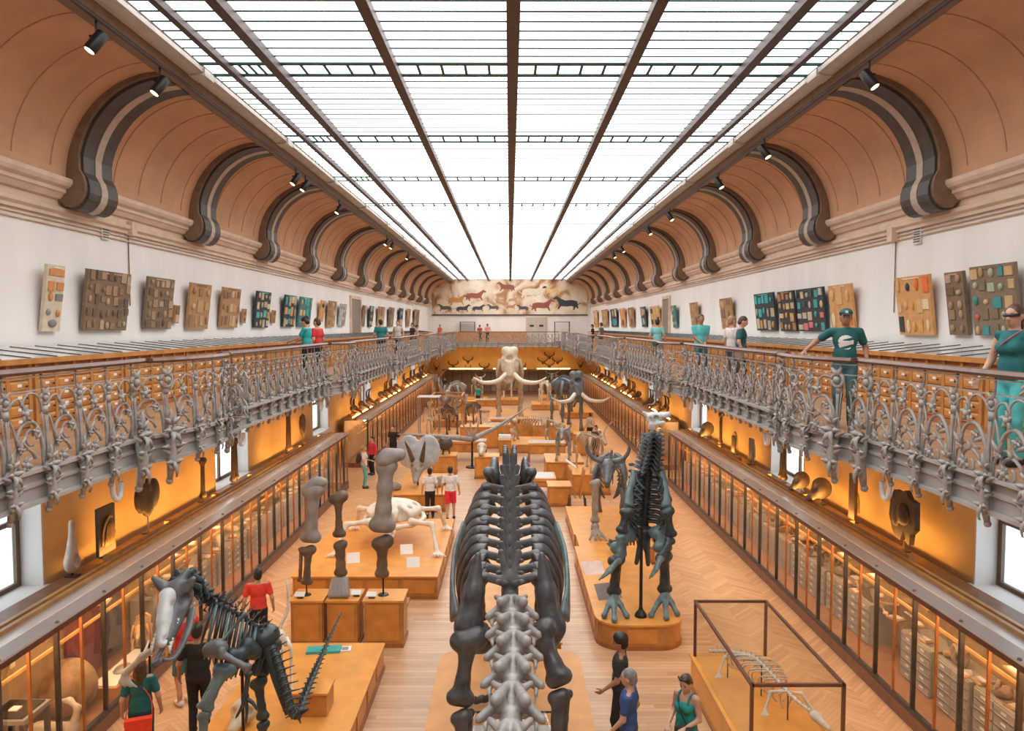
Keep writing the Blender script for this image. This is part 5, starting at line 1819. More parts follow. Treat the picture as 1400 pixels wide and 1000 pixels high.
# grey clawed forelimb cast hanging by the show-case
o = empty('clawed_forelimb', (A(192, 905, 9.9).x, 9.9, 0), 0, 'grey clawed forelimb cast on a rod above the woman with the red bag', 'bone')
MB().lathe([(.14, 0), (.13, .03), (.02, .05), (.016, 1.75)], 8, (-.25, .75, 0)).build('stand', M_ROD, o)
p = [A(220, 882, 9.75) - o.location, A(195, 898, 9.85) - o.location, A(172, 920, 9.9) - o.location]
pr = hourglass(p[0], p[1], .06, .04, .055) + hourglass(p[1], p[2], .05, .035, .06) + [('c', p[1][:], Vector((-.25, .75, 1.74))[:], .02, .016)]
for i in range(3):
    e1 = p[2] + Vector((.05 * i - .06, -.02, -.12))
    pr += [('c', p[2][:], e1[:], .04, .035), ('c', e1[:], (e1 + Vector((.07 + .03 * i, -.02, -.07)))[:], .03, .012)]
blob('bones', pr, .018, .025, mat('pale_grey_cast', (.40, .43, .44), .4, var=.2), o)
# small white skeleton on a block behind the predator, and a paper tray
o = empty('wood_block', (-3.05, 11.0, .5), 0, 'small orange wooden block on the honey plinth', 'block')
MB().box(-.28, .28, -.22, .22, 0, .34).build('body', M_OAK, o)
MB().box(-.30, .30, -.24, .24, .34, .37).build('top_board', M_OAKT, o)
o = empty('white_bird_skeleton', (-3.2, 11.0, .87), 0, 'small white long-necked skeleton standing on the wooden block', 'skeleton')
loc = o.location
L_ = lambda x, y, Y: A(x, y, Y) - loc
MB().tube(bez([L_(392, 794, 11.1), L_(394, 830, 11.1), L_(384, 855, 11.05), L_(380, 872, 11.0)], 14), rlist([.018, .028, .035, .05], 16), 6).build('neck', M_WBONE, o, True)
blob('body', [('e', L_(381, 872, 11.0)[:], (.10, .12, .13)), ('c', L_(381, 872, 11)[:], L_(392, 880, 11)[:], .06, .05)], .025, .03, M_WBONE, o)
for x0, x1 in ((381, 384), (391, 398)):
    a = L_(x0, 872, 11.0)
    bb = L_(x1, 900, 10.95)
    MB().tube([a, lerp(a, bb, .5) + Vector((.06, -.06, 0)), bb, Vector((bb.x, bb.y, .02)), Vector((bb.x + .05, bb.y - .12, .012))], [.04, .03, .028, .022, .012], 6).build('leg', M_WBONE, o, True)
o = empty('ivory_skull_block', (-3.95, 10.6, .5), 0, 'pale yellow skull lying on the honey plinth under the predator hips', 'skull')
blob('skull', [('e', (0, 0, .2), (.2, .16, .18)), ('c', (0, -.1, .18), (-.05, -.35, .10), .11, .07), ('-', 'e', (.1, -.1, .24), (.06, .06, .06)), ('-', 'e', (-.12, -.12, .24), (.06, .06, .06))], .025, .04, M_BONEW, o)
o = empty('teal_folder', (-3.35, 13.05, .5), .1, 'teal folder lying flat on the back edge of the honey plinth', 'folder')
MB().box(-.34, .26, -.13, .13, 0, .045).build('cover', mat('teal_plastic', (.05, .38, .37), .4), o)
MB().box(.27, .45, -.10, .10, 0, .03).build('sheet', M_CARD, o)
MB().box(.28, .40, -.07, .05, .03, .035).build('print', M_STEELG, o)

# ------------------------------------------------------------------ three leg-bone pedestals
def pedestal(name, label, xc, y0, w, dp, h, group=None, m=None):
    return plinth(name, label, xc - w / 2, xc + w / 2, y0, y0 + dp, h, 0, 0, m, 'pedestal', group)


for x, w, lab in ((419, .62, 'first'), (468, .60, 'second'), (524, .76, 'third')):
    X = A(x, 850, 14.3).x
    pedestal('bone_pedestal', {'first': 'tall orange pedestal under the cracked pale-topped leg bones', 'second': 'tall orange pedestal under the brown bone with a fan-toed foot', 'third': 'widest tall orange pedestal under the largest leg bone'}[lab], X, 14.3, w, .62, .96)
o = empty('cracked_leg_bones', (A(419, 800, 14.6).x, 14.6, .96), 0, 'cracked pale-topped leg bones stacked on a rod', 'bones')
MB().lathe([(.10, 0), (.09, .02), (.015, .03), (.015, .30)], 8).build('stand', M_ROD, o)
longbone('thigh_bone', A(429, 660, 14.6), A(424, 742, 14.6), .21, .115, .19, M_GREYB, o)
blob('bone_head', [('e', A(435, 660, 14.6)[:], (.20, .13, .12)), ('e', A(424, 668, 14.6)[:], (.16, .13, .14))], .03, .06, M_GREYB, o, world=True)
longbone('shin_bone', A(422, 746, 14.6), A(419, 800, 14.6), .14, .065, .11, M_BRNB, o)
longbone('shin_bone', A(412, 748, 14.6), A(410, 796, 14.6), .06, .035, .05, M_BRNB, o)
o = empty('fan_foot_leg_bones', (A(466, 815, 14.6).x, 14.6, .96), 0, 'brown leg bones ending in a dark fan-toed foot on pedestal', 'bones')
longbone('thigh_bone', A(462, 672, 14.6), A(464, 735, 14.6), .175, .065, .12, M_BRNB, o)
longbone('shin_bone', A(465, 739, 14.6), A(466, 788, 14.6), .13, .09, .12, M_BRNB, o)
MB().tube([A(466, 786, 14.6), A(466, 800, 14.6)], .02, 6).build('rod', M_ROD, o, world=True)
fx, fz = A(466, 812, 14.6).x, .96
blob('foot', [('c', (fx + (i - 2) * .06, 14.55, fz + .34), (fx + (i - 2) * .085, 14.42, fz + .06), .055, .06) for i in range(5)], .025, .02, M_STEELG, o, world=True)
o = empty('great_leg_bone', (A(524, 812, 14.6).x, 14.6, .96), 0, 'largest dark leg bone with hooked head standing on a rod', 'bones')
MB().lathe([(.12, 0), (.10, .02), (.018, .03), (.018, .45)], 8).build('stand', M_ROD, o)
longbone('thigh_bone', A(529, 628, 14.6), A(522, 728, 14.6), .20, .15, .24, M_GREYB, o)
blob('bone_head', [('e', A(527, 630, 14.6)[:], (.20, .18, .16)), ('c', A(530, 624, 14.6)[:], A(546, 622, 14.6)[:], .17, .13)], .03, .07, M_GREYB, o, world=True)
longbone('shin_bone', A(523, 732, 14.6), A(522, 790, 14.6), .20, .10, .13, M_BRNB, o)
for x, y, Y, lb in ((410, 812, 14.4, 'small white card before the cracked pale-topped leg bones'), (508, 818, 14.4, 'small white card before the largest leg bone'), (487, 812, 14.5, 'small white card beside the fan-toed foot')):
    p = A(x, y, Y)
    sign(p.x, Y, .96, 0, lb, .2, .12, 1.0)
MB_bench = empty('low_bench', (-3.2, 15.6, 0), 0, 'low brown bench between pedestals and the turtle plinth', 'bench')
MB().box(-1.4, 1.0, -.25, .25, .38, .44).build('seat', M_OAKD, MB_bench)
for a in (-1.3, .9):
    MB().box(a - .04, a + .04, -.2, .2, 0, .38).build('leg', M_STEEL, MB_bench)

# ------------------------------------------------------------------ white sprawling turtle-like skeleton
plinth('turtle_plinth', 'broad low orange plinth under the sprawling white skeleton', -5.1, -1.72, 16.9, 22.0, .55)
o = empty('sprawling_white_skeleton', (-3.15, 19.3, .55), 0, 'sprawling white shelled skeleton with splayed clawed limbs', 'skeleton')
blob('carapace', [('e', (0, .45, .85), (.75, .85, .28)), ('e', (0, .3, .95), (.4, .55, .26)), ('-', 'e', (.35, -.30, .80), (.16, .22, .3)), ('-', 'e', (-.35, -.30, .80), (.16, .22, .3)), ('-', 'e', (.0, -.45, .75), (.16, .2, .3))] + [('-', 'e', (.56 * math.cos(t), .45 + .62 * math.sin(t), .95), (.07, .07, .3)) for t in np.arange(.2, 6.3, .55)], .04, .06, M_WBONE, o)
blob('shell_rim', [('c', (math.cos(t) * .8, .45 + math.sin(t) * .95, .62), (math.cos(t + .5) * .8, .45 + math.sin(t + .5) * .95, .62), .07, .07) for t in np.arange(0, 6.28, .5)], .04, .05, M_WBONE, o)
blob('skull', [('e', (.05, -.75, .55), (.17, .2, .15)), ('c', (.05, -.8, .5), (.05, -1.02, .42), .10, .06), ('-', 'e', (.15, -.88, .56), (.05, .06, .05)), ('-', 'e', (-.05, -.88, .56), (.05, .06, .05)),
               ('c', (.05, -.6, .58), (0, -.2, .7), .07, .08)], .03, .05, M_WBONE, o)
for sx, sy in ((-1, -.25), (1, -.25), (-1, 1.05), (1, 1.05)):
    fy = -.85 if sy < 0 else .75
    p0, p1, p2 = Vector((sx * .55, sy, .72)), Vector((sx * 1.12, sy + fy * .25, .70)), Vector((sx * 1.28, sy + fy * .7, .12))
    pr = hourglass(p0, p1, .10, .055, .08) + hourglass(p1, p2, .075, .045, .07)
    for i in range(5):
        pr.append(('c', p2[:], (p2 + Vector(((i - 2) * .10 + sx * .06, -.24 if sy < 0 else -.20, -.08)))[:], .035, .018))
    blob('limb', pr, .026, .03, M_WBONE, o)
for x, y, lb in ((483, 769, 'white tilted card by the sprawling skeleton tail side, nearest the leg bones'), (556, 757, 'white tilted card in front of the sprawling skeleton shell'), (565, 775, 'white tilted card at the plinth edge before the sprawling skeleton')):
    p = atZ(x, y, .55)
    sign(p.x, p.y, .55, .2, lb, .32, .3, .6)

# ------------------------------------------------------------------ glass box with small skeleton
o = plinth('glass_box_table', 'long plain orange table under the framed glass box', 3.22, 4.56, 7.6, 12.7, .60, 0, 0, M_OAKT, 'table', None, False)
g = empty('framed_glass_box', (3.88, 11.1, .60), 0, 'dark framed glass box over the small pale reptile skeleton', 'show-case')
for a in (-.62, .62):
    for c in (-1.5, 1.5):
        MB().box(a - .022, a + .022, c - .022, c + .022, 0, 1.0).build('post', M_RAIL, g)
    MB().box(a - .022, a + .022, -1.5, 1.5, .96, 1.0).build('top_bar', M_RAIL, g)
for c in (-1.5, 1.5):
    MB().box(-.62, .62, c - .022, c + .022, .96, 1.0).build('top_bar', M_RAIL, g)
    MB().box(-.60, .60, c - .004, c + .004, 0, .96).build('pane', M_GLASS, g)
for a in (-.62, .62):
    MB().box(a - .004, a + .004, -1.48, 1.48, 0, .96).build('pane', M_GLASS, g)
MB().box(-.60, .60, -1.48, 1.48, .985, .99).build('pane', M_GLASS, g)
s_ = empty('small_reptile_skeleton', (3.9, 11.0, .60), 0, 'small pale reptile skeleton on thin rods inside the glass box', 'skeleton')
SM = mat('pale_grey_bone', (.62, .56, .48), .5, var=.15)
CS, DS = CAUD.copy(), DORS.copy()
CS.materials[0] = SM
DS.materials[0] = SM
loc = s_.location
sp = [Vector((-.55, 1.0, .36)), Vector((-.25, .75, .46)), Vector((0, .4, .52)), Vector((.10, -.1, .50)), Vector((.22, -.65, .42)), Vector((.34, -.95, .38))]
chain(s_, [p + loc for p in sp], 22, CS, .14, .12)
for i in range(14):
    u = i / 13
    c = bez(sp, 40)[10 + int(u * 20)]
    w = .24 * math.sin(PI * (.15 + .8 * u)) + .04
    for sx in (-1, 1):
        MB().tube(bez([c, c + Vector((sx * w, .05, -.03)), c + Vector((sx * w * .9, .10, -.20)), c + Vector((sx * w * .4, .10, -.30))], 9), .012, 5).build('rib', SM, s_, True)
blob('skull', [('e', (.38, -1.05, .36), (.08, .10, .06)), ('c', (.38, -1.08, .35), (.46, -1.3, .31), .06, .03), ('-', 'e', (.44, -1.1, .41), (.03, .03, .03))], .016, .02, SM, s_)
for x, y, sx in ((-.15, .7, -1), (-.15, .6, 1), (.2, -.45, -1), (.2, -.5, 1)):
    p0 = Vector((x, y, .42))
    p1 = p0 + Vector((sx * .22, .05, -.05))
    p2 = p0 + Vector((sx * .34, -.08, -.24))
    blob('limb', hourglass(p0, p1, .035, .02, .03) + hourglass(p1, p2, .028, .018, .025) + [('c', p2[:], (p2 + Vector((sx * .05 + (i - 2) * .03, -.12, -.04)))[:], .012, .008) for i in range(5)], .012, .012, SM, s_)
for x, y, z in ((-.3, .8, .42), (.05, .2, .5), (.2, -.5, .42)):
    MB().tube([(x, y, .0), (x, y, z)], .010, 5).build('rod', M_ROD, s_)

# ------------------------------------------------------------------ generic four-legged skeleton for the middle and far hall
def quad(name, label, loc, rz, L, H, m, head='plain', group=None, detail=True, skm=None):
    r = empty(name, loc, rz, label, 'skeleton', group)
    z = H * .80
    sp = bez([(-L * .5, 0, z * .93), (-L * .25, 0, z * 1.0), (0, 0, z * 1.02), (L * .25, 0, z), (L * .42, 0, z * 1.0)], 20)
    b = MB()
    b.tube(sp, L * .022, 6)
    for i, p in enumerate(sp[::1]):
        b.obox(p + Vector((0, 0, L * .035)), (L * .016, L * .012, L * .075))
        b.obox(p, (L * .016, L * .075, L * .016))
    b.build('spine', m, r)
    tb = bez([(-L * .5, 0, z * .93), (-L * .62, 0, z * .72), (-L * .66, 0, z * .40)], 8)
    MB().tube(tb, rlist([.022 * L, .014 * L, .005 * L], len(tb)), 6).build('tail', m, r, True)
    n = 9
    for i in range(n):
        u = i / (n - 1)
        x = lerp(L * .36, -L * .22, u)
        w = L * float(np.interp(u, [0, .4, 1], [.11, .19, .15]))
        dn = z * float(np.interp(u, [0, .4, 1], [.52, .55, .34]))
        for sx in (-1, 1):
            pth = bez([(x, sx * .03 * L, z), (x - .01 * L, sx * w * .85, z - dn * .15), (x - .02 * L, sx * w, z - dn * .5), (x - .01 * L, sx * w * .45, z - dn)], 8)
            MB().tube(pth, rlist([.017 * L, .015 * L, .010 * L], len(pth)), 4, .7).build('rib', m, r, True)
    for sx in (-1, 1):
        MB().tube([(L * .34, sx * L * .13, z * 1.02), (L * .36, sx * L * .17, z * .80), (L * .40, sx * L * .16, z * .62)], [L * .07, L * .05, L * .045], 7, .35, (1, 0, 0)).build('shoulder_blade', m, r, True)
        MB().tube([(-L * .42, sx * L * .04, z * 1.0), (-L * .36, sx * L * .14, z * .92), (-L * .40, sx * L * .13, z * .76)], [L * .05, L * .075, L * .04], 7, .4, (1, 0, 0)).build('hip_blade', m, r, True)
        for x0, kx in ((L * .40, .03), (-L * .40, .05)):
            y = sx * L * .15
            a, k, an = (x0, y, z * .66), (x0 + L * kx * (1 if x0 < 0 else -1), y, z * .36), (x0, y, z * .09)
            pth = [a, lerp(Vector(a), Vector(k), .5), k, lerp(Vector(k), Vector(an), .5), an, (x0 + L * .02, y, .0)]
            MB().tube(pth, [L * .042, L * .024, L * .038, L * .02, L * .030, L * .042], 7).build('leg', m, r, True)
    # neck and skull
    hx, hz = L * .66, z * (1.06 if head != 'low' else .80)
    nk = bez([(L * .42, 0, z), (L * .54, 0, (z + hz) / 2 + .01 * L), (hx, 0, hz)], 6)
    MB().tube(nk, L * .032, 6).build('neck', m, r, True)
    sm = skm or m
    S = L * .10
    pr = [('e', (hx, 0, hz), (S * 1.0, S * .8, S * .9)), ('c', (hx + S * .5, 0, hz - S * .3), (hx + S * 2.0, 0, hz - S * 1.2), S * .6, S * .32), ('c', (hx + S * .3, S * .3, hz - S * .9), (hx + S * 1.7, S * .1, hz - S * 1.7), S * .22, S * .16),
          ('c', (hx + S * .3, -S * .3, hz - S * .9), (hx + S * 1.7, -S * .1, hz - S * 1.7), S * .22, S * .16), ('-', 'e', (hx + S * .6, S * .7, hz), (S * .35,) * 3), ('-', 'e', (hx + S * .6, -S * .7, hz), (S * .35,) * 3)]
    if head == 'elephant':
        pr = [('e', (hx, 0, hz), (S * .95, S * 1.0, S * 1.3)), ('e', (hx, S * .5, hz + S * .9), (S * .7, S * .62, S * .6)), ('e', (hx, -S * .5, hz + S * .9), (S * .7, S * .62, S * .6)), ('c', (hx + S * .3, S * .9, hz - S * .3), (hx + S * .4, S * .8, hz - S * 1.4), S * .35, S * .3), ('c', (hx + S * .3, -S * .9, hz - S * .3), (hx + S * .4, -S * .8, hz - S * 1.4), S * .35, S * .3), ('c', (hx + S * .5, 0, hz - S * .8), (hx + S * 1.0, 0, hz - S * 2.0), S * .9, S * .6), ('c', (hx + S * .2, S * .6, hz - S * 1.6), (hx + S * .9, S * .2, hz - S * 3.0), S * .35, S * .25),
              ('c', (hx + S * .2, -S * .6, hz - S * 1.6), (hx + S * .9, -S * .2, hz - S * 3.0), S * .35, S * .25), ('-', 'e', (hx + S * 1.0, 0, hz + S * .05), (S * .75, S * .55, S * .34)), ('-', 'e', (hx + S * .8, S * 1.1, hz - S * .5), (S * .4,) * 3),
              ('-', 'e', (hx + S * .8, -S * 1.1, hz - S * .5), (S * .4,) * 3)]
    blob('skull', pr, S * .16, S * .3, sm, r)
    for sx in (-1, 1):
        if head == 'elephant':
            pth = bez([(hx + S * 1.1, sx * S * .5, hz - S * 2.0), (hx + S * 1.8, sx * S * 1.6, hz - S * 2.9), (hx + S * 2.6, sx * S * 3.4, hz - S * 3.0), (hx + S * 3.0, sx * S * 4.6, hz - S * 2.3)], 14)
            MB().tube(pth, rlist([S * .34, S * .32, S * .24, S * .05], len(pth)), 7).build('tusk', M_WBONE, r, True)
        elif head == 'horned':
            pth = bez([(hx + S * .1, sx * S * .5, hz + S * .6), (hx + S * .1, sx * S * 1.6, hz + S * 1.0), (hx + S * .2, sx * S * 2.2, hz + S * 2.0), (hx + S * .5, sx * S * 2.0, hz + S * 2.8)], 10)
            MB().tube(pth, rlist([S * .3, S * .25, S * .18, S * .04], len(pth)), 6).build('horn', m, r, True)
        elif head == 'antler':
            b = MB()
            pth = bez([(hx, sx * S * .4, hz + S * .6), (hx - S * .6, sx * S * 1.5, hz + S * 2.2), (hx, sx * S * 3.2, hz + S * 3.6)], 9)
            b.tube(pth, rlist([S * .2, S * .18, S * .08], len(pth)), 6)
            for i in (3, 5, 7):
                b.tube([pth[i], pth[i] + Vector((S * .9, sx * S * .3, S * 1.1))], [S * .12, S * .03], 5)
            b.build('antler', m, r, True)
    return r


QX = lambda x, Y: (x - 697) / 1000 * Y
# mammoth in the middle of the far hall
plinth('mammoth_plinth', 'low orange plinth under the tusked mammoth skeleton', -1.4, 1.4, 46.2, 53.0, .4, panels=False)
quad('mammoth_skeleton', 'tall tan mammoth skeleton with wide white tusks in the centre aisle', (0, 49.6, .4), -PI / 2, 4.9, 4.75, M_TANB, 'elephant', skm=M_BONEW)
FAR = [('elephant_skeleton', 'pale grey elephant skeleton standing left of the tusked mammoth', 622, 48, -1.75, 3.0, 2.7, M_GREYB, 'low'),
       ('large_dark_skeleton', 'largest dark elephant skeleton right of the tusked mammoth', 774, 43, -1.4, 3.6, 3.5, M_MBONE, 'elephant'),
       ('rhino_skeleton', 'small grey rhino skeleton on a pedestal table right of the aisle', 771, 31, -1.7, 1.7, 1.5, M_GREYB, 'horned'),
       ('deer_skeleton', 'brown deer skeleton with antlers beside the show-case pillar', 806, 28.4, -1.2, 1.6, 1.7, M_TANB, 'antler'),
       ('beast_skeleton', 'heavy black and white beast skeleton behind the upright dinosaur', 836, 22.2, -1.75, 2.7, 2.35, M_MBONE, 'horned'),
       ('ox_skeleton', 'brown ox skeleton in an orange framed case left of the aisle', 612, 41, -1.2, 2.0, 1.7, M_BONEB, 'horned'),
       ('hippo_skeleton', 'tan hippo skeleton low behind the orange desk right of the aisle', 727, 38, -.3, 2.2, 1.4, M_TANB, 'low'),
       ('horse_skeleton', 'pale horse skeleton far beyond the largest dark elephant skeleton', 745, 57, -1.5, 2.2, 2.0, M_BONEW, 'plain'),
       ('bear_skeleton', 'brown bear skeleton beside the ox skeleton case', 647, 44, -1.9, 1.6, 1.6, M_BRNB, 'plain'),
       ('camel_skeleton', 'dark camel skeleton near the far show-case on the cap man side', 788, 52, -1.6, 2.4, 2.5, M_BRNB, 'plain'),
       ('bison_skeleton', 'dark brown bison skeleton before the end show-case', 757, 62.5, -1.7, 2.6, 2.2, M_BRNB, 'horned'),
       ('antelope_skeleton', 'slender tan antelope skeleton near the teal shirted visitor', 652, 61, -1.3, 1.9, 2.0, M_TANB, 'horned'),
       ('boar_skeleton', 'small brown boar skeleton beyond the pale grey elephant skeleton', 607, 53, -.9, 1.6, 1.2, M_BRNB, 'plain'),
       ('zebra_skeleton', 'white zebra skeleton beyond the tusked mammoth', 694, 60.5, -1.6, 2.1, 2.0, M_BONEW, 'plain'),
       ('stag_skeleton', 'grey stag skeleton with antlers before the end show-case', 597, 58, -1.4, 2.0, 2.2, M_GREYB, 'antler')]
for nm, lab, x, Y, rz, L, H, m, hd_ in FAR:
    X = QX(x, Y)
    ph = .45 if nm not in ('rhino_skeleton', 'deer_skeleton') else .8
    plinth('animal_plinth', 'orange plinth below the %s' % lab.split(' standing')[0].split(' on ')[0].split(' beside')[0].split(' behind')[0].split(' in ')[0].split(' near')[0].split(' low')[0].split(' before')[0].split(' right of')[0],
           X - L * .45, X + L * .45, Y - L * .55, Y + L * .65, ph, panels=nm in ('rhino_skeleton', 'deer_skeleton', 'beast_skeleton'))
    quad(nm, lab, (X, Y, ph), rz, L, H, m, hd_, None)
# standing clawed limb beside the beast
plinth('limb_plinth', 'orange plinth under the standing clawed limb', 1.9, 3.9, 19.4, 20.62, .5)
o = empty('standing_clawed_limb', (QX(815, 20.2), 20.1, .5), 0, 'grey standing limb bone ending in a clawed foot', 'bones')
longbone('shin_bone', (o.location.x, 20.2, 2.15), (o.location.x, 20.2, .92), .15, .085, .12, M_GREYB, o)
blob('foot', [('e', (o.location.x, 20.15, .84), (.12, .12, .10))] + [('c', (o.location.x, 20.12, .80), (o.location.x + (i - 1.2) * .16, 19.85, .54), .06, .03) for i in range(4)], .025, .03, M_GREYB, o, world=True)
o = empty('folding_lectern', (QX(790, 25.2), 25.2, 0), 0, 'folding wooden reading stand with splayed boards in the aisle', 'stand')
for sx in (-1, 1):
    MB().obox((sx * .16, 0, .98), (.05, .6, 1.0), Matrix.Rotation(sx * .16, 3, 'Y')).build('board', M_OAK, o)
    for c in (-.25, .25):
        MB().tube([(sx * .26, c, .5), (sx * .3, c, 0)], .025, 6).build('leg', M_STEEL, o)
MB().obox((-.2, .15, 1.62), (.42, .5, .03), Matrix.Rotation(.6, 3, 'Y')).build('sloping_top', M_CARD, o)
# horned frill skull on its plinth
plinth('frill_plinth', 'orange plinth under the grey frilled horned skull', QX(545, 26.5), QX(612, 26.5), 25.0, 28.6, .62)
o = empty('frilled_horned_skull', (QX(570, 26.5), 26.4, .62), 0, 'grey frilled skull with two long brow horns', 'skull')
blob('frill', [('e', (.36, .35, 1.20), (.46, .10, .62)), ('e', (-.36, .35, 1.20), (.46, .10, .62)), ('e', (0, .30, .95), (.5, .12, .5))], .05, .08, mat('pale_blue_grey_cast', (.45, .48, .49), .5, var=.15), o)
blob('face', [('e', (0, .05, .70), (.26, .3, .28)), ('c', (0, -.1, .6), (0, -.6, .28), .22, .09), ('c', (0, -.35, .55), (0, -.5, .80), .07, .02), ('-', 'e', (.2, -.15, .72), (.08, .1, .08)), ('-', 'e', (-.2, -.15, .72), (.08, .1, .08))], .035, .06, M_GREYB, o)
for sx in (-1, 1):
    MB().tube(bez([(sx * .16, 0, .9), (sx * .26, -.3, 1.35), (sx * .36, -.62, 1.72)], 8), rlist([.10, .07, .015], 9), 7).build('brow_horn', M_BRNB, o, True)
MB().tube([(0, .1, 0), (0, .1, .6)], .035, 6).build('rod', M_ROD, o)
for i in range(3):
    q = blob('fossil_lump', [('e', (0, 0, .15), (.22, .2, .16)), ('e', (.15, .05, .12), (.14, .14, .12))], .04, .05, M_STONE)
    q.location = (QX(570, 26.5) + (-.75, .62, .85)[i], 25.6 + .5 * i, .62)
    tag(q, 'brown lump of fossil beside the frilled horned skull', 'fossil', 'fossil lumps on the frill plinth')
# round dark egg-like fossil on pedestal
pedestal('egg_pedestal', 'orange pedestal under the round dark globe fossil', QX(607, 31.5), 31.3, 1.0, .9, .85)
o = empty('globe_fossil', (QX(607, 31.5), 31.75, .85), 0, 'round dark globe fossil with a wavy rim on short feet', 'fossil')
blob('globe', [('e', (0, 0, .45), (.34, .34, .30)), ('e', (0, 0, .62), (.24, .24, .12)), ('-', 'e', (0, -.1, .78), (.2, .2, .10))], .035, .05, M_DARKF, o)
for a in (0, 2.1, 4.2):
    MB().tube([(.15 * math.cos(a), .15 * math.sin(a), .25), (.2 * math.cos(a), .2 * math.sin(a), 0)], .035, 5).build('foot', M_DARKF, o)


# desk vitrines and pedestals filling the middle aisle
def desk(x, Y, w, label, d=.9, h=.95):
    X = QX(x, Y)
    o = empty('desk_vitrine', (X, Y, 0), 0, label, 'show-case', 'low desk vitrines in the aisle')
    MB().box(-w / 2, w / 2, -d / 2, d / 2, .42, h - .1).build('drawer_body', M_OAK, o)
    MB().box(-w / 2 - .04, w / 2 + .04, -d / 2 - .04, d / 2 + .04, h - .1, h).build('frame', M_OAKT, o)
    MB().box(-w / 2 + .04, w / 2 - .04, -d / 2 + .04, d / 2 - .04, h, h + .012).build('glass_top', M_TOP, o)
    for a in (-1, 1):
        for c in (-1, 1):
            MB().box(a * w / 2 - .04, a * w / 2 + .04, c * d / 2 - .04, c * d / 2 + .04, 0, .42).build('leg', M_OAKD, o)
        MB().box(a * w / 4 - w * .2, a * w / 4 + w * .2, -d / 2 - .015, -d / 2, .47, h - .16).build('drawer', M_OAKP, o)
    return o


desk(635, 35, 2.0, 'desk vitrine with a pale glass top before the long jaw bones')
desk(748, 34.5, 1.7, 'desk vitrine with a pale top right of the sauropod hips')
desk(722, 27.6, 2.0, 'flat orange table just behind the sauropod hips', 1.2, .75)
desk(680, 41, 1.4, 'desk vitrine in the aisle before the mammoth')
desk(690, 43.5, 1.6, 'desk vitrine right under the mammoth tusks')
desk(664, 55, 1.6, 'far desk vitrine beside the teal shirted visitor')
for x, Y, w, h, lab in ((665, 30.5, 1.0, .95, 'square orange pedestal left behind the sauropod hips'), (635, 52, 1.5, 1.1, 'bright orange pedestal before the teal shirted visitor'), (585, 36, 1.2, 1.0, 'orange pedestal under the narrow glass cabinet'),
                         (690, 36, .6, .8, 'orange box under a white tray behind the sauropod'), (655, 38.2, 2.0, 1.15, 'wide orange cupboard left of the aisle'), (719, 41.2, 1.3, 1.2, 'wide orange cupboard below the hippo skeleton'),
                         (750, 40, 1.8, 1.0, 'orange cupboard with a white label strip right of the aisle'), (800, 36, 1.0, 1.1, 'orange pedestal right of the aisle by the lane'), (766, 25.7, .8, .75, 'small orange stool-like box beside the reading stand')):
    pedestal('aisle_pedestal', lab, QX(x, Y), Y, w, .9, h)
o = empty('goat_skull', (QX(658, 30.9), 30.95, .95), 0, 'pale goat skull on the square orange pedestal', 'skull')
put('skull', SKUL, o, scale=(2.4, 2.4, 2.4))
o = empty('white_tray', (QX(690, 36), 36.4, .8), 0, 'white tray of papers on the orange box', 'tray')
MB().box(-.28, .28, -.3, .3, 0, .12).build('tray', M_CARD, o)
MB().box(-.3, .3, -.2, .2, .12, .2).build('papers', M_CARD, o)
g = empty('glass_cabinet', (QX(585, 36), 36.45, 1.0), 0, 'narrow glass cabinet with a standing skeleton left of the aisle', 'show-case')
for a in (-.5, .5):
    for c in (-.35, .35):
        MB().box(a - .02, a + .02, c - .02, c + .02, 0, 1.9).build('post', M_STEELG, g)
MB().box(-.55, .55, -.4, .4, 1.9, 1.95).build('top', M_REFL, g)
MB().box(-.5, .5, -.36, -.352, 0, 1.9).build('pane', M_GLASS, g)
o = empty('ape_skeleton', (QX(585, 36), 36.5, 1.0), 0, 'pale standing ape skeleton inside the narrow glass cabinet', 'skeleton')
MB().tube(bez([(0, 0, .75), (0, .05, 1.1), (0, 0, 1.4)], 8), .04, 6).build('spine', M_BONEW, o, True)
blob('skull', [('e', (0, 0, 1.55), (.11, .13, .13)), ('e', (0, -.1, 1.47), (.07, .07, .07)), ('-', 'e', (.05, -.12, 1.56), (.03, .04, .03)), ('-', 'e', (-.05, -.12, 1.56), (.03, .04, .03))], .03, .04, M_BONEW, o)
for i in range(6):
    for sx in (-1, 1):
        z = 1.35 - .07 * i
        MB().tube(bez([(0, .05, z), (sx * .17, 0, z - .02), (sx * .1, -.13, z - .08)], 6), .016, 4).build('rib', M_BONEW, o, True)
for sx in (-1, 1):
    MB().tube([(sx * .2, 0, 1.36), (sx * .28, .02, .98), (sx * .3, -.1, .62)], [.04, .028, .035], 6).build('arm', M_BONEW, o, True)
    MB().tube([(sx * .1, 0, .75), (sx * .14, -.06, .4), (sx * .12, 0, .02)], [.05, .035, .045], 6).build('leg', M_BONEW, o, True)
blob('pelvis', [('e', (0, 0, .76), (.15, .09, .10))], .04, .03, M_BONEW, o)
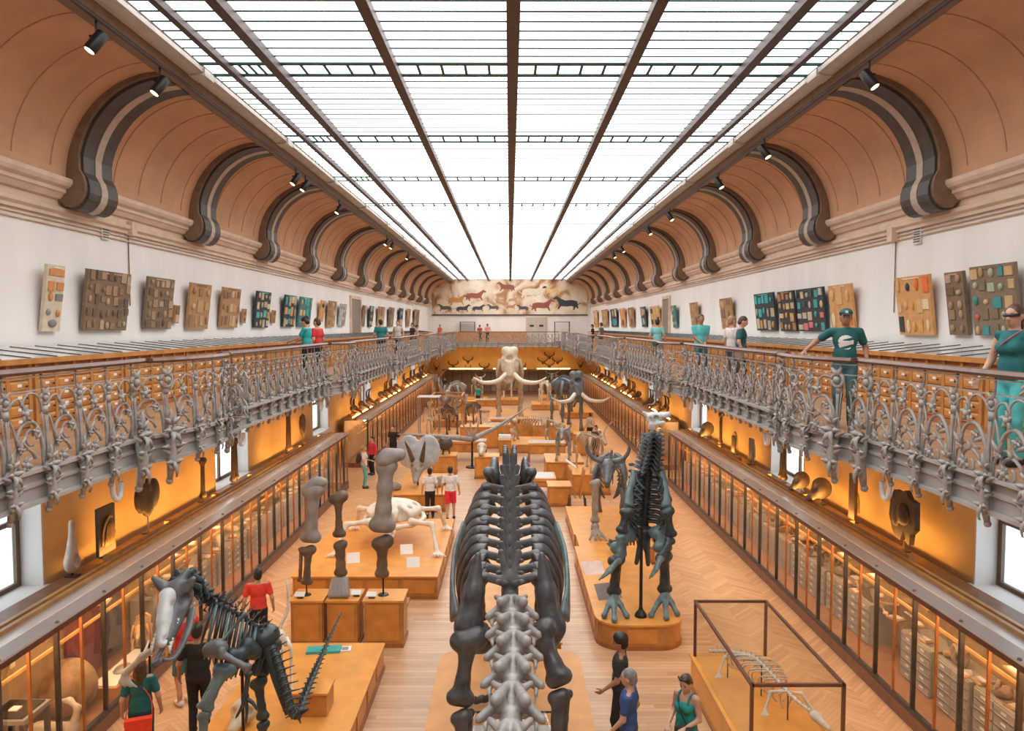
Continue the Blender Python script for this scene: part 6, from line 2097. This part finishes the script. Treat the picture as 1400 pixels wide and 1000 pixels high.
# long jaw bones spread across the aisle on a stand
o = empty('long_jaw_bones', (QX(645, 33), 33, 0), 0, 'two long thin whale jaw bones spread from a forked stand', 'bones')
MB().lathe([(.3, 0), (.28, .05), (.05, .08), (.04, 1.3)], 8).build('stand', M_ROD, o)
ctr = Vector((0, 0, 1.3))
for tip, mid in ((Vector((QX(545, 33) - o.location.x, -.6, 1.62)), Vector((-1.7, -.4, 1.50))), (Vector((QX(722, 38) - o.location.x, 5.2, 2.2)), Vector((1.2, 2.4, 1.60)))):
    MB().tube(bez([ctr, mid, tip], 14), rlist([.14, .09, .02], 15), 7).build('jaw_bone', M_GREYB, o, True)
for tx in (-.5, -.1, .35):
    MB().tube(bez([ctr, ctr + Vector((tx * .5, 0, .35)), ctr + Vector((tx, .1, .9))], 6), rlist([.09, .05, .02], 7), 6).build('prong', M_GREYB, o, True)

g = empty('orange_framed_case', (QX(612, 41), 41, .45), 0, 'tall orange framed glass case around the brown ox skeleton', 'show-case')
for a in (-.85, .85):
    for c in (-1.0, 1.2):
        MB().box(a - .04, a + .04, c - .04, c + .04, 0, 2.1).build('post', M_OAK, g)
    MB().box(a - .04, a + .04, -1.0, 1.2, 2.1, 2.18).build('top_bar', M_OAK, g)
    MB().box(a - .004, a + .004, -.96, 1.16, 0, 2.1).build('pane', M_GLASS, g)
for c in (-1.0, 1.2):
    MB().box(-.85, .85, c - .04, c + .04, 2.1, 2.18).build('top_bar', M_OAK, g)
    MB().box(-.81, .81, c - .004, c + .004, 0, 2.1).build('pane', M_GLASS, g)

quad('golden_skeleton', 'small golden skeleton standing inside the near west show-case', (-6.95, 13.55, .23), -1.2, .85, .8, M_BONEY, 'plain')
# ------------------------------------------------------------------ people
def hand_data():
    pr = [('e', (0, 0, -.050), (.036, .016, .050)), ('c', (0, 0, .015), (0, 0, -.03), .022, .026)]
    for i, (x, ln) in enumerate(((-.028, .066), (-.010, .076), (.009, .070), (.027, .054))):
        a, b_, c = (x, .002, -.088), (x * 1.1, .012, -.088 - ln * .5), (x * 1.1, .034, -.088 - ln * .92)
        pr += [('c', a, b_, .0092, .0086), ('c', b_, c, .0086, .0072)]
    pr += [('c', (-.028, .004, -.03), (-.056, .018, -.062), .0125, .011), ('c', (-.056, .018, -.062), (-.060, .030, -.092), .0105, .0085)]
    return sdf_data(pr, .0065, .006)


HANDV, HANDQ = hand_data()


def ik(a, t, l1, l2, hint):
    a, t = Vector(a), Vector(t)
    dv = t - a
    L = min(dv.length, (l1 + l2) * .995)
    dv.normalize()
    t = a + dv * L
    x = (l1 * l1 - l2 * l2 + L * L) / (2 * L)
    h = math.sqrt(max(0, l1 * l1 - x * x))
    hv = Vector(hint) - dv * Vector(hint).dot(dv)
    if hv.length < 1e-4:
        hv = dv.orthogonal()
    return a + dv * x + hv.normalized() * h, t


M_SKIN = mat('skin_light', (.56, .32, .22), .5, var=.06)
M_SKIND = mat('skin_tan', (.40, .20, .12), .5, var=.06)
M_HAIRD = mat('dark_hair', (.022, .015, .012), .5, var=.3, scale=20)
M_HAIRB = mat('brown_hair', (.085, .042, .022), .5, var=.3, scale=20)
M_HAIRG = mat('grey_hair', (.20, .19, .185), .5, var=.3, scale=20)
M_HAIRF = mat('fair_hair', (.36, .21, .10), .5, var=.3, scale=20)
M_EYE = mat('eye_dark', (.02, .015, .012), .2)
M_LIP = mat('lips', (.40, .13, .10), .4)


def cloth(rgb):
    return mat('cloth_%02d_%02d_%02d' % tuple(int(c * 99) for c in rgb), rgb, .75, var=.12, scale=12, bump=.08)


def person(label, loc, yaw, h=1.74, top=(.03, .20, .20), bottom=(.02, .02, .025), hair=None, skin=None, sleeve='short', legs='long', armL=None, armR=None, hairstyle='short', look=(0, 0), step=.0, shoes=(.03, .03, .03), female=False,
           bag=None, extra=None, near=True, hem=.93, group=None):
    """standing figure; armL/armR are wrist targets in the figure's own frame (x right, y forward, z up, for a 1.75 m body)"""
    sk = skin or M_SKIN
    hr = hair or M_HAIRD
    r = empty('person', loc, yaw, label, 'person', group)
    r.scale = (h / 1.75,) * 3
    sw = .165 if female else .185
    res = .0175 if near else .026
    HV = Vector((0, .02, 1.635))
    Rh = Matrix.Rotation(look[0], 3, 'Z') @ Matrix.Rotation(look[1], 3, 'X')
    pv = Vector((0, -.005, 1.53))

    def hp(p):
        return (pv + Rh @ (Vector(p) - pv))[:]
    body = [('e', hp((0, .012, 1.648)), (.076, .094, .104), Rh), ('e', hp((0, .038, 1.575)), (.054, .062, .058), Rh), ('c', hp((0, .098, 1.635)), hp((0, .120, 1.606)), .011, .015),
            ('e', hp((.078, .0, 1.625)), (.012, .022, .032), Rh), ('e', hp((-.078, .0, 1.625)), (.012, .022, .032), Rh), ('c', hp((0, -.005, 1.56)), (0, -.015, 1.44), .050, .058)]
    body += [('e', (0, 0, 1.31), (sw * .86, .105, .17)), ('e', (0, 0, 1.10), (.140, .100, .15)), ('e', (0, -.01, .95), (.158, .112, .12)), ('c', (-sw * .75, -.01, 1.425), (sw * .75, -.01, 1.425), .055, .055)]
    if female:
        body += [('e', (.065, .085, 1.29), (.06, .055, .06)), ('e', (-.065, .085, 1.29), (.06, .055, .06))]
    sho, elb, wri = {}, {}, {}
    hv, hq = [], []
    for s, tg in ((-1, armL), (1, armR)):
        S = Vector((s * sw, -.01, 1.425))
        T = Vector(tg) if tg is not None else Vector((s * (sw + .10), .06, .92))
        E, T = ik(S, T, .285, .255, (s * .35, -.9, -.2))
        sho[s], elb[s], wri[s] = S, E, T
        body += [('c', S[:], E[:], .050, .040), ('c', E[:], T[:], .040, .026)]
        dirv = (T - E).normalized()
        z = -dirv
        y = Vector((-s * .8, .5, 0))
        if tg is not None and T.z > 1.0 and abs(dirv.z) < .75:
            y = Vector((0, 0, -1))
        y = (y - z * y.dot(z)).normalized()
        x = y.cross(z)
        R = np.array(Matrix((x, y, z)).transposed())
        V = HANDV.copy()
        V[:, 0] *= s * -1
        V = V @ R.T + np.array(T)
        hv.append(V)
        hq.append(HANDQ if s < 0 else HANDQ[:, ::-1])
    hips, knees, ank = {}, {}, {}
    for s in (-1, 1):
        H = Vector((s * .088, 0, .92))
        A_ = Vector((s * .095, s * step, .085))
        K, A_ = ik(H, A_, .43, .415, (0, 1, 0))
        hips[s], knees[s], ank[s] = H, K, A_
        body += [('c', H[:], K[:], .078, .054), ('c', K[:], (A_ + Vector((0, 0, .1)))[:], .054, .040), ('c', (A_ + Vector((0, 0, .12)))[:], A_[:], .038, .036), ('c', A_[:], (A_ + Vector((0, .12, -.05)))[:], .035, .028)]
    V, Q = sdf_data(body, res, .03)
    off = len(V)
    Vs, Qs = [V], [Q]
    for v, q in zip(hv, hq):
        Vs.append(v)
        Qs.append(q + off)
        off += len(v)
    put('body', np_mesh('body', np.concatenate(Vs), np.concatenate(Qs), sk), r)
    # upper garment
    g = .016
    tp = [('e', (0, 0, 1.31), (sw * .86 + g, .105 + g, .17 + g)), ('e', (0, 0, 1.10), (.146 + g, .104 + g, .17)), ('e', (0, 0, .97), (.158 + g, .112 + g, .13))]
    if female:
        tp += [('e', (.065, .085, 1.29), (.06 + g, .055 + g, .06 + g)), ('e', (-.065, .085, 1.29), (.06 + g, .055 + g, .06 + g))]
    clip = [((0, 0, hem), (0, 0, -1))]
    if sleeve == 'straps':
        clip.append(((0, 0, 1.36), (0, -.15, 1)))
    else:
        tp.append(('c', (-sw * .78, -.01, 1.425), (sw * .78, -.01, 1.425), .055 + g * .8, .055 + g * .8))
        clip.append(((0, 0, 1.475), (0, -.25, 1)))
    for s in (-1, 1):
        f = {'short': .62, 'long': 1, 'none': .08, 'straps': 0}[sleeve]
        if f:
            e = lerp(sho[s], elb[s], f)
            tp.append(('c', sho[s][:], e[:], .064, .060 if f > .2 else .05))
            if sleeve == 'long':
                tp.append(('c', elb[s][:], lerp(elb[s], wri[s], .9)[:], .055, .042))
    LAST_TP[:] = tp
    V, Q = sdf_data(tp, res, .03, clip)
    put('top', np_mesh('top', V, Q, cloth(top)), r)
    if sleeve == 'straps':
        for s in (-1, 1):
            MB().tube(bez([(s * .085, .118, 1.32), (s * .09, .07, 1.46), (s * .09, -.06, 1.47), (s * .08, -.115, 1.34)], 9), .014, 5).build('strap', cloth(top), r, True)
    # lower garment
    bt = [('e', (0, -.01, .94), (.168, .122, .115))]
    for s in (-1, 1):
        if legs == 'long':
            bt += [('c', hips[s][:], knees[s][:], .094, .070), ('c', knees[s][:], (ank[s] + Vector((0, 0, .03)))[:], .070, .056)]
        elif legs == 'shorts':
            bt += [('c', hips[s][:], lerp(hips[s], knees[s], .85)[:], .098, .092)]
    if legs == 'skirt':
        bt += [('c', (0, 0, .9), (0, 0, .50), .17, .22)]
    clip = [((0, 0, 1.02), (0, 0, 1))]
    if legs == 'skirt':
        clip.append(((0, 0, .52), (0, 0, -1)))
    if legs == 'shorts':
        clip.append(((0, 0, .54), (0, 0, -1)))
    V, Q = sdf_data(bt, res, .025, clip)
    put('skirt' if legs == 'skirt' else ('shorts' if legs == 'shorts' else 'trousers'), np_mesh('trousers', V, Q, cloth(bottom)), r)
    for s in (-1, 1):
        a = ank[s]
        V, Q = sdf_data([('c', (a.x, a.y - .03, .05), (a.x, a.y + .15, .04), .045, .038), ('e', (a.x, a.y - .01, .07), (.042, .06, .05))], .016, .02, [((0, 0, .004), (0, 0, -1))])
        put('shoe', np_mesh('shoe', V, Q, cloth(shoes)), r)
    # hair or cap
    hp_ = [('e', hp((0, -.012, 1.672)), (.087, .102, .098), Rh), ('e', hp((0, -.05, 1.61)), (.078, .07, .075), Rh)]
    if hairstyle == 'long':
        hp_ += [('c', hp((0, -.06, 1.64)), hp((0, -.085, 1.43)), .080, .055), ('c', hp((.06, -.02, 1.62)), hp((.065, -.03, 1.46)), .035, .03), ('c', hp((-.06, -.02, 1.62)), hp((-.065, -.03, 1.46)), .035, .03)]
    if hairstyle == 'bun':
        hp_ += [('e', hp((0, -.10, 1.72)), (.045, .045, .045))]
    if hairstyle == 'tail':
        hp_ += [('c', hp((0, -.09, 1.66)), hp((0, -.13, 1.50)), .035, .02)]
    if hairstyle == 'afro':
        hp_ += [('e', hp((0, -.005, 1.70)), (.105, .115, .095), Rh)]
    hp_ += [('-', 'e', hp((0, .105, 1.605)), (.088, .075, .085), Rh)]
    V, Q = sdf_data(hp_, .0125 if near else .02, .02)
    put('hair', np_mesh('hair', V, Q, hr), r)
    if near:
        for s in (-1, 1):
            MB().sph(hp((s * .031, .098, 1.645)), (.011, .007, .007), 6).build('eye', M_EYE, r, True)
            MB().tube([hp((s * .016, .102, 1.668)), hp((s * .045, .094, 1.668))], .004, 4).build('eyebrow', hr, r)
        MB().sph(hp((0, .094, 1.572)), (.022, .008, .006), 6).build('mouth', M_LIP, r, True)
    if bag:
        kind, rgb = bag
        if kind == 'hip':
            MB().prism([(-.15, .80), (.15, .80), (.14, .98), (-.14, .98)], 'x', .0, .08).xf(Matrix.Translation((.17, -.04, -.02))).build('bag', cloth(rgb), r)
            MB().tube(bez([(.20, .02, .96), (.02, .14, 1.24), (-.12, .02, 1.485), (-.02, -.13, 1.25), (.20, -.10, .96)], 16), .009, 4).build('bag_strap', cloth(rgb), r, True)
        elif kind == 'rear':
            MB().prism([(-.20, .70), (.16, .70), (.17, .92), (-.19, .92)], 'y', -.25, -.16).build('bag', cloth(rgb), r)
            MB().prism([(-.20, .84), (.17, .84), (.17, .925), (-.20, .925)], 'y', -.26, -.15).build('bag_flap', cloth(rgb), r)
            MB().tube(bez([(.17, -.18, .90), (.14, -.13, 1.2), (-.10, -.06, 1.485), (-.14, .10, 1.30), (-.19, -.16, .90)], 16), .008, 4).build('bag_strap', cloth(rgb), r, True)
        elif kind == 'back':
            V, Q = sdf_data([('e', (0, -.20, 1.24), (.14, .10, .21)), ('e', (0, -.24, 1.14), (.11, .09, .12))], .025, .04)
            put('backpack', np_mesh('backpack', V, Q, cloth(rgb)), r)
        elif kind == 'front':
            V, Q = sdf_data([('e', (-.10, .20, 1.0), (.15, .08, .11))], .02, .03)
            put('handbag', np_mesh('handbag', V, Q, cloth(rgb)), r)
            MB().tube(bez([(-.16, .18, 1.06), (.0, .16, 1.25), (.10, .06, 1.47), (.08, -.10, 1.40)], 10), .009, 4).build('bag_strap', cloth(rgb), r, True)
    if extra:
        extra(r, hp, sw)
    return r


LAST_TP = []


def over_shirt(g, h):
    """a skin lying g metres outside the shirt just made, front half only"""
    pr = [(p[0], p[1], tuple(q + g for q in p[2])) if p[0] == 'e' else ('c', p[1], p[2], p[3] + g, p[4] + g) for p in LAST_TP]
    return sdf_data(pr, h, .03, [((0, .05, 0), (0, -1, 0))])


def cap_and_print(r, hp, sw):
    teal = cloth((.02, .11, .11))
    V, Q = sdf_data([('e', hp((0, -.005, 1.685)), (.096, .110, .085))], .012, .01, [(hp((0, 0, 1.68)), (0, .12, -1))])
    put('cap', np_mesh('cap', V, Q, teal), r)
    MB().sph(hp((0, .13, 1.69)), (.075, .075, .010), 12).build('cap_brim', teal, r, True)
    MB().obox(hp((0, .103, 1.725)), (.04, .008, .034)).build('cap_badge', M_CARD, r)
    # round chest print: white streaked disc with a band of lettering
    V, Q = over_shirt(.006, .009)
    keep = ((V[:, 0] ** 2 + ((V[:, 2] - 1.265)) ** 2) < .0125) & (V[:, 1] > .06)
    streak = ((np.sin((V[:, 2] * 62 + V[:, 0] * 18)) > -.6) | (np.abs(V[:, 2] - 1.275) < .022))
    ok = keep & streak
    q = Q[ok[Q].all(1)]
    o = put('shirt_print', np_mesh('shirt_print', V, q, M_CARD), r)


def pink_band(r, hp, sw):
    MB().tube(bez([(-.10, .03, 1.47), (.0, .125, 1.36), (.12, .12, 1.24)], 8), .028, 6, .3, (0, 1, 0)).build('scarf', cloth((.60, .22, .27)), r, True)
    MB().tube([hp((-.085, .05, 1.648)), hp((-.04, .108, 1.645)), hp((.04, .108, 1.645)), hp((.085, .05, 1.648))], .017, 6).build('sunglasses', M_BLK, r, True)


def tee_print(r, hp, sw):
    V, Q = over_shirt(.006, .012)
    ok = (np.sin(V[:, 2] * 55 + 3 * np.sin(V[:, 0] * 40)) > .1) & (np.abs(V[:, 0]) < .10) & (V[:, 2] > 1.05) & (V[:, 2] < 1.36) & (V[:, 1] > .06)
    put('shirt_print', np_mesh('shirt_print', V, Q[ok[Q].all(1)], mat('pale_print', (.62, .66, .66), .6)), r)


def hair_sunglasses(r, hp, sw):
    MB().tube([hp((-.09, .03, 1.735)), hp((-.04, .085, 1.75)), hp((.04, .085, 1.75)), hp((.09, .03, 1.735))], .016, 6).build('sunglasses', M_BLK, r, True)


def world_arm(loc, yaw, h, p):
    """a world point in the figure's own frame"""
    v = Matrix.Rotation(-yaw, 3, 'Z') @ (Vector(p) - Vector(loc))
    return (v * (1.75 / h))[:]


TEALD, TEAL, TURQ, RED, WHITE, BLACK = (.012, .11, .115), (.02, .26, .26), (.10, .52, .54), (.62, .035, .03), (.74, .73, .72), (.016, .016, .018)
# visitors on the galleries
L0, y0_, h0 = (4.98, 10.85, GZ), 2.80, 1.76
person('man in dark teal printed t-shirt and cap, hand on the handrail', L0, y0_, h0, TEALD, (.05, .13, .15), skin=M_SKIND, extra=cap_and_print, armL=world_arm(L0, y0_, h0, (5.25, 10.72, 5.88)), armR=world_arm(L0, y0_, h0, (4.46, 11.02, 6.04)), look=(0, -.12))
person('woman in sleeveless teal top with pink scarf, dark glasses and turquoise trousers', (5.42, 7.85, GZ), 1.9, 1.73, (.012, .14, .15), TURQ, M_HAIRB, sleeve='none', female=True, hairstyle='tail', extra=pink_band, armL=(-.24, .10, .92), armR=(.26, .16, .95), look=(.1, -.05))
person('man in turquoise short-sleeved shirt holding his hands before him', (5.22, 20.0, GZ), PI, 1.83, TURQ, (.05, .15, .18), M_HAIRB, skin=M_SKIND, armL=(-.06, .24, 1.04), armR=(.06, .24, 1.04), near=False)
person('fair-haired person in a white t-shirt beside a friend in dark green', (5.35, 17.6, GZ), -1.3, 1.76, (.66, .63, .62), (.1, .1, .12), M_HAIRF, armR=(.2, .22, 1.0), near=False)
person('person in dark green t-shirt with crossed bag strap looking down', (5.30, 16.75, GZ), -1.9, 1.74, TEALD, BLACK, M_HAIRB, look=(0, -.35), armL=(-.2, .2, 1.0), bag=('hip', (.30, .22, .15)), near=False)
person('visitor in pale turquoise t-shirt with back turned by the east gallery door', (5.45, 27.0, GZ), -.4, 1.78, (.22, .55, .55), (.02, .12, .14), M_HAIRD, near=False)
person('woman in bright teal t-shirt with dark hair bending over the desk', (-5.38, 19.4, GZ), 1.45, 1.76, (.02, .36, .37), BLACK, M_HAIRD, hairstyle='bun', look=(0, -.4), armL=(-.12, .38, 1.12), armR=(.15, .36, 1.1), near=False, female=True)
person('visitor in red t-shirt beside the woman in bright teal', (-5.42, 20.6, GZ), 1.3, 1.74, RED, BLACK, M_HAIRB, near=False)
person('man in teal shirt with back turned near the west gallery door', (-5.35, 30.4, GZ), .2, 1.80, (.015, .20, .20), BLACK, M_HAIRD, near=False)
person('person in a white and black vest on the west gallery', (-5.38, 35.2, GZ), 2.9, 1.80, (.60, .57, .55), BLACK, M_HAIRD, sleeve='none', near=False)
person('dark dressed person beside the leaning visitor on the west gallery', (-5.3, 39.8, GZ), 2.2, 1.72, (.05, .04, .05), BLACK, M_HAIRD, near=False)
person('visitor in a pinkish top leaning on the west handrail', (-5.3, 41.6, GZ), -1.5, 1.62, (.42, .22, .18), (.12, .1, .1), M_HAIRB, look=(0, -.4), armL=(-.12, .30, 1.12), armR=(.12, .30, 1.12), near=False)
person('visitor in orange-red dress on the end gallery', (-6.45, 67.4, GZ), 2.6, 1.7, (.72, .12, .05), (.72, .12, .05), M_HAIRB, legs='skirt', near=False, female=True)
person('visitor in dark red top on the end gallery left of a friend', (-2.75, 67.2, GZ), -.4, 1.68, (.38, .08, .06), BLACK, M_HAIRD, near=False)
person('visitor in red and white on the end gallery beside the door', (-2.05, 66.9, GZ), .3, 1.78, (.70, .30, .24), BLACK, M_HAIRB, near=False)
person('man in black leaning on the east handrail far down', (5.2, 46.0, GZ), 1.4, 1.66, BLACK, BLACK, M_HAIRD, look=(0, -.3), armL=(-.12, .30, 1.12), armR=(.12, .30, 1.12), near=False)
person('grey dressed visitor on the east gallery beside the leaning man', (5.25, 42.2, GZ), 1.0, 1.74, (.20, .17, .16), BLACK, M_HAIRD, near=False)
# visitors on the main floor
person('woman in dark teal t-shirt with a bright red shoulder bag', (-5.30, 10.25, 0), .35, 1.66, (.012, .13, .14), (.01, .06, .07), M_HAIRB, hairstyle='long', female=True, bag=('rear', (.80, .06, .025)))
person('visitor in red shirt, teal shorts and white shoes by the show-case', (-5.50, 12.1, 0), .9, 1.74, (.62, .04, .035), (.05, .17, .19), M_HAIRB, legs='shorts', shoes=(.7, .68, .66))
person('man in black t-shirt and black trousers behind the predator ribs', (-4.86, 11.15, 0), .2, 1.80, BLACK, BLACK, M_HAIRD, skin=M_SKIND)
person('dark haired visitor in red t-shirt standing beyond the honey plinth', (-4.90, 14.0, 0), .3, 1.70, (.72, .05, .035), BLACK, M_HAIRD)
person('woman in white t-shirt and black trousers walking beside red shorts', (atZ(588, 709, 0).x, atZ(588, 709, 0).y, 0), .1, 1.70, WHITE, BLACK, M_HAIRD, hairstyle='bun', step=.10, female=True)
person('man in white t-shirt and bright red shorts walking away', (atZ(616, 711, 0).x, atZ(616, 711, 0).y, 0), -.05, 1.78, WHITE, (.72, .03, .05), M_HAIRD, legs='shorts', step=.12)
p_ = atZ(498, 668, 0)
person('woman in white top and turquoise trousers with a dark backpack', (p_.x, p_.y, 0), -1.3, 1.72, (.68, .64, .62), (.12, .46, .46), M_HAIRF, bag=('back', (.03, .035, .035)), female=True, armL=(-.1, .3, 1.1), near=False)
person('visitor in bright red jacket near the gap between cases', (-5.95, 31.4, 0), 2.4, 1.66, (.74, .05, .05), BLACK, M_HAIRD, sleeve='long', near=False)
person('man in black shirt at the start of the far show-case', (-5.45, 34.0, 0), 2.9, 1.78, BLACK, BLACK, M_HAIRD, near=False)
person('young man with thick black hair and printed black t-shirt', (1.66, 10.75, 0), 1.35, 1.78, (.022, .026, .026), BLACK, M_HAIRD, skin=M_SKIND, hairstyle='afro', extra=tee_print, armL=(-.18, .22, .98))
person('grey haired man in blue polo shirt', (1.62, 9.72, 0), 1.25, 1.74, (.035, .085, .26), (.04, .04, .05), M_HAIRG, armL=(-.2, .2, .95), armR=(.24, .02, .92))
person('woman in teal strap top with sunglasses in her hair and black handbag', (2.42, 9.75, 0), 2.35, 1.66, (.015, .24, .22), (.03, .05, .06), M_HAIRB, sleeve='straps', hairstyle='tail', female=True, look=(.1, -.3), bag=('front', (.02, .02, .022)), armL=(-.12, .22, 1.08), armR=(.16, .20, 1.05), extra=hair_sunglasses)
person('visitor in teal shirt in the middle of the far hall', (-2.5, 57.5, 0), .3, 1.80, (.015, .26, .25), BLACK, M_HAIRB, near=False)
for i, (x, c) in enumerate(((-6.9, BLACK), (-6.4, (.2, .18, .18)), (-6.0, (.06, .05, .06)))):
    person(('black dressed visitor in the far west corner', 'grey dressed visitor in the far west corner', 'dark brown dressed visitor in the far west corner')[i], (x, 66.5 + .3 * i, 0), 2.6, 1.74, c, BLACK, M_HAIRD, near=False)
person('visitor in bright teal top near the far east show-case end', (5.7, 61.5, 0), .4, 1.80, (.02, .38, .34), BLACK, M_HAIRD, near=False)
person('visitor in pale patterned top in the east lane', (4.35, 39.5, 0), .5, 1.74, (.45, .40, .30), BLACK, M_HAIRD, near=False)
person('dark blue dressed visitor in the east lane', (4.10, 34.6, 0), .2, 1.72, (.03, .05, .09), BLACK, M_HAIRD, near=False)
